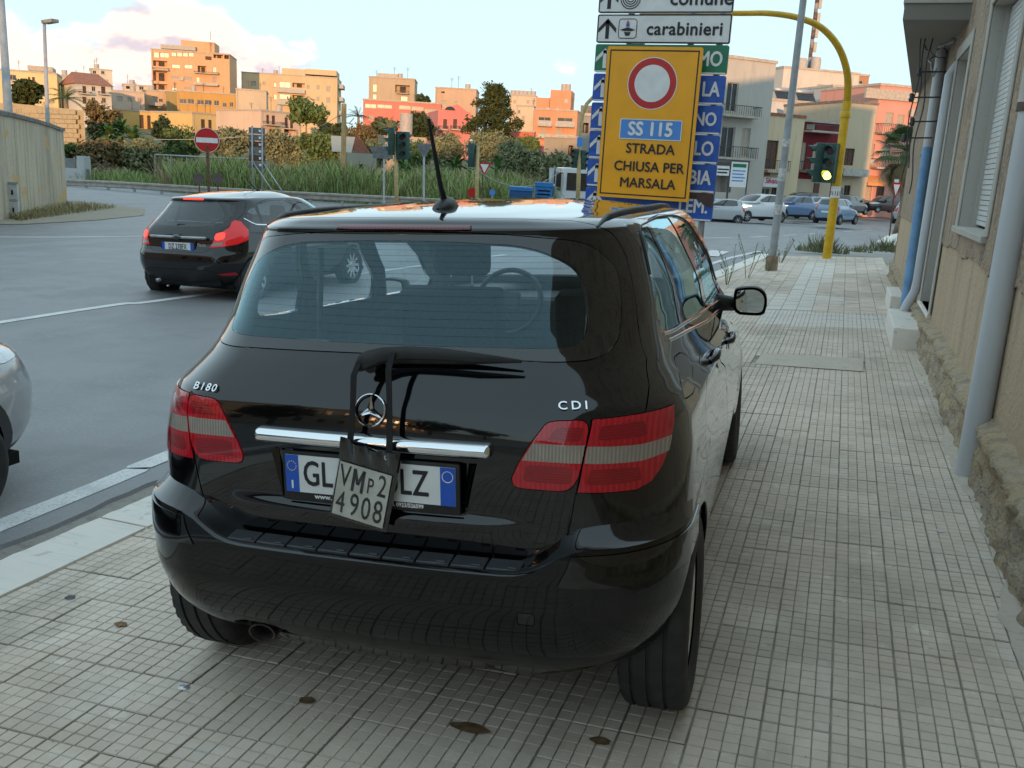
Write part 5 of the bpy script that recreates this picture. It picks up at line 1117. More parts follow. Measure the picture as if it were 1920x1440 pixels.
# signal group in the middle
def mid_signals():
    D = 30.0; b = at(745, 388, D); t = thing('traffic_signal', 'green traffic signal heads facing three ways on a tan post', 'traffic signal', b); MB().tube([(0, 0, -.5), at(742, 252, D)-b], .065, 10).build('post', 'tan_pole', t, True)
    c = at(748, 273, D)-b; signal_head(t, c+Vector((.08, -.05, 0)), (.7, -.7, 0), None, 3, .92); signal_head(t, c+Vector((-.22, -.1, .12)), (-.9, -.3, 0), None, 3, .9); signal_head(t, c+Vector((.1, .22, .02)), (.3, .9, 0), None, 3, .9)
    D = 33.0; b = at(720, 380, D); t, b = pole_thing('sign_back', 'grey signs seen from behind on a thin grey post beside the green signals', 'sign', b, at(720, 272, D), .035, 'galv'); f = FACE(b); ax = Vector((-f.y, f.x, 0)); ax = ax if ax.dot(Vector(CR)) > 0 else -ax
    for py, w in ((281, .42), (292, .36)): MB().obox(at(718, py, D)-b+f*.05, ax*w, Vector((0, 0, .10)), f*.015).build('panel', 'sign_back', t)
    D = 34.0; b = at(795, 380, D); t, b = pole_thing('give_way_sign', 'dark triangular give way sign seen from behind on a grey post', 'sign', b, at(795, 268, D), .04, 'galv'); c = at(795, 285, D)-b+f*.06
    MB().prism([(-.30, .30), (.30, .30), (0, -.30)], -.02, (c, ax, (0, 0, 1))).build('triangle', 'sign_back', t)
    D = 36.0; b = at(894, 385, D); t = thing('traffic_signal', 'green traffic signal head seen from its side on a tan post by the white triangle', 'traffic signal', b); MB().tube([(0, 0, -.5), at(896, 272, D)-b], .07, 10).build('post', 'tan_pole', t, True); c = at(885, 291, D)-b; signal_head(t, c, (-1, .1, 0), None, 3, .95)
    D = 40.0; b = at(905, 385, D); t, b = pole_thing('give_way_sign', 'red bordered white give way triangle on a thin rusty post', 'sign', b, at(905, 325, D), .03, 'rust'); c = at(908, 317, D)-b+f*.06
    MB().prism([(-.28, .27), (.28, .27), (0, -.29)], -.02, (c, ax, (0, 0, 1))).build('triangle', 'sign_red', t); MB().prism([(-.185, .205), (.185, .205), (0, -.17)], .004, (c+f*.001, ax, (0, 0, 1))).build('white_field', 'sign_white', t)
    D = 37.0
    for px, r_, m, lab, nm in ((885, .19, 'sign_red', 'small round red sign rising behind the black car roof', 'round_sign'), (923, .12, 'sign_bluelight', 'small round blue sign rising behind the black car roof', 'round_sign')):
        b = at(px, 390, D); t, b = pole_thing(nm, lab, 'sign', b, at(px, 360, D), .02, 'galv'); c = at(px, 361, D)-b+f*.05; fixn(MB().prism([(r_*math.cos(2*math.pi*k/24), r_*math.sin(2*math.pi*k/24)) for k in range(24)], -.02, (c, ax, (0, 0, 1))).build('disc', m, t))
    # yellow mast arm further off, its signals
    D = 42.0; b = at(1084, 372, D); t = thing('traffic_signal', 'slim ochre mast with hooked arm and dark signal heads beside the white lorry', 'traffic signal', b)
    P = [at(1085, 330, D), at(1088, 250, D), at(1092, 215, D), at(1100, 195, D), at(1112, 182, D), at(1140, 172, D)]; MB().tube([Vector((0, 0, -.5))]+[p-b for p in P], [.10, .10, .095, .09, .085, .08, .07], 12).build('mast', 'tan_pole', t, True)
    signal_head(t, at(1079, 297, D)-b, (-.3, -1, 0), None, 3, .9); signal_head(t, at(1094, 300, D)-b, (.9, -.4, 0), None, 3, .9); MB().obox(at(1086, 266, D)-b+f*.14, ax*.13, Vector((0, 0, .20)), f*.01).build('blue_notice', 'sign_bluelight', t)
    D = 48.0; b = at(644, 345, D); t, b = pole_thing('utility_pole', 'timber utility pole standing among the shrubs', 'pole', b, at(645, 195, D), .13, 'wood')
    MB().tube([at(646, 230, D)-b, at(655, 231, D)-b, at(664, 221, D)-b], .03, 6).build('lamp_arm', 'galv', t, True)
mid_signals()
def right_small():
    b = at(1668, 444, 38.0); t, b = pole_thing('give_way_sign', 'give way triangle with small plate above on a rusty post before the palm', 'sign', b, at(1679, 340, 38.0), .03, 'rust'); f = FACE(b); ax = Vector((-f.y, f.x, 0)); ax = ax if ax.dot(Vector(CR)) > 0 else -ax
    c = at(1680, 359, 38.0)-b+f*.05; MB().prism([(-.19, .36), (.19, .36), (0, -.34)], -.02, (c, ax, (0, 0, 1))).build('triangle', 'sign_red', t); MB().prism([(-.12, .28), (.12, .28), (0, -.17)], .004, (c+f*.001, ax, (0, 0, 1))).build('white_field', 'sign_white', t); MB().obox(at(1681, 341, 38.0)-b+f*.05, ax*.09, Vector((0, 0, .10)), f*.01).build('plate', 'sign_white', t)
right_small()
# ---------------------------------------------------------------- other vehicles
M['glass_black'] = mat('dark_window', (.012, .014, .016), .03, 0, coat=1.0, spec=.8)
M['headlamp'] = mat('headlamp', (.62, .64, .66), .08, .2, 30, coat=1); M['headlamp_lit'] = mat('headlamp_lit', (.8, .78, .7), .2, 0, emit=(1, .9, .65), es=.8)
M['alloy_dull'] = mat('wheel_silver', (.40, .41, .42), .35, .1, 20, metal=.7)
def paintmat(name, c, rough=.25): M[name] = mat(name, c, rough, .04, 3, coat=1.0); return name
def simple_car(name, label, L, Wd, H, paint, loc, heading, facing='front', lit=False, group=None, plate=True, rake=0.0, res=1.0, roll=0):
    """hatchback from the plan outline stack; (u, t) outlines shared with the black car"""
    R = [list(r) for r in MROWS]; sx, sy, sz = Wd/1.777, L/4.19, H/1.6
    for r in R:
        z0 = r[0]
        r[0] *= sz; r[1] = (r[1]+rake*max(0, z0-1.0))*sy; r[2] *= sx; r[3] *= sy; r[4] *= sx; r[5] *= sy; r[6] *= sy; r[7] *= sy; r[8] *= sx; r[9] *= sy
    S = Surf(R, ymid=2.2*sy, bow=.08)
    root = thing(name, label, 'car', loc, 0, group); root.rotation_euler = (0, roll, -heading)
    ul = np.unique(np.round(np.concatenate([np.linspace(-5, -3, 16), np.linspace(-3, -2, 10), np.linspace(-2, 2, 34), np.linspace(2, 3, 10), np.linspace(3, 5, 16)]), 5)); sh = Shell(S, ul, np.linspace(0, S.n-1, 46))
    sh.region('rglass', [(0, 13.0), (1.2, 12.6), (1.40, 12.0), (1.42, 10.6), (1.2, 9.9), (0, 9.9)], sym=True)
    sh.region('sw', [(1.92, 12.9), (1.93, 11.4), (2.03, 9.9), (2.3, 9.2), (2.93, 8.6), (2.94, 10.6), (2.80, 12.4), (2.66, 13.4), (2.2, 13.5)], mirror=True)
    sh.region('screen', [(5, 8.9), (4.0, 9.0), (3.5, 9.3), (3.25, 10.2), (3.26, 12.0), (3.38, 13.3), (4.0, 13.8), (5, 13.9)], mirror=True)
    sh.region('tl', [(1.10, 8.6), (1.5, 8.7), (1.72, 8.2), (1.66, 5.0), (1.15, 4.9)], mirror=True)
    sh.region('hl', [(3.30, 5.6), (3.75, 5.75), (4.25, 5.2), (4.15, 4.55), (3.6, 4.6), (3.32, 4.9)], mirror=True)
    sh.region('grille', [(5, 3.9), (4.25, 3.9), (4.15, 3.2), (4.3, 2.3), (5, 2.2)], mirror=True)
    ax_r, ax_f, wr = .66*sy, 3.438*sy*.99, .31*min(1.05, sz*1.0); sh.region('ar', arch(S, ax_r, wr, wr+.04, 16), mirror=True); sh.region('af', arch(S, ax_f, wr, wr+.04, 16), mirror=True)
    sh.region('sill', [(0, 0), (5, 0), (5, 1.35), (3, 1.2), (2, 1.2), (0, 1.7)], mirror=True)
    sh.cut(); sh.panel('body', 'body_shell', paint, root, gap=0, skirt=0)
    two = lambda k: [k, k+'_l']
    sh.panel(two('sill'), 'lower_trim', 'plastic', root, gap=0, skirt=0); sh.panel('rglass', 'rear_window', 'glass_black', root, off=.003, skirt=.01)
    for q in ('', '_l'):
        sh.panel('sw'+q, 'side_window', 'glass_black', root, off=.003, skirt=.01); sh.panel('tl'+q, 'tail_lamp', 'lamp_red', root, off=.006, skirt=.012); sh.panel('hl'+q, 'headlamp', 'headlamp_lit' if lit else 'headlamp', root, off=.004, skirt=.012)
        s = -1 if q else 1; x = s*.80*sx
        wheel(root, x, ax_r, wr, .19, s, wr*.66, 6, 28, False, 'alloy_dull'); wheel(root, x, ax_f, wr, .19, s, wr*.66, 6, 28, False, 'alloy_dull')
        # pillar between the side windows, mirror, handle
        sh.strip([(s*2.56, 9.0), (s*2.55, 11.0), (s*2.5, 13.4)], .07, .004, 'door_pillar', 'plastic' if paint != 'paint_white' else 'plastic', root, step=.2)
        p, n = sh.point(s*2.9, 8.3); bevel(MB().box((p.x+s*.03-.09, p.y-.04, p.z-.02), (p.x+s*.03+.09, p.y+.08, p.z+.12)).build('door_mirror', paint, root), .03, 2)
    sh.panel(two('screen'), 'windscreen', 'glass_black', root, off=.002, gap=0, skirt=0); sh.panel(two('grille'), 'grille', 'plastic', root, off=.003, gap=0, skirt=0)
    MB().box((-.72*sx, .3*sy, .19), (.72*sx, 3.9*sy, .26)).build('floor_pan', 'gap', root)
    if plate:
        MB().box((-.26, S(0, 4.2)[1]-.03, .70*sz), (.26, S(0, 4.2)[1]+.01, .70*sz+.11)).build('number_plate', 'white', root); yf = S(5, 2.2)[1]; MB().box((-.26, yf-.01, .42*sz), (.26, yf+.03, .42*sz+.11)).build('number_plate', 'white', root)
    return root, sh
def ford():
    FR = [(.20, .26, .70, .03, .28, .30), (.30, .14, .79, .03, .30, .32), (.42, .055, .845, .03, .30, .34), (.54, .03, .860, .03, .30, .34), (.64, .04, .862, .03, .30, .34), (.70, .075, .860, .03, .30, .34), (.78, .10, .852, .03, .29, .34), (.86, .115, .84, .03, .29, .35), (.94, .14, .82, .035, .29, .36),
          (1.0, .17, .79, .04, .29, .37), (1.06, .22, .76, .045, .28, .37), (1.16, .30, .73, .05, .28, .36), (1.26, .385, .695, .05, .27, .35), (1.33, .44, .665, .05, .26, .33), (1.365, .43, .64, .05, .25, .33), (1.385, .46, .615, .05, .26, .36), (1.40, .55, .575, .05, .30, .42), (1.425, .78, .50, .05, .24, .40), (1.452, 1.08, .39, .03, .18, .28), (1.47, 1.42, .22, .01, .09, .13), (1.475, 1.70, .02, .001, .008, .008)]
    fy = [(3.80, .10, .35, .5), (3.9, .12, .35, .55), (3.95, .12, .36, .55), (3.95, .12, .36, .55), (3.93, .12, .38, .6), (3.9, .13, .38, .6), (3.85, .14, .4, .65), (3.72, .18, .42, .7), (3.45, .2, .42, .6), (3.2, .18, .4, .5), (3.05, .13, .30, .35), (2.9, .12, .28, .32), (2.72, .12, .26, .3), (2.58, .12, .26, .3), (2.48, .11, .25, .28), (2.4, .11, .25, .28), (2.32, .11, .26, .3), (2.2, .08, .22, .35), (2.06, .05, .17, .2), (1.92, .02, .09, .1), (1.74, .001, .008, .008)]
    S = Surf([a+b for a, b in zip(FR, fy)], bow=.08); root = thing('hatchback_car', 'black hatchback with lit tail lamps driving on the road, plate DZ 278FX', 'car')
    root.location = (-8.308, 10.098, -.36); root.rotation_euler = (0, rad(-2.2), -rad(2.0))
    ul = np.unique(np.round(np.concatenate([np.linspace(-5, -3, 22), np.linspace(-3, -2, 20), np.linspace(-2, 2, 81), np.linspace(2, 3, 20), np.linspace(3, 5, 22)]), 5)); sh = Shell(S, ul, np.linspace(0, S.n-1, 85))
    xz = lambda x, z: S.inv('r', x, z); yz = lambda y, z: S.inv('s', y, z)
    sh.region('glass', [xz(0, 1.345), xz(.45, 1.33), xz(.56, 1.29), xz(.60, 1.22), xz(.60, 1.10), xz(.48, 1.03), xz(.3, 1.005), xz(0, .995)], sym=True)
    sh.region('brake', [xz(0, 1.372), xz(.17, 1.371), xz(.17, 1.355), xz(0, 1.355)], sym=True)
    sh.region('l_clear', rnd([xz(.52, .80), xz(.67, .825), xz(.665, .785), xz(.53, .765)], .3), mirror=True)
    sh.region('l_hot', rnd([xz(.56, .93), xz(.66, .95), xz(.68, .86), xz(.56, .84)], .4), mirror=True)
    sh.region('lamp', [xz(.50, .745), xz(.545, .83), xz(.61, .93), xz(.665, 1.0), yz(.40, 1.07), yz(.46, 1.10), yz(.53, 1.08), yz(.56, .97), yz(.50, .84), xz(.79, .79), xz(.66, .76)], mirror=True)
    sh.region('reflector', [xz(.60, .405), xz(.78, .43), xz(.79, .385), xz(.66, .375)], mirror=True)
    sh.region('valance', [xz(0, .45), xz(.45, .45), xz(.60, .42), xz(.72, .33), xz(.70, .21), xz(0, .21)], sym=True)
    sh.region('tailgate', [xz(0, .675), xz(.42, .68), xz(.49, .72), xz(.52, .80), xz(.60, .96), xz(.66, 1.08), xz(.66, 1.2), xz(.60, 1.35), xz(.4, 1.395), xz(0, 1.40)], sym=True)
    sh.region('qwin', [yz(.62, 1.09), yz(.90, 1.04), yz(.90, 1.27), yz(.80, 1.25), yz(.70, 1.19)], mirror=True); sh.region('rwin', [yz(.95, 1.04), yz(1.72, .985), yz(1.60, 1.355), yz(1.25, 1.345), yz(.96, 1.29)], mirror=True); sh.region('fwin', [yz(1.82, .98), yz(2.65, .95), yz(2.5, 1.08), yz(2.1, 1.28), yz(1.70, 1.355)], mirror=True)
    sh.region('screen', [(5, 10.0), (4, 10.1), (3.5, 10.3), (3.25, 11.0), (3.26, 12.5), (3.4, 13.6), (4, 14), (5, 14.1)], mirror=True)
    sh.region('ar', arch(S, .64, .305, .335), mirror=True); sh.region('af', arch(S, 3.13, .305, .335), mirror=True)
    rd = [yz(.93, 1.30), yz(.90, 1.1), yz(1.02, .85), yz(1.0, .6), yz(1.1, .36), yz(1.75, .36), yz(1.75, .98), yz(1.64, 1.38), yz(1.25, 1.37)]; sh.region('rdoor', rd, mirror=True); sh.region('fdoor', [yz(1.77, .36), yz(1.77, .98), yz(1.66, 1.38), yz(2.15, 1.30), yz(2.7, 1.0), yz(2.75, .36)], mirror=True)
    sh.cut(); sh.panel('body', 'body_shell', 'paint', root); tg = sh.panel('tailgate', 'tailgate', 'paint', root); sh.panel('glass', 'rear_window', 'glass_dark', tg, off=.001, gap=0, skirt=0); sh.panel('brake', 'high_brake_light', M['lamp_hot'], tg, off=.004, gap=0)
    sh.panel('valance', 'valance', 'plastic', root)
    for q in ('', '_l'):
        l = sh.panel('lamp'+q, 'tail_lamp', 'lamp_lit', root, off=.008); sh.panel('l_clear'+q, 'reversing_lens', 'lamp_clear', l, off=.008, gap=0, skirt=0); sh.panel('l_hot'+q, 'brake_lens', M['lamp_hot'], l, off=.010, gap=0); sh.panel('reflector'+q, 'reflector', 'lamp_red', root, off=.002)
        d = sh.panel('rdoor'+q, 'rear_door', 'paint', root); d2 = sh.panel('fdoor'+q, 'front_door', 'paint', root)
        for k, pr in (('qwin', root), ('rwin', d), ('fwin', d2)): sh.panel(k+q, 'side_window', 'glass_dark', pr, off=0, gap=0, skirt=0)
        s = -1 if q else 1
        for y in (.64, 3.13): wheel(root, s*.76, y, .305, .20, s, .205, 10, 60, True)
        sh.strip([(s*a, b) for a, b in (yz(.60, 1.12), yz(.70, 1.06), yz(.80, 1.035), yz(1.2, 1.015), yz(1.75, .975))], .016, .002, 'belt_chrome', 'chrome', root); p, n = sh.point(s*yz(2.65, .98)[0], yz(2.65, .98)[1]); bevel(MB().box((p.x-.09, p.y-.05, p.z-.03), (p.x+.09, p.y+.07, p.z+.12)).build('door_mirror', 'paint', root), .03, 2)
        for dd, y in ((d, 1.15), (d2, 1.95)): p, n = sh.point(s*yz(y, .86)[0], yz(y, .86)[1]); MB().tube([p+Vector((0, -.10, 0)), p+n*.03, p+Vector((0, .10, 0))], .013, 8).build('door_handle', 'paint', dd, True)
    for q in ('', '_l'): sh.panel('screen'+q, 'windscreen', 'glass', root, gap=0, skirt=0)
    sh.panel(None, 'inner_shell', 'trim', root, off=-.02, gap=0, skirt=0, liner=['glass', 'ar', 'ar_l', 'af', 'af_l', 'qwin', 'qwin_l', 'rwin', 'rwin_l', 'fwin', 'fwin_l', 'screen', 'screen_l'])
    MB().box((-.70, .3, .19), (.70, 3.7, .25)).build('floor_pan', 'gap', root); MB().box((-.6, .17, .24), (.6, .34, .40)).build('rear_crossmember', 'gap', root)
    for x in (-.36, .36): bevel(MB().box((x-.23, 1.75, .5), (x+.23, 1.9, 1.08)).build('seat_backrest', 'seat', root), .04, 2); bevel(MB().box((x-.12, 1.78, 1.10), (x+.12, 1.87, 1.27)).build('headrest', 'seat', root), .04, 2)
    bevel(MB().box((-.58, .95, .5), (.58, 1.1, .98)).build('rear_backrest', 'seat', root), .04, 2)
    bar = MB().tube([(-.46, .10, .868), (-.2, .085, .868), (0, .083, .868), (.2, .085, .868), (.46, .10, .868)], .021, 10); bar.build('handle_bar', 'alloy_dull', tg, True)
    em = MB().lathe([(0, .012), (.058, .010), (.064, 0)], 24, (0, 0, 0), 'y'); em.v = [(v[0]*1.25, .072-v[1], .872+v[2]*.55) for v in em.v]; em.build('oval_emblem', 'glass_black', tg, True)
    MB().box((-.29, .088, .675), (.29, .12, .815)).build('plate_holder', 'plastic', tg); MB().box((-.26, .080, .690), (.26, .09, .800)).build('number_plate', 'white', tg)
    blue = bpy.data.materials['plate_blue']
    for a, b in ((-.26, -.215), (.215, .26)): MB().box((a, .078, .690), (b, .085, .800)).build('plate_band', blue, tg)
    text('DZ 278FX', .098, 'black_print', tg, frame((0, .0785, .745), (1, 0, 0), (0, 0, 1)), .0006, .001, sx=.70, spacing=1.02, name='plate_lettering')
    wp = MB().tube([(-.12, .20, .985), (-.06, .20, 1.03), (.1, .215, 1.03), (.28, .25, 1.025)], [.022, .02, .014, .006], 8); wp.build('wiper', 'plastic', tg, True)
    p, n = sh.point(*xz(.37, .775)); text('Fiesta', .06, 'chrome', tg, frame(p+n*.003, Vector((0, 0, 1)).cross(n), (0, 0, 1)), .002, .001, shear=.25, name='badge_lettering', sx=1.0)
    MB().tube([(-.42, .12, .27), (-.42, .30, .28)], .028, 12).build('exhaust_pipe', 'alloy_dull', root, True)
    MB().tube([(0, 1.9, 1.47), (0, 1.8, 1.5), (0, 1.55, 1.68)], [.02, .008, .004], 8).build('aerial', 'plastic', root)
M['lamp_hot'] = mat('glowing_red', (.8, .03, .02), .3, .2, 40, emit=(1.0, .05, .03), es=.16)
ford()
paintmat('paint_white', (.62, .64, .65)); paintmat('paint_silver', (.34, .35, .36), .3); paintmat('paint_skyblue', (.20, .30, .42)); paintmat('paint_blue', (.11, .19, .34)); paintmat('paint_graphite', (.04, .042, .045)); paintmat('paint_red_black', (.012, .006, .006)); paintmat('paint_palegrey', (.42, .44, .46), .3)
def far_cars():
    def put(name, label, dims, paint, px, py, depth, heading, **k):
        p = at(px, py, depth); zr = p.z if not k.pop('ground', False) else road_z(p.x, p.y); L = dims[0]
        # px, py marks the ground below the middle of the car
        h = rad(heading); c = Vector((p.x-math.sin(h)*L/2, p.y-math.cos(h)*L/2, zr)); return simple_car(name, label, *dims, paint, c, h, **k)
    put('city_car', 'small pale silver rounded car ahead of the white people carrier', (3.6, 1.63, 1.50), 'paint_palegrey', 1338, 419, 55, 248)
    put('family_car', 'white rounded people carrier with black lower grille in the traffic queue', (4.15, 1.78, 1.67), 'paint_white', 1412, 415, 56, 222, lit=True)
    put('small_car', 'blue small car with one headlamp lit behind the white people carrier', (3.7, 1.65, 1.55), 'paint_blue', 1480, 410, 62, 226, lit=True)
    put('crossover_car', 'white crossover with large black grille behind the blue small car', (4.2, 1.8, 1.55), 'paint_white', 1526, 408, 67, 220, lit=True)
    put('van', 'dark car with raised tailgate half hidden behind the queue', (3.9, 1.7, 1.6), 'paint_graphite', 1496, 398, 74, 232)
    put('small_car', 'light blue boxy small car driving away beyond the yellow mast', (3.55, 1.6, 1.55), 'paint_skyblue', 1566, 420, 56, 22)
    put('small_car', 'dark blue car ahead of the light blue boxy car', (3.9, 1.68, 1.48), 'paint_graphite', 1590, 402, 72, 26)
    put('small_car', 'black sloping hatchback parked in front of the orange house', (3.5, 1.65, 1.48), 'paint_red_black', 1655, 399, 80, 236)
    put('parked_car', 'silver car parked behind the palm trunk', (4.2, 1.72, 1.45), 'paint_palegrey', 1704, 420, 58, 8)
    put('parked_car', 'pale grey car parked beside the black sloping hatchback', (4.0, 1.7, 1.5), 'paint_silver', 1700, 396, 84, 236)
far_cars()
def near_suv():
    h = rad(-1); root, sh = simple_car('crossover_car', 'silver crossover with black wheel arch cladding standing on the road by the kerb', 4.3, 1.80, 1.54, 'paint_silver', (-4.86, -.26, -.31), h, res=1)
    # cladding round the front wheel opening
    sy = 4.3/4.19; S = sh.S; yc, wr = 3.438*sy*.99, .31*min(1.05, 1.54/1.6); mb = MB(); V = []; K = 30
    for s in (1, -1):
        V = []
        for k in range(K+1):
            a = math.pi*(-.12+1.24*k/K)
            for rr, dx in ((wr+.03, -.04), (wr+.035, .012), (wr+.115, .012), (wr+.12, -.01)):
                y, z = yc+rr*math.cos(a), max(.2, wr+rr*math.sin(a)); u, t = S.inv('s', y, z); p = S(u, t); V.append((s*(p[0]+dx), y, z))
        fixn(MB().add(V, [(k*4+i, k*4+i+1, k*4+5+i, k*4+4+i) for k in range(K) for i in range(3)]).build('arch_cladding', 'plastic', root, True, rad(40)))
near_suv()
def lorry():
    D = 46; b = at(1092, 372, D); b.z = road_z(b.x, b.y); t = thing('lorry', 'white lorry cab with dark mirror waiting beyond the black car roof', 'lorry', b, rad(28))
    bevel(MB().box((-1.1, -.2, .45), (1.1, 1.9, 2.45)).build('cab', 'paint_white', t), .10, 3); MB().box((-.9, -.23, 1.35), (.9, -.19, 2.2)).build('windscreen', 'glass_black', t); MB().box((-1.12, .2, 1.3), (-1.09, 1.1, 2.1)).build('side_window', 'glass_black', t)
    MB().box((-1.0, 2.0, .7), (1.0, 6.0, .95)).build('chassis', 'gap', t); MB().box((-1.15, 2.1, .95), (1.15, 6.2, 1.5)).build('load_bed', 'galv', t); bevel(MB().box((-1.45, -.35, 1.5), (-1.2, -.2, 2.2)).build('door_mirror', 'plastic', t), .03, 2); MB().tube([(-1.3, -.25, 2.1), (-1.05, -.1, 2.2)], .03, 6).build('mirror_arm', 'plastic', t)
    for x in (-1, 1):
        for y in (.4, 4.6): wheel(t, x*.95, y, .45, .28, x, .27, 6, 24, False, 'alloy_dull')
    MB().tube([(-1.25, 2.05, .9), (-1.25, 2.05, 2.4)], .13, 10).build('exhaust_stack', 'galv', t, True)
lorry()
def bins():
    M['bin_blue'] = mat('blue_plastic', (.02, .16, .42), .5, .15, 8)
    for px0, px1, pyt, D, lab in ((957, 998, 349, 38, 'long low dark blue bin seen over the black car roof'), (1005, 1036, 341, 39, 'bright blue bin with slatted lid seen over the black car roof')):
        a, c = at(px0, pyt, D), at(px1, pyt, D); w = (c-a).length; g = road_z(a.x, a.y); t = thing('waste_bin', lab, 'bin', ((a.x+c.x)/2, (a.y+c.y)/2, g), YAW*-1); h = a.z-g
        bevel(MB().box((-w/2, -.35, .1), (w/2, .35, h*.88), -.02).build('tub', 'bin_blue' if px0 > 1000 else mat('dark_blue_plastic', (.01, .07, .20), .5, .15, 8), t), .02, 1); bevel(MB().box((-w/2-.04, -.39, h*.88), (w/2+.04, .39, h)).build('lid', 'bin_blue', t), .02, 1)
        for k in range(4 if px0 > 1000 else 0): MB().box((-w*.38, -.372, h*(.50+.09*k)), (w*.38, -.352, h*(.54+.09*k))).build('rib', 'gap', t)
        for x in (-w*.4, w*.4): MB().tube([(x, -.3, .08), (x+.03, -.3, .08)], .08, 10).build('castor', 'rubber', t)
bins()
# ---------------------------------------------------------------- left side: walls, rail, plants
M['old_render'] = pos_mat('weathered_render', [((.5, .5, .3), .42, .62, (.40, .34, .25), .8), ((3.2, 3.2, .22), .48, .62, (.25, .225, .18), .7), ((.7, .7, 1.3), .555, .62, (.52, .34, .14), .85), (14, .55, .66, (.30, .265, .2), .5)], .92, .5, 30, base=(.50, .43, .32))
M['coping'] = mat('dark_coping', (.17, .155, .14), .9, .3, 5); M['tufa_wall'] = pos_mat('tufa_block_wall', [((1, 1, 5), .42, .64, (.36, .28, .165), .7), (6, .5, .7, (.27, .22, .14), .6)], .95, .8, 12, base=(.43, .35, .215))
M['grey_steel'] = mat('grey_sheet', (.17, .18, .18), .6, .15, 8); M['white_wall'] = pos_mat('grey_white_wall', [((1, 1, .4), .4, .7, (.36, .37, .37), .7)], .9, .2, 30, base=(.46, .47, .47))
def wall_thing(name, label, pts, h, thick, m, coping=None, cat='wall', z0=None):
    """wall along a plan polyline; pts = (x, y, top z)"""
    c = Vector((pts[0][0], pts[0][1], -.4)); t = thing(name, label, cat, c); V = []; n = len(pts)
    for k, p in enumerate(pts):
        a, b = Vector(pts[max(0, k-1)][:2]), Vector(pts[min(n-1, k+1)][:2]); d = (b-a).normalized(); nn = Vector((-d.y, d.x))*thick/2; q = Vector(p[:2])
        for s, z in ((1, -1.2), (-1, -1.2), (-1, p[2]), (1, p[2])): V.append((q.x+nn.x*s-c.x, q.y+nn.y*s-c.y, z-c.z))
    fixn(MB().add(V, [(k*4+i, k*4+(i+1) % 4, k*4+4+(i+1) % 4, k*4+4+i) for k in range(n-1) for i in range(4)]+[(0, 1, 2, 3), tuple((n-1)*4+i for i in (3, 2, 1, 0))]).build('wall_body', m, t))
    if coping:
        V = []
        for k, p in enumerate(pts):
            a, b = Vector(pts[max(0, k-1)][:2]), Vector(pts[min(n-1, k+1)][:2]); d = (b-a).normalized(); nn = Vector((-d.y, d.x))*(thick/2+.05); q = Vector(p[:2])
            for s, z in ((1, p[2]), (-1, p[2]), (-1, p[2]+.10), (0, p[2]+.16), (1, p[2]+.10)): V.append((q.x+nn.x*s-c.x, q.y+nn.y*s-c.y, z+.002-c.z))
        fixn(MB().add(V, [(k*5+i, k*5+(i+1) % 5, k*5+5+(i+1) % 5, k*5+5+i) for k in range(n-1) for i in range(5)]+[tuple(range(5)), tuple((n-1)*5+i for i in range(4, -1, -1))]).build('coping', coping, t))
    return t, c
wall_pts = []
for px, pb, ptop in ((-160, 440, 196), (-60, 421, 206), (25, 405, 221), (70, 395, 232), (96, 389, 240), (110, 385, 246)):
    g = atz(px, pb, -.38); dp = (g-Vector(EYE)).dot(Vector(CF)); wall_pts.append((g.x, g.y, at(px, ptop, dp).z))
x, y, z = wall_pts[-1]; wall_pts += [(x-.25, y+.38, z), (x-.9, y+.75, z), (x-4, y+2.2, z)]
wall_thing('boundary_wall', 'weathered plaster boundary wall with dark coping and rounded end beside the road', wall_pts, 0, .35, 'old_render', 'coping')
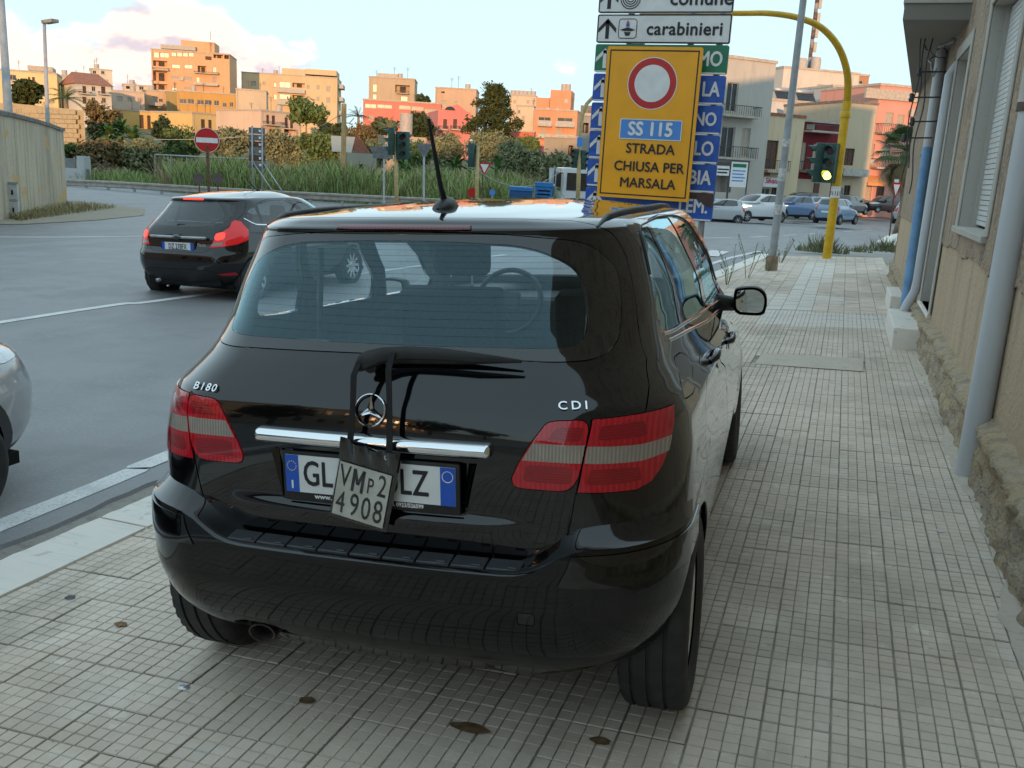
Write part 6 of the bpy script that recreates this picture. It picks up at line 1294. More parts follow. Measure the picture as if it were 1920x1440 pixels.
def left_things():
    # pole and cabinet by the wall
    b = atz(28, 402, -.38); t = thing('street_pole', 'grey steel pole standing against the plastered boundary wall', 'pole', b); MB().tube([(0, 0, -.2), at(-2, -60, 27.3)-b], [.14, .09], 14).build('pole', 'grey_pole', t, True); MB().lathe([(.125, 2.0), (.125, 2.25)], 12).build('sticker', 'sign_white', t); MB().lathe([(.145, 0), (.145, .3)], 12).build('foot_band', 'gap', t)
    b = atz(9, 408, -.38); t = thing('utility_cabinet', 'pale grey utility cabinet at the foot of the grey pole', 'cabinet', b, rad(40)); h = (at(8, 338, 26.2)-b).z
    for k, (z0, z1) in enumerate(((0, h*.49), (h*.50, h))): o = bevel(MB().box((-.36, -.16, z0), (.36, .16, z1)).build('cabinet_body', 'galv' if False else mat('cabinet_grey', (.42, .43, .42), .5, .1, 6), t), .02, 2); MB().box((-.33, -.172, z0+.05), (.33, -.16, z1-.05)).build('cabinet_door', mat('cabinet_door', (.45, .46, .45), .5, .1, 6), t); MB().box((.22, -.19, (z0+z1)/2-.06), (.26, -.17, (z0+z1)/2+.06)).build('lock', 'gap', t)
    MB().box((-.39, -.19, h), (.39, .19, h+.04)).build('cabinet_top', 'galv', t)
    # street lamp behind the wall
    D = 36; b = at(92, 330, D); b.z = -.5; t = thing('street_lamp', 'slim grey street lamp rising behind the boundary wall', 'street lamp', b); top = at(83, 45, D)-b
    MB().tube([(0, 0, 0), top], [.10, .06], 12).build('pole', 'grey_pole', t, True); e = at(103, 42, D)-b; MB().tube([top, top*.5+e*.5+Vector((0, 0, .05))], .04, 8).build('arm', 'grey_pole', t, True); bevel(MB().obox(top*.45+e*.55+Vector((0, 0, .06)), (e-top)*.5, Vector((.05, .14, 0)), Vector((0, 0, .07))).build('lantern', 'sign_back', t), .03, 2)
    # stone wall behind
    P = [at(-80, 190, 60), at(28, 194, 58), at(155, 207, 55)]
    P2 = [(p.x, p.y, p.z) for p in P]; t, c = wall_thing('stone_wall', 'tall ochre tufa block wall standing behind the boundary wall', P2+[(P2[2][0]-5, P2[2][1]+3.5, P2[2][2])], 0, .5, 'tufa_wall', None)
    # courses of blocks standing proud on its face
    rng = random.Random(6); d = Vector((P2[2][0]-P2[1][0], P2[2][1]-P2[1][1], 0)); L = d.length; d.normalize(); n = Vector((d.y, -d.x, 0)); base = Vector((P2[1][0], P2[1][1], 0))-n*0; n = n if n.dot(Vector(EYE)-base) > 0 else -n
    ztop = P2[2][2]; bw, bh = .52, .27; me = []
    for k in range(3):
        m_ = MB().box((-bw/2+.012, -.03, -bh/2+.012), (bw/2-.012, .02, bh/2-.012)); mesh = bpy.data.meshes.new('stone_block'); mesh.from_pydata(m_.v, [], m_.f); mesh.materials.append(M['tufa_wall']); me.append(mesh)
    for j in range(13):
        for i in range(int(L/bw)):
            u = (i+.5+.5*(j % 2))*bw; z = ztop-.14-j*bh
            if u > L-.2 or u < L-11: continue
            p = base+d*u+n*(.25+rng.uniform(-.012, .012)); p.z = z; o = bpy.data.objects.new('stone_block', rng.choice(me)); COL.objects.link(o); o.parent = t; o.location = p-Vector(c); o.rotation_euler = (0, 0, math.atan2(d.y, d.x))
    # gate wall with grey sheets and white pillar
    D = 50; A, B = at(60, 345, D), at(166, 350, D-1.5); A.z = B.z = -.45; t = thing('gate_wall', 'low grey wall with sheet metal panels and a white end pillar beyond the rail', 'wall', A); d = (B-A); L = d.length; d.normalize(); n = Vector((d.y, -d.x, 0)); h = (at(160, 292, D).z+.45)
    MB().obox(d*L/2+Vector((0, 0, h*.28)), d*L/2, n*.12, Vector((0, 0, h*.28))).build('low_wall', 'white_wall', t); MB().obox(d*(L-.25)+Vector((0, 0, h*.5)), d*.25, n*.22, Vector((0, 0, h*.5))).build('pillar', 'white_wall', t)
    for k in range(3): MB().obox(d*(L*(.30+.2*k))+Vector((0, 0, h*.73)), d*L*.095, n*.03, Vector((0, 0, h*.165))).build('sheet_panel', 'grey_steel', t)
    # guard rail on posts
    P = [at(40, 342, 47), at(120, 342, 45.5), at(200, 345, 44), at(300, 351, 42.5), at(400, 357, 41.5), at(520, 364, 40.5), at(640, 370, 40), at(745, 375, 39.5), at(860, 381, 40)]
    t = thing('guard_rail', 'long galvanised guard rail on short posts along the far road edge', 'guard rail', P[0]); V = []; prof = [(0, .155), (.05, .125), (.05, .055), (0, .02), (0, -.02), (.05, -.055), (.05, -.125), (0, -.155)]
    C = [p-P[0] for p in P]; n = len(C); zr = sum(p.z for p in P)/n
    for k in range(n):
        a, b = C[max(0, k-1)], C[min(n-1, k+1)]; dd = Vector((b.x-a.x, b.y-a.y, 0)).normalized(); nn = Vector((dd.y, -dd.x, 0))
        for o_, z in prof: V.append(C[k]+nn*o_+Vector((0, 0, z)))
    MB().add(V, [(k*8+i, k*8+i+1, k*8+9+i, k*8+8+i) for k in range(n-1) for i in range(7)]).build('rail', mat('weathered_rail', (.33, .30, .26), .55, .2, 4, metal=.3), t)
    tot = 0
    for k in range(n-1):
        L = (C[k+1]-C[k]).length; m_ = max(2, int(L/2.6))
        for j in range(m_): q = C[k]+(C[k+1]-C[k])*(j/m_); MB().box((q.x-.05, q.y+.03, q.z-1.1), (q.x+.05, q.y+.13, q.z+.12)).build('post', 'galv', t)
left_things()
# bare earth verge at the foot of the wall
P = [(-29.5, 24.5), (-26.0, 27.0), (-22.6, 26.0), (-20.4, 23.4), (-19.6, 20.6), (-19.4, 18.0), (-20.5, 15), (-26, 9), (-34, 9)]
tag(MB().add([(x, y, road_z(x, y)+.014) for x, y in P], [tuple(range(len(P)))]).build('verge', 'dirt', None), kind='structure')
# ---- foliage
def leafmat(name, c, c2, sub=.15):
    m = pos_mat(name, [(.9, .38, .66, c2, .85), (6, .45, .7, tuple(x*.62 for x in c), .5)], .75, 0, base=c, spec=.25); return m
LEAF = {'olive': leafmat('olive_leaf', (.17, .185, .095), (.27, .275, .15)), 'green': leafmat('green_leaf', (.085, .14, .045), (.16, .20, .065)), 'dark': leafmat('dark_leaf', (.035, .058, .024), (.075, .10, .038)), 'reed': leafmat('reed_leaf', (.20, .28, .09), (.32, .37, .145)), 'brown': leafmat('rusty_shrub', (.18, .12, .055), (.15, .15, .06)), 'banana': leafmat('banana_leaf', (.05, .12, .03), (.10, .19, .05)), 'magenta': leafmat('bougainvillea', (.36, .02, .20), (.46, .05, .30)), 'pine': leafmat('pine_needles', (.035, .055, .016), (.085, .09, .026)), 'palm': leafmat('palm_leaf', (.05, .095, .03), (.10, .135, .045)), 'dry': leafmat('dry_leaf_straw', (.26, .19, .10), (.34, .26, .15)), 'grass': leafmat('dry_grass', (.32, .27, .14), (.22, .21, .09))}
BARK = mat('bark', (.10, .075, .05), .95, .4, 8, bump=.4, bscale=20); BARKL = mat('pale_bark', (.26, .19, .13), .95, .3, 8, bump=.4, bscale=20)
def leaf_cloud(name, blobs, n, size, m, parent, seed, clump=.28, lean=.0, aspect=.55, flat=.0):
    """leaf-sized faces gathered in clumps spread through several ellipsoids"""
    r = np.random.default_rng(seed); vol = np.array([b[3]*b[4]*b[5] for b in blobs])**.66; pr = vol/vol.sum(); nc = max(12, n//26)
    bi = r.choice(len(blobs), nc, p=pr); B = np.array(blobs)[bi]; d = r.normal(size=(nc, 3)); d /= np.linalg.norm(d, axis=1, keepdims=True); rr = r.uniform(.45, 1.0, (nc, 1))**.6
    C = B[:, :3]+d*rr*B[:, 3:6]; ci = r.integers(0, nc, n); cs = clump*np.cbrt(B[:, 3]*B[:, 4]*B[:, 5])[ci][:, None]*r.uniform(.6, 1.2, (nc, 1))[ci]
    P = C[ci]+r.normal(size=(n, 3))*cs*np.array([1, 1, .75]); s = size*r.uniform(.6, 1.35, (n, 1))
    a = r.normal(size=(n, 3)); a[:, 2] *= (1-flat); a /= np.linalg.norm(a, axis=1, keepdims=True); b = r.normal(size=(n, 3)); b -= (b*a).sum(1, keepdims=True)*a; b /= np.linalg.norm(b, axis=1, keepdims=True)
    b *= aspect; V = np.stack([P-a*s, P-b*s*.9, P+a*s, P+b*s*.9], 1).reshape(-1, 3)
    me = bpy.data.meshes.new(name); me.vertices.add(4*n); me.vertices.foreach_set('co', V.astype(np.float32).ravel()); me.loops.add(4*n); me.loops.foreach_set('vertex_index', np.arange(4*n, dtype=np.int32)); me.polygons.add(n); me.polygons.foreach_set('loop_start', np.arange(0, 4*n, 4, dtype=np.int32)); me.polygons.foreach_set('loop_total', np.full(n, 4, np.int32)); me.update(calc_edges=True)
    return link(name, me, m, parent)
def crown_blobs(w, h, z0, seed, k=7):
    r = random.Random(seed); out = [(0, 0, z0+h*.5, w*.62, w*.55, h*.45)]
    for i in range(k):
        a = r.uniform(0, 6.28); q = r.uniform(.35, .75)*w; out.append((math.cos(a)*q, math.sin(a)*q*.8, z0+h*r.uniform(.2, .85), w*r.uniform(.25, .42), w*r.uniform(.25, .4), h*r.uniform(.16, .30)))
    return out
def trunk(parent, h, r0, seed, m=BARK, limbs=4):
    r = random.Random(seed); mb = MB(); mb.tube([(0, 0, -.6), (r.uniform(-.1, .1), 0, h*.5), (r.uniform(-.2, .2), r.uniform(-.2, .2), h)], [r0, r0*.8, r0*.5], 8)
    for k in range(limbs):
        a = r.uniform(0, 6.28); z = h*r.uniform(.45, .95); L = h*r.uniform(.35, .6); mb.tube([(0, 0, z), (math.cos(a)*L*.5, math.sin(a)*L*.5, z+L*.35), (math.cos(a)*L, math.sin(a)*L, z+L*.6)], [r0*.45, r0*.3, r0*.12], 6)
    return mb.build('trunk', m, parent, True)
SEED = [100]
def plant(name, label, px, ptop, pbase, hw, D, kind, n=2600, size=.16, cat='shrub', tr=None, group=None, ground=None, k=7, clump=.28, bark=BARK):
    """px, hw: centre and half width in the photo at distance D"""
    SEED[0] += 1; b = at(px, pbase, D); zt = at(px, ptop, D).z; w = hw*D/FPX; zb = b.z if ground is None else ground; t = thing(name, label, cat, (b.x, b.y, zb), 0, group); h = zt-zb; z0 = (tr or 0)*h
    leaf_cloud('foliage' if cat == 'shrub' else 'crown', crown_blobs(w, h-z0, z0, SEED[0], k), n, size, LEAF[kind], t, SEED[0], clump); trunk(t, max(.5, z0+(h-z0)*.45), .05+.03*h*.5, SEED[0], bark, 5); return t
G1 = 'shrubs beyond the guard rail'
plant('rusty_shrub', 'tall brownish shrub against the end of the tufa wall', 192, 196, 262, 34, 66, 'brown', 4200, .16, group=G1); plant('dark_tree', 'dark conical small tree in front of the yellow house', 305, 216, 268, 19, 90, 'dark', 2600, .22, 'tree', .1)
plant('low_shrub', 'reddish brown shrub above the white gate pillar', 185, 262, 318, 46, 54, 'brown', 4600, .13, group=G1); plant('low_shrub', 'yellow green shrub between brown shrub and no entry sign', 265, 262, 328, 46, 55, 'olive', 4600, .13, group=G1)
plant('green_shrub', 'small bright green shrub above the grey sheet panels', 132, 272, 300, 20, 54, 'green', 1800, .12, group=G1)
for i, (px, pt, pb, hw, D, kd, lab) in enumerate(((345, 238, 300, 46, 72, 'green', 'dark green bush behind the no entry sign'), (425, 243, 305, 44, 74, 'olive', 'grey green bush between no entry sign and rusty board'), (530, 252, 312, 48, 76, 'olive', 'grey green bush beside the rusty board props'), (598, 250, 312, 44, 74, 'green', 'olive bush in front of the timber pole foot'), (676, 232, 300, 40, 84, 'brown', 'yellow brown bush right beside the timber pole'), (690, 268, 318, 44, 66, 'olive', 'low olive bush in front of the concrete hut'),
    (840, 255, 318, 40, 78, 'olive', 'pale olive bush beside the black aerial'), (905, 245, 312, 44, 88, 'olive', 'rounded pale olive bush below the pine'), (958, 262, 325, 46, 76, 'olive', 'wide olive bush above the white triangle'), (1000, 284, 345, 40, 66, 'olive', 'dense rounded olive bush before the blue bins'), (1046, 286, 345, 36, 68, 'olive', 'rounded olive bush beside the lorry'), (995, 255, 290, 24, 100, 'green', 'green small tree below the orange house'), (770, 268, 325, 40, 72, 'green', 'green bush behind the dark triangle sign'))):
    plant('bush', lab, px, pt, pb, hw, D, kd, 5200, .15, group=G1)
plant('bougainvillea', 'magenta bougainvillea beside the old wall', 1026, 274, 292, 15, 98, 'magenta', 1500, .13); 
plant('broad_tree', 'broad green tree with orange trunk before the cream block', 574, 190, 250, 38, 128, 'green', 4200, .34, 'tree', .3, bark=BARKL); plant('dark_tree', 'dark evergreen tree beside the pink house', 778, 216, 262, 38, 118, 'dark', 4200, .32, 'tree', .15); plant('dark_tree', 'dark green tree between pink house and concrete hut', 722, 220, 262, 24, 125, 'dark', 2600, .32, 'tree', .2); plant('round_tree', 'small dark round tree on the skyline between the pink houses', 790, 180, 205, 15, 170, 'dark', 1500, .4, 'tree', .3); plant('dark_tree', 'dark tree beyond the timber pole', 625, 235, 275, 34, 112, 'dark', 3000, .28, 'tree', .15)
def pine():
    D = 108; b = at(922, 285, D); t = thing('pine_tree', 'large pine with open layered crown before the orange houses', 'tree', b); H = (at(922, 163, D)-b).z; r = random.Random(4); blobs = []
    for k in range(26):
        z = H*(.22+.78*k/25); q = (1-(k/25))**.75*3.5+.25; a = k*2.4; d = q*r.uniform(.35, .95); blobs.append((math.cos(a)*d, math.sin(a)*d, z*.97, 1.0*r.uniform(.6, 1.1), 1.0*r.uniform(.6, 1.1), .55*r.uniform(.6, 1.2)))
    leaf_cloud('crown', blobs, 9000, .26, LEAF['pine'], t, 5, .42, aspect=.35); mb = MB(); mb.tube([(0, 0, -1), (.1, 0, H*.5), (0, 0, H*.96)], [.28, .2, .04], 8)
    for x, y, z, *_ in blobs: mb.tube([(0, 0, z-.9), (x*.6, y*.6, z-.4), (x, y, z)], [.07, .05, .02], 5)
    mb.build('trunk', BARK, t, True)
pine()
plant('pine_tree', 'bushy pine behind the tufa wall', 55, 154, 200, 34, 72, 'pine', 4200, .2, 'tree', .1)
def fronds(parent, name, m, n, L, droop, w, seed, z=0, up=(.2, 1.2), nseg=6, split=True, blade=.5):
    """arched leaves: feathered or fan palm fronds, banana blades"""
    r = random.Random(seed); mb = MB()
    for k in range(n):
        a = r.uniform(0, 6.28); e = r.uniform(*up); l = L*r.uniform(.75, 1.1); d = Vector((math.cos(a), math.sin(a), 0)); pts = []
        for j in range(nseg+1):
            f = j/nseg; pts.append(d*(l*f*math.cos(e)+0)+Vector((0, 0, z+l*f*math.sin(e)-droop*l*f*f)))
        side = Vector((-d.y, d.x, 0))
        if split:
            for j in range(nseg):
                p, q = pts[j], pts[j+1]
                for s in (-1, 1):
                    for i in range(3):
                        c = p+(q-p)*(i/3); tip = c+side*s*w*(1-.6*abs((j+i/3)/nseg-.4))+(q-p)*.8+Vector((0, 0, -w*.35)); mb.add([c, c+(q-p)*.16, tip], [(0, 1, 2)])
            mb.tube(pts, [.018*(1-j/nseg)+.004 for j in range(nseg+1)], 4)
        else:
            V = []
            for j, p in enumerate(pts): ww = w*math.sin(math.pi*min(1, (j+.6)/(nseg+.8)))**.7; V += [p-side*ww, p+Vector((0, 0, -.02)), p+side*ww]
            mb.add(V, [(3*j+i, 3*j+i+1, 3*j+4+i, 3*j+3+i) for j in range(nseg) for i in range(2)])
    return mb.build(name, m, parent)
def palm(label, base, H, n, L, seed, skirt=True, r0=.18, fan=True):
    t = thing('palm_tree', label, 'palm', base); r = random.Random(seed); mb = MB(); pts = [(.12*math.sin(k*.5), .05*k*.2, H*k/10) for k in range(11)]; pts[0] = (0, 0, -.3); mb.tube(pts, [r0*1.25]+[r0*(1.0+.12*(k % 2)) for k in range(10)], 10); mb.build('trunk', BARKL, t, True)
    tp = Vector(pts[-1])
    def fan_leaf(mb, a, e, l, droop):
        d = Vector((math.cos(a)*math.cos(e), math.sin(a)*math.cos(e), math.sin(e))); c = tp+d*l*.55; side = d.cross(Vector((0, 0, 1))).normalized(); upv = side.cross(d)
        mb.tube([tp, tp+d*l*.3+Vector((0, 0, .03)), c], [.015, .012, .01], 4)
        for k in range(15):
            q = rad(-75+150*k/14); v = d*math.cos(q)+side*math.sin(q); tip = c+v*l*.5*(1-.15*abs(math.sin(q)))+Vector((0, 0, -droop*l*.25-.05*r.random())); w = (d*-math.sin(q)+side*math.cos(q))*l*.022; mid = c+v*l*.28; mb.add([c, mid-w, tip, mid+w], [(0, 1, 2, 3)])
    cr = MB()
    for k in range(n): fan_leaf(cr, r.uniform(0, 6.28), r.uniform(-.35, 1.35), L*r.uniform(.8, 1.1), r.uniform(.2, .9))
    cr.build('crown', LEAF['palm'], t)
    if skirt:
        dr = MB()
        for k in range(int(n*.8)): fan_leaf(dr, r.uniform(0, 6.28), r.uniform(-1.45, -.7), L*r.uniform(.8, 1.1), .6)
        dr.build('dead_fronds', LEAF['dry'], t)
    return t
b = at(1683, 428, 45); palm('fan palm with a skirt of dead fronds on the traffic island', (b.x, b.y, -.28), (at(1703, 285, 45).z+.28), 46, 1.75, 3)
t = thing('date_palm', 'small feathery palm behind the street lamp', 'palm', at(125, 215, 70)); MB().tube([(0, 0, -2), (0, 0, 1.2)], [.2, .16], 8).build('trunk', BARKL, t, True); fronds(t, 'crown', LEAF['palm'], 22, 2.2, .45, .28, 8, 1.2, (.0, 1.3))
t = thing('date_palm', 'feathery palm beyond the timber pole on the skyline', 'palm', at(672, 228, 150)); MB().tube([(0, 0, -2), (0, 0, .8)], [.25, .2], 8).build('trunk', BARKL, t, True); fronds(t, 'crown', LEAF['dark'], 26, 3.0, .35, .4, 9, .8, (.2, 1.4))
t = thing('date_palm', 'yellowish feathery palm in front of the pink house', 'palm', at(730, 245, 112)); MB().tube([(0, 0, -2), (0, 0, .3)], [.25, .2], 8).build('trunk', BARKL, t, True); fronds(t, 'crown', LEAF['olive'], 24, 2.2, .3, .3, 19, .3, (.2, 1.4))
for i, (px, py, D, L, n, lab) in enumerate(((205, 272, 58, 1.7, 40, 'banana plant below the rusty shrub'), (250, 276, 58, 1.8, 40, 'banana plant in front of the yellow house'), (228, 262, 61, 1.8, 36, 'banana plant behind the other two'), (852, 330, 56, 2.2, 18, 'banana plant beside the black aerial'), (930, 335, 56, 1.9, 12, 'banana plant behind the white triangle'), (762, 335, 58, 1.9, 12, 'banana plant behind the grey sign backs'))):
    p = at(px, py, D); t = thing('banana_plant', lab, 'plant', p, 0, 'banana plants beyond the guard rail'); MB().tube([(0, 0, -1.0), (0, 0, .9)], [.14, .10], 8).build('stem', LEAF['banana'], t, True); fronds(t, 'leaves', LEAF['banana'], n, L, .5, .13, 30+i, .5, (.15, 1.35), 8, False)
def blades(name, region, n, h, m, seed, zf, w=.02, bend=.5, parent=None):
    """tall narrow leaves growing from the ground: region = list of (x, y) corner quads"""
    r = np.random.default_rng(seed); P = []
    q = np.array(region); u, v = r.uniform(0, 1, (2, n)); P = (q[0]*(1-u)[:, None]+q[1]*u[:, None])*(1-v)[:, None]+(q[3]*(1-u)[:, None]+q[2]*u[:, None])*v[:, None]
    hh = h*r.uniform(.45, 1.15, n)*(.75+.5*np.sin(P[:, 0]*.9)*np.cos(P[:, 1]*.7)*.5+.25); a = r.uniform(0, 6.28, n); d = np.stack([np.cos(a), np.sin(a)], 1); z0 = np.array([zf(x, y) for x, y in P]); s = np.stack([-d[:, 1], d[:, 0]], 1)*w*r.uniform(.6, 1.5, (n, 1)); bd = (bend*hh*r.uniform(.1, 1, n))[:, None]
    rows = []
    for f, ww in ((0, 1), (.5, .9), (.85, .5)):
        c = P+d*bd*f*f; z = z0+hh*(f-.18*f*f)
        rows += [np.concatenate([c-s*ww, z[:, None]], 1), np.concatenate([c+s*ww, z[:, None]], 1)]
    tip = np.concatenate([P+d*bd*1.15, (z0+hh*.86)[:, None]], 1); V = np.stack(rows+[tip], 1).reshape(-1, 3); k = np.arange(n)*7
    F = [tuple(x) for x in np.concatenate([np.stack([k, k+1, k+3, k+2], 1), np.stack([k+2, k+3, k+5, k+4], 1)])]+[tuple(x) for x in np.stack([k+4, k+5, k+6], 1)]
    me = bpy.data.meshes.new(name); me.from_pydata(V.tolist(), [], F); o = link(name, me, m, parent); return o
XY = lambda px, py, D: tuple(at(px, py, D)[:2])
fz = lambda x, y: -.75
tag(blades('reed_bed', [XY(330, 360, 45), XY(960, 385, 43), XY(1000, 350, 62), XY(300, 340, 62)], 26000, 2.05, LEAF['reed'], 1, fz, .028, .55), 'dense green reeds and tall grass behind the guard rail', 'reeds', kind='stuff'); tag(blades('tall_grass', [XY(120, 350, 49), XY(420, 362, 44), XY(420, 345, 56), XY(150, 335, 56)], 9000, 1.15, LEAF['reed'], 2, fz, .02, .6), 'lower pale grass beside the dry brush heap', 'grass', kind='stuff')
tag(blades('dead_stems', [XY(300, 358, 45), XY(1000, 385, 43), XY(1020, 350, 64), XY(280, 340, 64)], 5200, 2.3, LEAF['dry'], 17, fz, .02, .8), 'pale dead stalks standing among the green reeds', 'reeds', kind='stuff'); tag(blades('roadside_reeds', [XY(900, 385, 46), XY(1075, 392, 46), XY(1085, 350, 66), XY(930, 345, 66)], 7000, 1.5, LEAF['reed'], 7, fz, .026, .5), 'green reeds behind the blue bins', 'reeds', kind='stuff')
tag(blades('verge_grass', [(-27, 24.4), (-21.0, 19.0), (-20.2, 18.6), (-23.2, 25.4)], 3000, .22, LEAF['grass'], 3, lambda x, y: road_z(x, y)+.01, .008, .8), 'dry grass tufts at the foot of the plaster wall', 'grass', kind='stuff')
def brush():
    r = random.Random(3); t = thing('brush_heap', 'heap of dry tangled twigs beside the white gate pillar', 'brush', at(195, 345, 50)); mb = MB()
    for k in range(170):
        p = Vector((r.uniform(-.9, 2.1), r.uniform(-.6, .6), r.uniform(0, 1.5)*(1-.3*r.random()))); p.z *= max(.15, 1-max(0, p.x)/2.3); a = r.uniform(0, 6.28); pts = [p]
        for j in range(3): pts.append(pts[-1]+Vector((math.cos(a+r.uniform(-.8, .8))*.28, math.sin(a)*.2, r.uniform(-.2, .25))))
        mb.tube(pts, [.016, .012, .008, .004], 4)
    mb.build('twigs', mat('dry_twig', (.22, .15, .11), .9, .3, 8), t)
brush()
def weeds():
    for i, (px, py, D, h, n, kd, lab) in enumerate(((1540, 478, 23.6, .55, 340, 'olive', 'grey green weed tuft at the foot of the yellow mast'), (1660, 478, 23.8, .42, 260, 'olive', 'low weed tuft on the pavement end by the blue pipe'), (1610, 476, 23.6, .2, 80, 'olive', 'small weed between the two tufts at the pavement end'))):
        p = at(px, py, D); p.z = walk_z(p.x, p.y); t = thing('weed', lab, 'weed', p, 0, 'weeds on the pavement'); r = random.Random(i); mb = MB()
        for k in range(n):
            a = r.uniform(0, 6.28); q = r.uniform(0, .75)*(1.0 if i < 2 else .5); b = Vector((math.cos(a)*q*.9, math.sin(a)*q*.5, 0)); d = Vector((r.uniform(-.5, .5), r.uniform(-.5, .5), 1)).normalized(); l = h*r.uniform(.4, 1.1)*(1.15-q); s = Vector((r.uniform(-1, 1), r.uniform(-1, 1), 0)).normalized()*.013; mb.add([b-s, b+s, b+d*l*.6+s*.9, b+d*l+Vector((d.x, d.y, 0))*.12*h], [(0, 1, 2, 3)])
        mb.build('leaves', LEAF[kd], t)
    for i, (px, py, D, h, lab) in enumerate(((1402, 512, 17.0, .75, 'thin dry weed stalks at the kerb before the lamp post'), (1440, 500, 18.4, .55, 'thin weed stalk close to the lamp post plinth'), (1365, 525, 15.8, .6, 'thin weed stalks at the kerb behind the sign posts'), (1465, 480, 20.4, .55, 'thin weed stalks beyond the lamp post'))):
        p = at(px, py, D); p.z = walk_z(p.x, p.y); t = thing('weed', lab, 'weed', p, 0, 'weeds on the pavement'); r = random.Random(40+i); mb = MB()
        for k in range(6):
            a = r.uniform(0, 6.28); tip = Vector((math.cos(a)*.25, math.sin(a)*.15, h*r.uniform(.6, 1.1))); mb.tube([(math.cos(a)*.03, 0, 0), tip*.5+Vector((.03, 0, .03)), tip], [.006, .005, .003], 4)
            for j in range(5): f = r.uniform(.3, 1); c = tip*f; q = Vector((r.uniform(-1, 1), r.uniform(-1, 1), .6)).normalized()*.07; s = Vector((q.y, -q.x, 0)).normalized()*.012; mb.add([c, c+q*.5+s, c+q, c+q*.5-s], [(0, 1, 2, 3)])
        mb.build('stalks', LEAF['olive'], t)
weeds()
# ---------------------------------------------------------------- houses
def hmat(name, c, rough=.9, v=.12): return pos_mat(name, [((.25, .25, .12), .40, .70, tuple(x*.84 for x in c), .7), ((2.2, 2.2, .35), .54, .72, tuple(x*.70 for x in c), .5)], rough, .15, 8, base=c)
M['pane'] = mat('house_pane', (.035, .04, .045), .25, .3, 2, spec=.3); M['frame_white'] = mat('window_frame', (.42, .39, .34), .6, .1, 5); M['shutter_brown'] = mat('brown_shutter', (.10, .05, .035), .7, .25, 6); M['roller'] = mat('closed_roller', (.40, .35, .28), .7, .1, 6); M['slab'] = mat('balcony_slab', (.42, .37, .31), .85, .15, 4); M['rail_dark'] = mat('iron_railing', (.06, .055, .055), .6, .2, 6); M['dark_room'] = mat('shaded_room', (.07, .05, .045), .9, .3, 2); M['glass_rail'] = mat('pale_balcony_panel', (.40, .40, .37), .7, .15, 4); M['terracotta'] = mat('terracotta', (.30, .12, .07), .9, .25, 4, bump=.3, bscale=10); M['tank'] = mat('water_tank', (.40, .36, .32), .6, .1, 4)
Z1 = lambda a, b: (a/3.43, b/3.43); Z2 = lambda a, b: (260+a/4.364, 40+b/4.364); Z3 = lambda a, b: (640+a/4, 100+b/4); Z5 = lambda a, b: (1340+a/2.881, b/2.881)
GH = 'houses on the slope'
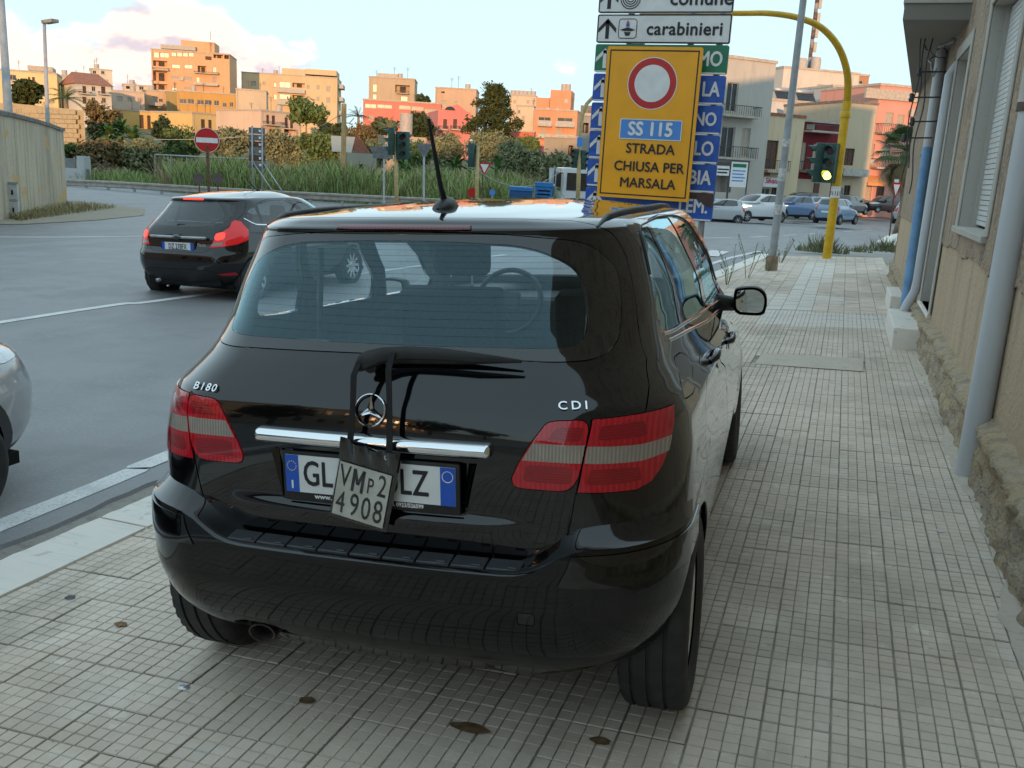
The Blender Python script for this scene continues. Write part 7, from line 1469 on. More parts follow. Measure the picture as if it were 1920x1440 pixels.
class House:
    """a block whose front stands on the line of sight of its own corner at distance D, turned by ang; openings are cut through the front wall"""
    def __init__(s, name, label, zc, x0, x1, ytop, ybase, D, ang, dep, col, wins=(), cat='house', group=None, drop=4.0, parapet=True, roof=None):
        X0, Y0 = zc(x0, ybase); X1, _ = zc(x1, ybase); _, YT = zc(x0, ytop); P = at(X0, Y0, D); s.zc = zc; zt = at(X0, YT, D).z
        los = Vector((P.x, P.y, 0)).normalized(); a0 = Vector((los.y, -los.x, 0)); a = Matrix.Rotation(-rad(-ang), 3, 'Z') @ a0; s.a = a; n = Vector((a.y, -a.x, 0)); s.n = n
        E_ = Vector(EYE); k = (X1-960)/FPX; ra, fa = a.dot(Vector(CR)), a.dot(Vector(CF)); Q = P-E_; w = (k*Q.dot(Vector(CF))-Q.dot(Vector(CR)))/(ra-k*fa); s.w = w; s.P = Vector((P.x, P.y, P.z-drop)); s.h = zt-s.P.z; s.dep = dep
        s.t = thing(name, label, cat, s.P, math.atan2(a.y, a.x), group); m = M[col] if isinstance(col, str) else col; s.m = m
        s.holes = []; infill = []
        for kind, *r in wins:
            u0, v0 = s.uv(r[0], r[1]); u1, v1 = s.uv(r[2], r[3]); u0, u1 = min(u0, u1), max(u0, u1); v0, v1 = min(v0, v1), max(v0, v1)
            u0, u1 = max(.05, u0), min(w-.05, u1); v0, v1 = max(.05, v0), min(s.h-.05, v1)
            if u1-u0 < .15 or v1-v0 < .15: continue
            if kind in 'wsrod' and not any(u0 < q[1]+.04 and u1 > q[0]-.04 and v0 < q[3]+.04 and v1 > q[2]-.04 for q in s.holes): s.holes.append((u0, u1, v0, v1)); infill.append((kind, u0, u1, v0, v1))
            elif kind in 'bgp': infill.append((kind, u0, u1, v0, v1))
        us = sorted({0, w}|{q for h_ in s.holes for q in h_[:2]}); vs_ = sorted({0, s.h}|{q for h_ in s.holes for q in h_[2:]}); V = []; F = []
        for p, q in zip(us, us[1:]):
            for e, f in zip(vs_, vs_[1:]):
                if any(h_[0] < (p+q)/2 < h_[1] and h_[2] < (e+f)/2 < h_[3] for h_ in s.holes): continue
                o = len(V); V += [(p, 0, e), (q, 0, e), (q, 0, f), (p, 0, f)]; F.append((o, o+1, o+2, o+3))
        for (p, q, e, f) in s.holes:
            o = len(V); d = .22 if True else 0; V += [(p, 0, e), (q, 0, e), (q, 0, f), (p, 0, f), (p, d, e), (q, d, e), (q, d, f), (p, d, f)]; F += [(o, o+4, o+5, o+1), (o+1, o+5, o+6, o+2), (o+2, o+6, o+7, o+3), (o+3, o+7, o+4, o)]
        o = len(V); V += [(0, 0, 0), (w, 0, 0), (w, dep, 0), (0, dep, 0), (0, 0, s.h), (w, 0, s.h), (w, dep, s.h), (0, dep, s.h)]; F += [(o+1, o+2, o+6, o+5), (o+2, o+3, o+7, o+6), (o+3, o, o+4, o+7)]
        if not roof: F.append((o+4, o+5, o+6, o+7))
        MB().add(V, F).build('wall', m, s.t)
        if parapet and not roof:
            pr = MB()
            for A, B in (((-.08, -.10, s.h), (w+.08, .18, s.h+.22)), ((-.08, .18, s.h), (.16, dep, s.h+.22)), ((w-.16, .18, s.h), (w+.08, dep, s.h+.22))): pr.box(A, B)
            pr.build('parapet', 'slab' if parapet is True else parapet, s.t)
        if roof:
            rh = roof[0]; e = .35; R = MB().add([(-e, -e, s.h-.05), (w+e, -e, s.h-.05), (w+e, dep+e, s.h-.05), (-e, dep+e, s.h-.05), (w*.12, dep*.5, s.h+rh), (w*.88, dep*.5, s.h+rh)], [(0, 1, 5, 4), (1, 2, 5), (2, 3, 4, 5), (3, 0, 4), (3, 2, 1, 0)]); R.build('roof', roof[1], s.t)
        for kd, p, q, e, f in infill: s.fill(kd, p, q, e, f)
        if group == GH and not roof and parapet:         # clutter on the flat roofs
            r = random.Random(label)
            for k in range(r.randrange(1, 4)):
                x, y = r.uniform(.1, .9)*w, r.uniform(1, dep-1); H_ = r.uniform(1.4, 2.6); a_ = MB().tube([(x, y, s.h), (x, y, s.h+H_)], .035, 5)
                for j in range(3): a_.box((x-.45+.1*j, y-.02, s.h+H_-.12-.22*j), (x+.45-.1*j, y+.02, s.h+H_-.09-.22*j))
                a_.build('roof_aerial', 'rail_dark', s.t)
            if r.random() < .6: x = r.uniform(.15, .8)*w; MB().tube([(x, 1.6, s.h), (x, 1.6, s.h+1.1)], .5, 10).build('water_tank', 'tank', s.t, True, rad(50))
            for k in range(r.randrange(0, 3)): x = r.uniform(.1, .9)*w; MB().box((x, -.32, s.h*.55), (x+.7, -.02, s.h*.55+.5)).build('air_conditioner', 'frame_white', s.t)
            MB().tube([(.25, -.06, 0), (.25, -.06, s.h)], .05, 6).build('downpipe', 'slab', s.t)
    def uv(s, a, b):
        px, py = s.zc(a, b); d = Vector(CF)+Vector(CR)*((px-960)/FPX)-Vector(CU)*((py-720)/FPX); E_ = Vector(EYE); k = (s.P-E_).dot(s.n)/d.dot(s.n); X = E_+d*k; return (X-s.P).dot(s.a), X.z-s.P.z
    def fill(s, kd, p, q, e, f):
        t = s.t
        if kd in 'wsrd':
            b = min(.07, (q-p)*.1); fr = MB(); 
            for A, B in (((p, .10, e), (p+b, .20, f)), ((q-b, .10, e), (q, .20, f)), ((p+b, .10, f-b), (q-b, .20, f)), ((p+b, .10, e), (q-b, .20, e+b)), (((p+q)/2-b*.35, .11, e+b), ((p+q)/2+b*.35, .19, f-b))): fr.box(A, B)
            w_ = fr.build('window' if kd != 'd' else 'door', 'frame_white' if kd in 'wr' else 'shutter_brown', t)
            if kd == 'w' or kd == 'd': MB().add([(p, .17, e), (q, .17, e), (q, .17, f), (p, .17, f)], [(0, 1, 2, 3)]).build('pane', 'pane', w_)
            else:
                sh_ = MB(); n = max(3, min(14, int((f-e)/.16))); hgt = (f-e)/n
                for k in range(n): sh_.add([(p+b, .12, e+k*hgt), (q-b, .12, e+k*hgt), (q-b, .16, e+(k+1)*hgt), (p+b, .16, e+(k+1)*hgt)], [(0, 1, 2, 3)])
                sh_.build('shutter', 'shutter_brown' if kd == 's' else 'roller', w_)
            if kd == 'w' and f-e < 1.9: MB().box((p-.08, -.08, e-.09), (q+.08, .10, e-.002)).build('sill', 'slab', w_)
        elif kd == 'o':
            MB().add([(p, 0, e), (q, 0, e), (q, 0, f), (p, 0, f), (p, 1.3, e), (q, 1.3, e), (q, 1.3, f), (p, 1.3, f)], [(4, 5, 6, 7), (0, 4, 7, 3), (5, 1, 2, 6), (3, 7, 6, 2), (0, 1, 5, 4)]).build('loggia', s.m if True else 'dark_room', t); c = p+(q-p)*.3; MB().box((c, 1.2, e+.02), (c+(q-p)*.4, 1.295, e+(f-e)*.88)).build('loggia_door', 'dark_room', t)
        elif kd in 'bgp':
            d = 1.05 if kd != 'p' else .35; sl = MB().box((p, -d, e-.16), (q, -.002, e)).build('balcony', 'slab', t); H = f-e
            if kd == 'b':
                r = MB(); n = max(4, int((q-p)/.22))
                for k in range(n+1): x = p+.03+(q-p-.06)*k/n; r.box((x-.012, -d+.02, e), (x+.012, -d+.045, e+H))
                r.box((p, -d, e+H), (q, -d+.06, e+H+.05))
                for x in (p, q-.05): r.box((x, -d+.06, e+H), (x+.05, -.01, e+H+.05))
                for k in range(4):
                    for x in (p+.02, q-.045): r.box((x, -d+.2+.22*k, e), (x+.024, -d+.224+.22*k, e+H))
                r.build('railing', 'rail_dark', sl)
            else: MB().box((p, -d, e+.002), (q, -d+.09, f)).build('railing', 'glass_rail', sl)
    def box(s, nm, u0, u1, v0, v1, y0, y1, m): return MB().box((u0, y0, v0), (u1, y1, v1)).build(nm, m, s.t)
    def box_px(s, nm, a0, b0, a1, b1, y0, y1, m): p, e = s.uv(a0, b1); q, f = s.uv(a1, b0); return s.box(nm, min(p, q), max(p, q), min(e, f), max(e, f), y0, y1, m)
def hill_houses():
    h = House('apartment_block', 'tall orange apartment block with loggias and a flat penthouse', Z2, 112, 748, 238, 590, 190, -12, 11, hmat('orange_plaster', (.60, .36, .20)), [('o', 118, 318, 235, 372), ('o', 118, 405, 235, 492), ('o', 118, 508, 235, 562), ('w', 122, 250, 165, 298), ('d', 172, 252, 248, 300),
        ('w', 265, 252, 306, 288), ('w', 312, 252, 354, 288), ('w', 360, 254, 402, 290), ('w', 408, 254, 450, 290), ('w', 270, 350, 338, 385), ('w', 372, 352, 440, 388), ('r', 268, 447, 340, 478), ('r', 370, 452, 440, 490), ('w', 270, 540, 310, 565), ('r', 375, 540, 440, 562), ('o', 482, 362, 555, 422), ('w', 605, 372, 636, 422), ('w', 470, 455, 498, 500), ('r', 606, 450, 640, 505), ('s', 545, 285, 597, 318), ('o', 612, 270, 690, 305), ('o', 700, 275, 742, 310), ('b', 458, 410, 655, 432), ('g', 456, 502, 654, 528), ('b', 460, 318, 655, 335), ('b', 118, 380, 250, 402)], 'building', GH)
    h.box_px('penthouse', 335, 165, 610, 240, 1.5, 8, h.m); h.box_px('beige_bay', 256, 246, 459, 575, -.30, -.02, h.m) if False else None
    h.box_px('roof_canopy', 175, 205, 460, 218, .5, 4, 'slab'); MB().tube([(h.w*.72, 4, h.h+3.1), (h.w*.72, 4, h.h+4.8)], .05, 6).build('aerial', 'rail_dark', h.t)
    House('row_house', 'ochre house with a long row of paired windows below the apartment block', Z2, 318, 796, 572, 760, 168, -6, 10, hmat('ochre_plaster', (.52, .30, .09)), [('w', 335, 632, 395, 676), ('w', 400, 632, 456, 678), ('w', 478, 640, 536, 684), ('w', 540, 640, 600, 686), ('w', 616, 645, 660, 692), ('w', 688, 665, 722, 704), ('w', 745, 660, 776, 702)], 'house', GH)
    House('row_house', 'narrow olive house wall between pink terrace and ochre house', Z2, 228, 317, 575, 745, 172, 0, 8, hmat('olive_plaster', (.36, .28, .12)), [], 'house', GH)
    House('row_house', 'peach terrace house with grey balcony beside the olive wall', Z2, 50, 227, 568, 720, 176, 5, 9, hmat('peach_plaster', (.56, .38, .24)), [('r', 115, 612, 156, 660), ('w', 165, 632, 200, 662), ('g', 80, 662, 195, 690)], 'house', GH)
    House('row_house', 'long pale pink terrace with three closed shutters', Z1, 640, 932, 578, 700, 168, 4, 9, hmat('pale_pink_plaster', (.56, .42, .33)), [('r', 755, 618, 790, 655), ('r', 820, 622, 845, 658), ('r', 885, 628, 918, 660)], 'house', GH)
    House('villa', 'yellow low house with brown shutters behind the banana plants', Z1, 655, 1052, 700, 850, 150, 12, 9, hmat('yellow_plaster', (.64, .42, .15)), [('s', 706, 722, 738, 800), ('s', 762, 728, 795, 822), ('s', 896, 738, 926, 828), ('s', 946, 742, 980, 842)], 'house', GH)
    House('villa', 'yellow low house with shaded tan end wall', Z2, 440, 858, 752, 905, 146, 38, 10.5, hmat('warm_yellow_plaster', (.66, .46, .19)), [('s', 510, 800, 546, 880), ('s', 570, 805, 601, 884), ('s', 700, 816, 736, 876)], 'house', GH)
    House('villa', 'cream villa with brown shutters, balcony and shaded end wall', Z2, 1000, 1322, 735, 930, 132, 36, 11, hmat('cream_pink_plaster', (.62, .46, .34)), [('s', 1045, 765, 1070, 840), ('s', 1090, 770, 1118, 846), ('s', 1195, 785, 1223, 872), ('s', 1240, 790, 1266, 878), ('b', 1010, 818, 1165, 852), ('o', 1070, 880, 1145, 925), ('o', 1190, 880, 1300, 920)], 'house', GH)
    f = House('apartment_block', 'long cream apartment block with white balcony fronts', Z2, 845, 1622, 425, 800, 212, -10, 12, hmat('cream_plaster', (.62, .45, .27)), [('r', 922, 488, 962, 532), ('r', 1015, 492, 1042, 528), ('w', 1104, 500, 1126, 538), ('r', 1375, 520, 1402, 556), ('r', 1455, 522, 1482, 562), ('r', 1535, 530, 1571, 580), ('r', 1375, 612, 1402, 652), ('r', 1455, 615, 1482, 656), ('r', 1535, 622, 1571, 672), ('w', 1104, 595, 1130, 642), ('r', 1535, 722, 1571, 770), ('w', 1150, 492, 1242, 545), ('o', 1258, 502, 1360, 545), ('w', 1150, 594, 1242, 640), ('o', 1258, 602, 1360, 642), ('g', 1136, 548, 1363, 590), ('g', 1136, 645, 1363, 690)], 'building', GH)
    f.box_px('roof_storey', 1170, 392, 1362, 430, .5, 8, f.m); f.box_px('roof_storey', 1364, 402, 1618, 430, .3, 9, f.m)
    for k, v in enumerate((.24, .44, .66, .86)): MB().box((f.w-.2, 2, f.h*v), (f.w+1.2, 8, f.h*v+.9)).build('side_balcony', 'glass_rail', f.t)
    House('outbuilding', 'blank pale rendered wall between ochre house and cream block', Z2, 798, 1046, 560, 730, 158, -4, 8, hmat('blank_render', (.52, .42, .30)), [], 'house', GH)
    House('villa', 'bright cream house behind the bushy pine', Z1, -60, 378, 448, 690, 140, -8, 9, hmat('bright_cream', (.68, .54, .28)), [('w', 55, 478, 106, 518), ('s', 180, 495, 196, 530), ('s', 206, 495, 226, 532)], 'house', GH).box_px('roof_storey', 180, 430, 336, 450, .5, 6, 'slab')
    House('row_house', 'grey white house beside the bright cream house', Z1, 345, 582, 486, 690, 165, -4, 9, hmat('grey_white', (.46, .44, .40)), [('w', 355, 515, 382, 550), ('w', 405, 520, 426, 552), ('s', 455, 522, 479, 572), ('w', 410, 582, 428, 612), ('b', 445, 568, 490, 578)], 'house', GH)
    v = House('villa', 'white villa with terracotta roof and iron balconies', Z1, 495, 720, 536, 690, 140, 14, 9, hmat('white_villa', (.58, .53, .46)), [('s', 530, 552, 556, 602), ('w', 590, 555, 616, 588), ('s', 650, 555, 680, 608), ('s', 530, 622, 558, 668), ('w', 590, 625, 616, 662), ('w', 655, 628, 684, 664), ('b', 502, 588, 580, 604), ('b', 628, 590, 704, 608)], 'house', GH, roof=(1.9, 'terracotta')); 
    House('row_house', 'small white rooftop room behind the terracotta roof', Z1, 583, 726, 446, 560, 175, 0, 7, hmat('white_room', (.58, .52, .42)), [('w', 596, 452, 620, 476), ('w', 650, 455, 674, 478)], 'house', GH)
    House('row_house', 'pale house with roof terrace left of the tall apartment block', Z1, 790, 980, 545, 640, 178, 0, 8, hmat('pale_terrace', (.54, .46, .36)), [('w', 895, 552, 925, 580), ('o', 810, 552, 870, 575)], 'house', GH)
    # right of the timber pole
    l = House('modern_house', 'tan modern house with slanted roof and recessed balcony', Z3, 203, 545, 182, 420, 178, -6, 9, hmat('tan_render', (.45, .35, .24)), [('w', 236, 230, 265, 290), ('w', 236, 305, 263, 350), ('o', 405, 235, 512, 300), ('w', 445, 320, 496, 370), ('b', 412, 282, 508, 302)], 'house', GH); l.box_px('roof_fin', 265, 152, 420, 182, 1, 6, 'slab')
    House('villa', 'long coral house with glazed veranda strip', Z3, 160, 742, 352, 600, 150, -5, 10, hmat('coral_plaster', (.62, .20, .15)), [('w', 172, 375, 262, 412), ('w', 268, 380, 380, 415), ('w', 432, 386, 520, 422), ('w', 526, 394, 616, 430), ('w', 622, 412, 735, 450), ('r', 205, 465, 236, 502), ('s', 272, 472, 312, 540), ('s', 330, 480, 350, 545)], 'house', GH)
    n = House('villa', 'pink two storey house with dark shutters and arched gable window', Z3, 718, 962, 428, 680, 132, 10, 9, hmat('pink_plaster', (.62, .22, .19)), [('s', 765, 493, 791, 566), ('s', 840, 493, 866, 566), ('s', 755, 600, 777, 645), ('o', 805, 600, 848, 640), ('b', 722, 545, 790, 572), ('b', 815, 545, 882, 572)], 'house', GH, parapet=False)
    p0, e0 = n.uv(745, 430); p1, e1 = n.uv(950, 430); pm, em = n.uv(870, 380); MB().prism([(p0, n.h), (p1, n.h), (pm, em)], .5, ((0, .5, 0), (1, 0, 0), (0, 0, 1))).build('gable', n.m, n.t); c, e = n.uv(815, 434); r = (n.uv(852, 434)[0]-c); MB().prism([(c+r*math.cos(math.pi*k/12), n.h+.1+r*.7*math.sin(math.pi*k/12)) for k in range(13)], .03, ((0, -.02, 0), (1, 0, 0), (0, 0, 1))).build('arched_window', 'pane', n.t)
    o = House('old_house', 'crumbling tan house on the skyline behind the pink house', Z3, 700, 1006, 262, 440, 172, -6, 9, hmat('crumbling_tan', (.52, .36, .25)), [('r', 752, 352, 788, 388), ('r', 845, 358, 875, 382), ('o', 750, 285, 775, 300)], 'house', GH); o.box_px('roof_storey', 740, 266 if False else 262, 900, 285, 1, 6, o.m)
    c = House('old_house', 'cream house with a row of roof tanks behind the pine', Z3, 1256, 1452, 318, 520, 186, -4, 9, hmat('cream_tanks', (.58, .46, .34)), [('r', 1290, 350, 1310, 378), ('r', 1390, 352, 1410, 380)], 'house', GH)
    for k in range(6): MB().tube([((k+.6)*c.w/6.5, 1.5, c.h), ((k+.6)*c.w/6.5, 1.5, c.h+1.1)], .55, 12).build('water_tank', 'tank', c.t, True, rad(50))
    House('row_house', 'small pale house between pine and orange house', Z3, 1300, 1432, 398, 620, 168, -6, 8, hmat('small_pale', (.56, .48, .36)), [('w', 1325, 425, 1342, 450), ('r', 1355, 470, 1375, 515)], 'house', GH); House('garden_wall', 'coral red garden wall below the orange house', Z3, 1250, 1442, 585, 690, 138, -4, 4, hmat('coral_red', (.60, .14, .09)), [], 'wall', None)
    q = House('villa', 'orange house with stair tower and white balcony fronts', Z3, 1432, 1756, 425, 670, 158, -8, 9, hmat('orange_house', (.62, .30, .17)), [('w', 1478, 475, 1570, 508), ('w', 1620, 480, 1735, 515), ('r', 1500, 560, 1530, 612), ('r', 1612, 565, 1648, 615), ('g', 1480, 508, 1582, 545), ('g', 1612, 515, 1752, 552), ('g', 1480, 605, 1575, 635), ('g', 1612, 608, 1750, 640)], 'house', GH); q.box_px('stair_tower', 1556, 275, 1722, 425, 1, 7, q.m); q.box_px('upper_storey', 1450, 330, 1556, 425, 1.4, 7, q.m)
    for a in (1655, 1685): 
        u, v = q.uv(a, 275); MB().tube([(u, 3, v), (u, 3, v+1.2)], .5, 12).build('water_tank', 'tank', q.t, True, rad(50))
    for a0, b0, a1, b1 in ((1530, 405, 1558, 424), (1610, 405, 1626, 424), (1668, 340, 1696, 370)): q.box_px('window', a0, b0, a1, b1, .93, 1.02, 'frame_white')
    House('old_house', 'grey ochre ruined wall behind the bougainvillea', Z3, 1515, 1765, 628, 780, 96, -5, 4, hmat('ruined_wall', (.34, .29, .22)), [('o', 1705, 690, 1735, 770)], 'wall', None, drop=2); House('concrete_house', 'bare grey concrete house beside the hooked ochre mast', Z3, 1790, 1890, 470, 800, 84, -5, 8, hmat('bare_concrete', (.30, .29, .27)), [('o', 1800, 520, 1850, 600)], 'house', None, drop=2).box_px('upper_storey', 1790, 392, 1885, 470, .2, 7, 'coping')
    t_ = House('field_hut', 'low concrete hut with a red brown roof sheet among the reeds', Z3, 42, 262, 742, 880, 62, 6, 5, hmat('hut_concrete', (.34, .32, .27)), [('o', 130, 830, 176, 870)], 'hut', None, drop=1.2, parapet=False); p, e = t_.uv(90, 745); q_, f = t_.uv(228, 745); MB().add([(p, .4, t_.h+.02), (q_, .4, t_.h+.02), (q_-.4, 3.6, t_.h+1.1), (p+.5, 3.6, t_.h+1.1)], [(0, 1, 2, 3), (3, 2, 1, 0)]).build('roof_sheet', 'terracotta', t_.t)
    MB().add([(p-.1, .2, t_.h), (p+.5, 3.4, t_.h+1.1), (p-1.2, 3.4, t_.h+1.1), (p-1.4, .2, t_.h)], [(0, 1, 2, 3)]).build('roof_slab', t_.m, t_.t)
    g = House('garden_wall', 'long block wall with a concrete tank behind the signals', Z3, 258, 626, 612, 800, 88, -4, .5, hmat('block_wall', (.38, .33, .25)), [], 'wall', None, drop=2, parapet=False); u, v = g.uv(482, 612); MB().tube([(u, .6, v), (u, .6, v+2.0)], .62, 14).build('tank', 'tank', g.t, True, rad(50))
hill_houses()
GR = 'house row along the bend'
def right_row():
    A = 38
    def H(nm, lab, x0, x1, yt, D, col, wins, **k): return House(nm, lab, Z5, x0, x1, yt, 1062+.10*max(0, x0-300), D, k.pop('ang', A), k.pop('dep', 9), col, wins, k.pop('cat', 'house'), GR, drop=1.0, **k)
    H('grey_house', 'tall grey house with iron balconies beside the direction signs', -60, 250, 322, 72, hmat('grey_render', (.46, .43, .38)), [('w', 72, 442, 116, 606), ('w', 42, 682, 96, 855), ('r', 150, 690, 180, 850), ('b', -50, 560, 205, 634), ('b', -50, 785, 185, 858), ('o', -30, 935, 85, 1040)])
    s = H('cream_house', 'cream house with the pink lettered shop sign', 198, 436, 622, 76, hmat('cream_house', (.62, .50, .33)), [('s', 286, 756, 330, 915), ('b', 250, 865, 362, 925), ('w', 250, 1014, 300, 1060), ('d', 308, 1014, 334, 1062), ('o', 188 if False else 215, 970, 232, 1058)], parapet='terracotta'); s.box_px('red_band', 196, 918, 300, 944, -.05, -.002, 'terracotta'); s.box_px('shop_sign', 252, 962, 352, 1008, -.18, -.03, 'sign_white')
    u, v = s.uv(302, 978); text('Silvana', .62, mat('pink_letters', (.55, .03, .12), .5, 0), s.t, frame((u, -.19, v), (1, 0, 0), (0, 0, 1)), .01, .01, name='sign_lettering', sx=.8, shear=.15)
    r = H('red_house', 'dark red house with white shutters and two iron balconies', 436, 632, 660, 79.5, hmat('dark_red_plaster', (.17, .018, .024)), [('r', 440, 765, 482, 918), ('r', 536, 776, 577, 920), ('r', 500, 652 if False else 668, 545, 700), ('b', 400, 868, 600, 928), ('b', 432, 668, 628, 714)], parapet='slab'); r.box_px('ground_floor', 405, 975, 625, 1075, -.10, -.003, hmat('beige_ground_floor', (.48, .40, .30))); r.box_px('roller_door', 408, 985, 462, 1070, -.16, -.09, 'roller'); r.box_px('door', 522, 990, 562, 1072, -.16, -.09, 'shutter_brown')
    y = H('beige_house', 'narrow beige house with glazed veranda and white balcony front', 632, 806, 560, 83.5, hmat('beige_house', (.56, .46, .32)), [('w', 636, 580, 706, 660), ('w', 712, 585, 790, 665), ('s', 706, 800, 746, 895), ('r', 640, 812, 672, 890), ('g', 622, 905, 792, 945), ('r', 592 if False else 640, 1012, 688, 1075), ('d', 702, 1000, 726, 1075)], parapet='coping')
    p = H('pink_house', 'pink house lit orange at its near end with iron balconies and awning', 806, 1250, 472, 87, hmat('pink_row_house', (.62, .30, .24)), [('r', 846, 590, 876, 664), ('r', 926, 605, 958, 682), ('r', 990, 618, 1016, 692), ('r', 1096, 645, 1122, 702), ('r', 820, 775, 856, 858), ('r', 905, 792, 940, 862), ('b', 810, 664, 985, 722), ('b', 795, 855, 960, 908), ('r', 772, 988, 836, 1110), ('s', 880, 985, 908, 1085), ('r', 960, 985, 1000, 1085)]); p.box_px('cornice', 806, 515, 1250, 528, -.25, -.002, 'slab'); p.box_px('air_conditioner', 1042, 594, 1076, 630, -.45, -.05, 'frame_white'); p.box_px('air_conditioner', 800, 862, 824, 888, -1.0, -.6, 'frame_white')
    u0, v0 = p.uv(792, 945); u1, v1 = p.uv(880, 990); MB().add([(u0, -.02, v0), (u1, -.02, v0), (u1+.1, -1.2, v1), (u0-.1, -1.2, v1), (u1+.1, -1.2, v1-.25), (u0-.1, -1.2, v1-.25)], [(0, 1, 2, 3), (3, 2, 4, 5)]).build('awning', mat('orange_awning', (.62, .26, .09), .8, .1, 4), p.t)
    b = House('white_block', 'white rooftop block with two water tanks and a tall aerial mast', Z5, 345, 750, 372, 620, 104, 30, 10, hmat('white_block', (.56, .52, .45)), [('r', 555, 455, 595, 500)], 'building', GR, drop=8)
    for a, c_, yt in ((506, 566, 305), (586, 642, 300)):
        u, v = b.uv(a, 372); u2, v2 = b.uv(c_, yt); rr = abs(u2-u)/2; MB().lathe([(0, b.h), (rr, b.h), (rr, b.h+(v2-b.h)*.85), (rr*.8, v2), (0, v2)], 16, ((u+u2)/2, 2.5, 0)).build('water_tank', 'tank', b.t, True, rad(40))
    u, v = b.uv(612, 372); u2, v2 = b.uv(640, -120); mm = [M['sign_red'] if False else mat('mast_red', (.11, .07, .06), .6, .2, 4), mat('mast_white', (.24, .22, .21), .6, .2, 4)]
    for k in range(10): z0 = b.h+(v2-b.h)*k/10; z1 = b.h+(v2-b.h)*(k+1)/10; MB().tube([(u, 4, z0), (u, 4, z1)], .22, 8).build('mast', mm[k % 2], b.t, True)
    for k in range(5): MB().box((u+.25, 3.9, v2-2.5-k*1.6), (u+.65, 4.2, v2-1.4-k*1.6)).build('aerial_panel', 'frame_white', b.t)
    w = House('white_house', 'white house with solar heater on its terrace behind the red house', Z5, 232, 640, 538, 660, 92, 34, 9, hmat('white_terrace', (.52, .53, .53)), [], 'house', GR, drop=6)
    for a in (372, 490): u, v = w.uv(a, 538); MB().add([(u, 1, w.h+.1), (u+2.2, 1, w.h+.1), (u+2.2, 1.8, w.h+1.2), (u, 1.8, w.h+1.2)], [(0, 1, 2, 3), (3, 2, 1, 0)]).build('solar_panel', 'glass_black', w.t); MB().tube([(u, 1.9, w.h+1.3), (u+2.2, 1.9, w.h+1.3)], .25, 10).build('heater_tank', 'galv', w.t, True)
    House('grey_house', 'grey white gable behind the pink row house', Z5, 620, 812, 470, 620, 96, 34, 8, hmat('grey_gable', (.46, .45, .43)), [], 'house', GR, drop=6); x = House('brick_house', 'small brick rooftop room beside the white block', Z5, 745, 815, 412, 560, 112, 20, 6, hmat('brick_room', (.42, .22, .14)), [('w', 752, 432, 800, 456)], 'house', GR, drop=6)
    House('pale_house', 'pale low house behind the palm', Z5, 1050, 1300, 760, 1090, 100, 30, 8, hmat('pale_low', (.46, .42, .37)), [('r', 1110, 900, 1150, 1080)], 'house', GR, drop=1)
    # notice boards before the grey house
    D = 62; a, c = at(1372, 303, D), at(1403, 352, D); g = road_z(a.x, a.y); t = thing('notice_board', 'white notice board with green heading on a dark frame', 'sign', (a.x, a.y, g), -YAW); w_ = abs((c-a).dot(Vector(CR))); MB().box((0, -.03, c.z-g), (w_, .03, a.z-g)).build('board', 'sign_white', t); MB().box((.1, -.04, a.z-g-.35), (w_-.1, -.031, a.z-g-.12)).build('heading', 'sign_green', t)
    for k in range(4): MB().box((.12, -.04, a.z-g-.62-.22*k), (w_-.12-.1*(k % 2), -.031, a.z-g-.54-.22*k)).build('text_line', 'sign_bluelight', t)
    for x in (-.05, w_+.05): MB().tube([(x, 0, -.3), (x, 0, a.z-g+.1)], .05, 8).build('post', 'rail_dark', t)
    MB().box((-.1, -.05, a.z-g+.02), (w_+.1, .05, a.z-g+.1)).build('top_rail', 'rail_dark', t)
    a, c = at(1344, 310, D+3), at(1370, 330, D+3); g = road_z(a.x, a.y); t = thing('shop_board', 'white shop board with dark frame beside the notice board', 'sign', (a.x, a.y, g), -YAW); w_ = abs((c-a).dot(Vector(CR))); MB().box((0, -.03, c.z-g), (w_, .03, a.z-g)).build('board', 'sign_white', t); MB().box((.08, -.04, a.z-g-.3), (w_-.1, -.031, a.z-g-.2)).build('text_line', 'black_print', t); MB().box((.08, -.04, a.z-g-.52), (w_-.2, -.031, a.z-g-.42)).build('text_line', 'black_print', t); MB().box((-.06, -.05, a.z-g), (w_+.06, .05, a.z-g+.25)).build('top_rail', 'rail_dark', t)
    for x in (.05, w_-.05): MB().tube([(x, .08, -.3), (x, .08, a.z-g)], .04, 8).build('post', 'rail_dark', t)
right_row()
# overhead wires
def wire(label, P, Q, sag, r=.02):
    P, Q = Vector(P), Vector(Q); pts = [P+(Q-P)*(k/24)-Vector((0, 0, sag*4*(k/24)*(1-k/24))) for k in range(25)]; c = pts[0].copy(); o = MB().tube([p-c for p in pts], r, 5).build('overhead_wire', 'cable_pale', None, True); o.location = c; tag(o, label, 'wire')
wire('thin wire sagging from the timber pole towards the villa', at(645, 209, 48), at(560, 235, 110), .6); wire('thin wire sagging across the banana plants', at(150, 252, 58), at(460, 256, 60), .25); wire('thin wire sagging from the signal post to the lorry', at(896, 320, 36), at(1055, 318, 44), .7, .015)
def pergola():
    D = 52; A, B = at(290, 290, D), at(500, 300, D); t = thing('field_fence', 'pale horizontal pipe on thin posts crossing the reeds', 'fence', A); MB().tube([(0, 0, 0), B-A], .045, 8).build('pipe', 'galv', t, True)
    for k in range(8): q = (B-A)*(k/7); MB().tube([q, (q.x+.15*math.sin(k*3), q.y, q.z-2.2)], .03, 6).build('post', 'galv', t)
pergola()
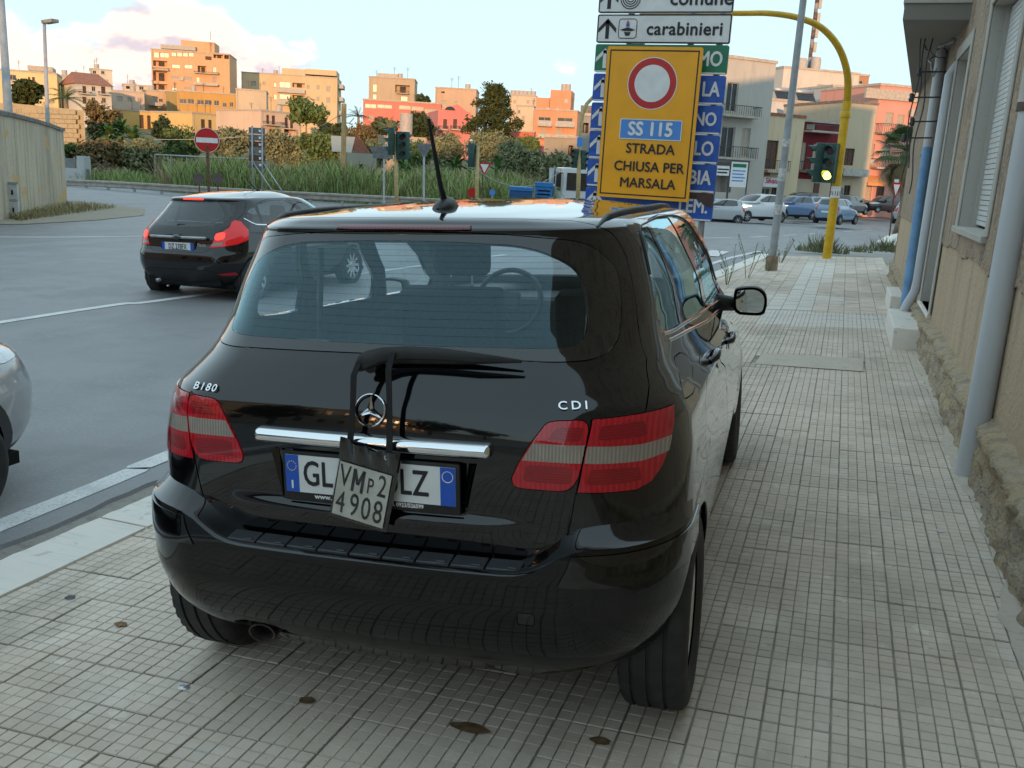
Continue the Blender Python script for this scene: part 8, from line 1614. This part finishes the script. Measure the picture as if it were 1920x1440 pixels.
# ---------------------------------------------------------------- the town behind the viewer: it shows in the paintwork, with two unseen blocks added for shade
def behind():
    def blockh(nm, lab, x0, x1, y0, y1, h, col, side=None, rows=0):
        t = thing(nm, lab, 'building', (x0, y0, -.4)); MB().box((0, 0, -1), (x1-x0, y1-y0, h+.4)).build('wall', col, t); MB().box((-.15, -.15, h+.4), (x1-x0+.15, y1-y0+.15, h+.7)).build('parapet', 'slab', t)
        if side:
            n = int((y1-y0)/3.2)
            for j in range(rows):
                for k in range(n):
                    y = 1.0+k*3.2; z = 1.4+j*3.2; x = (x1-x0) if side > 0 else 0; w = MB().box((x-.05, y, z), (x+.06, y+1.1, z+1.5)).build('window', 'frame_white', t); MB().box((x+(.061 if side > 0 else -.061)-.004, y+.08, z+.08), (x+(.061 if side > 0 else -.061)+.004, y+1.02, z+1.42)).build('pane', 'pane', w)
    blockh('apartment_block', 'tall unseen beige block behind the plastered building, added to shade the street', 12.2, 23.9, -95, 18.4, 14.5, hmat('beige_block', (.45, .37, .28)))  # out of view, added to keep the low sun off street and cars
    blockh('apartment_block', 'unseen grey block beyond the plastered building, added to shade the far house row', 28.2, 72, 11.5, 18.4, 13, hmat('grey_block', (.40, .38, .35)))  # out of view, added; the gap beside it lets sun onto the pink house
    blockh('corner_building', 'brown building continuing the pavement row towards the sunset', 1.2, 12, -95, -46, 7, hmat('brown_row', (.36, .28, .20)))
    blockh('terrace_house', 'cream terrace house across the street behind the viewer', -30, -17, -34, -14, 6.2, hmat('cream_terrace', (.60, .50, .36)), 1, 2); blockh('terrace_house', 'ochre terrace house across the street further behind the viewer', -31, -18, -58, -36, 7.5, hmat('ochre_terrace', (.52, .38, .22)), 1, 2); blockh('terrace_house', 'pink terrace house across the street beside the cream terrace', -29, -17.5, -12, 2, 5.0, hmat('pink_terrace', (.56, .36, .28)), 1, 1)
    for i, (x, y, h, kd, lab) in enumerate(((-9.8, -30, 6.0, 'dark', 'dark street tree behind the viewer on the far side'), (-12.5, -16, 5.0, 'dark', 'dark rounded street tree opposite the cream terrace'), (-10, -50, 7.0, 'dark', 'tall dark tree at the far end of the street'), (-4.5, -62, 6.0, 'dark', 'dark tree closing the street towards the sunset'))):
        t = thing('street_tree', lab, 'tree', (x, y, -.4), 0, 'street trees behind the viewer'); leaf_cloud('crown', crown_blobs(h*.36, h*.62, h*.36, 300+i, 6), 2600, .22, LEAF[kd], t, 300+i); trunk(t, h*.5, .16, 300+i)
behind()
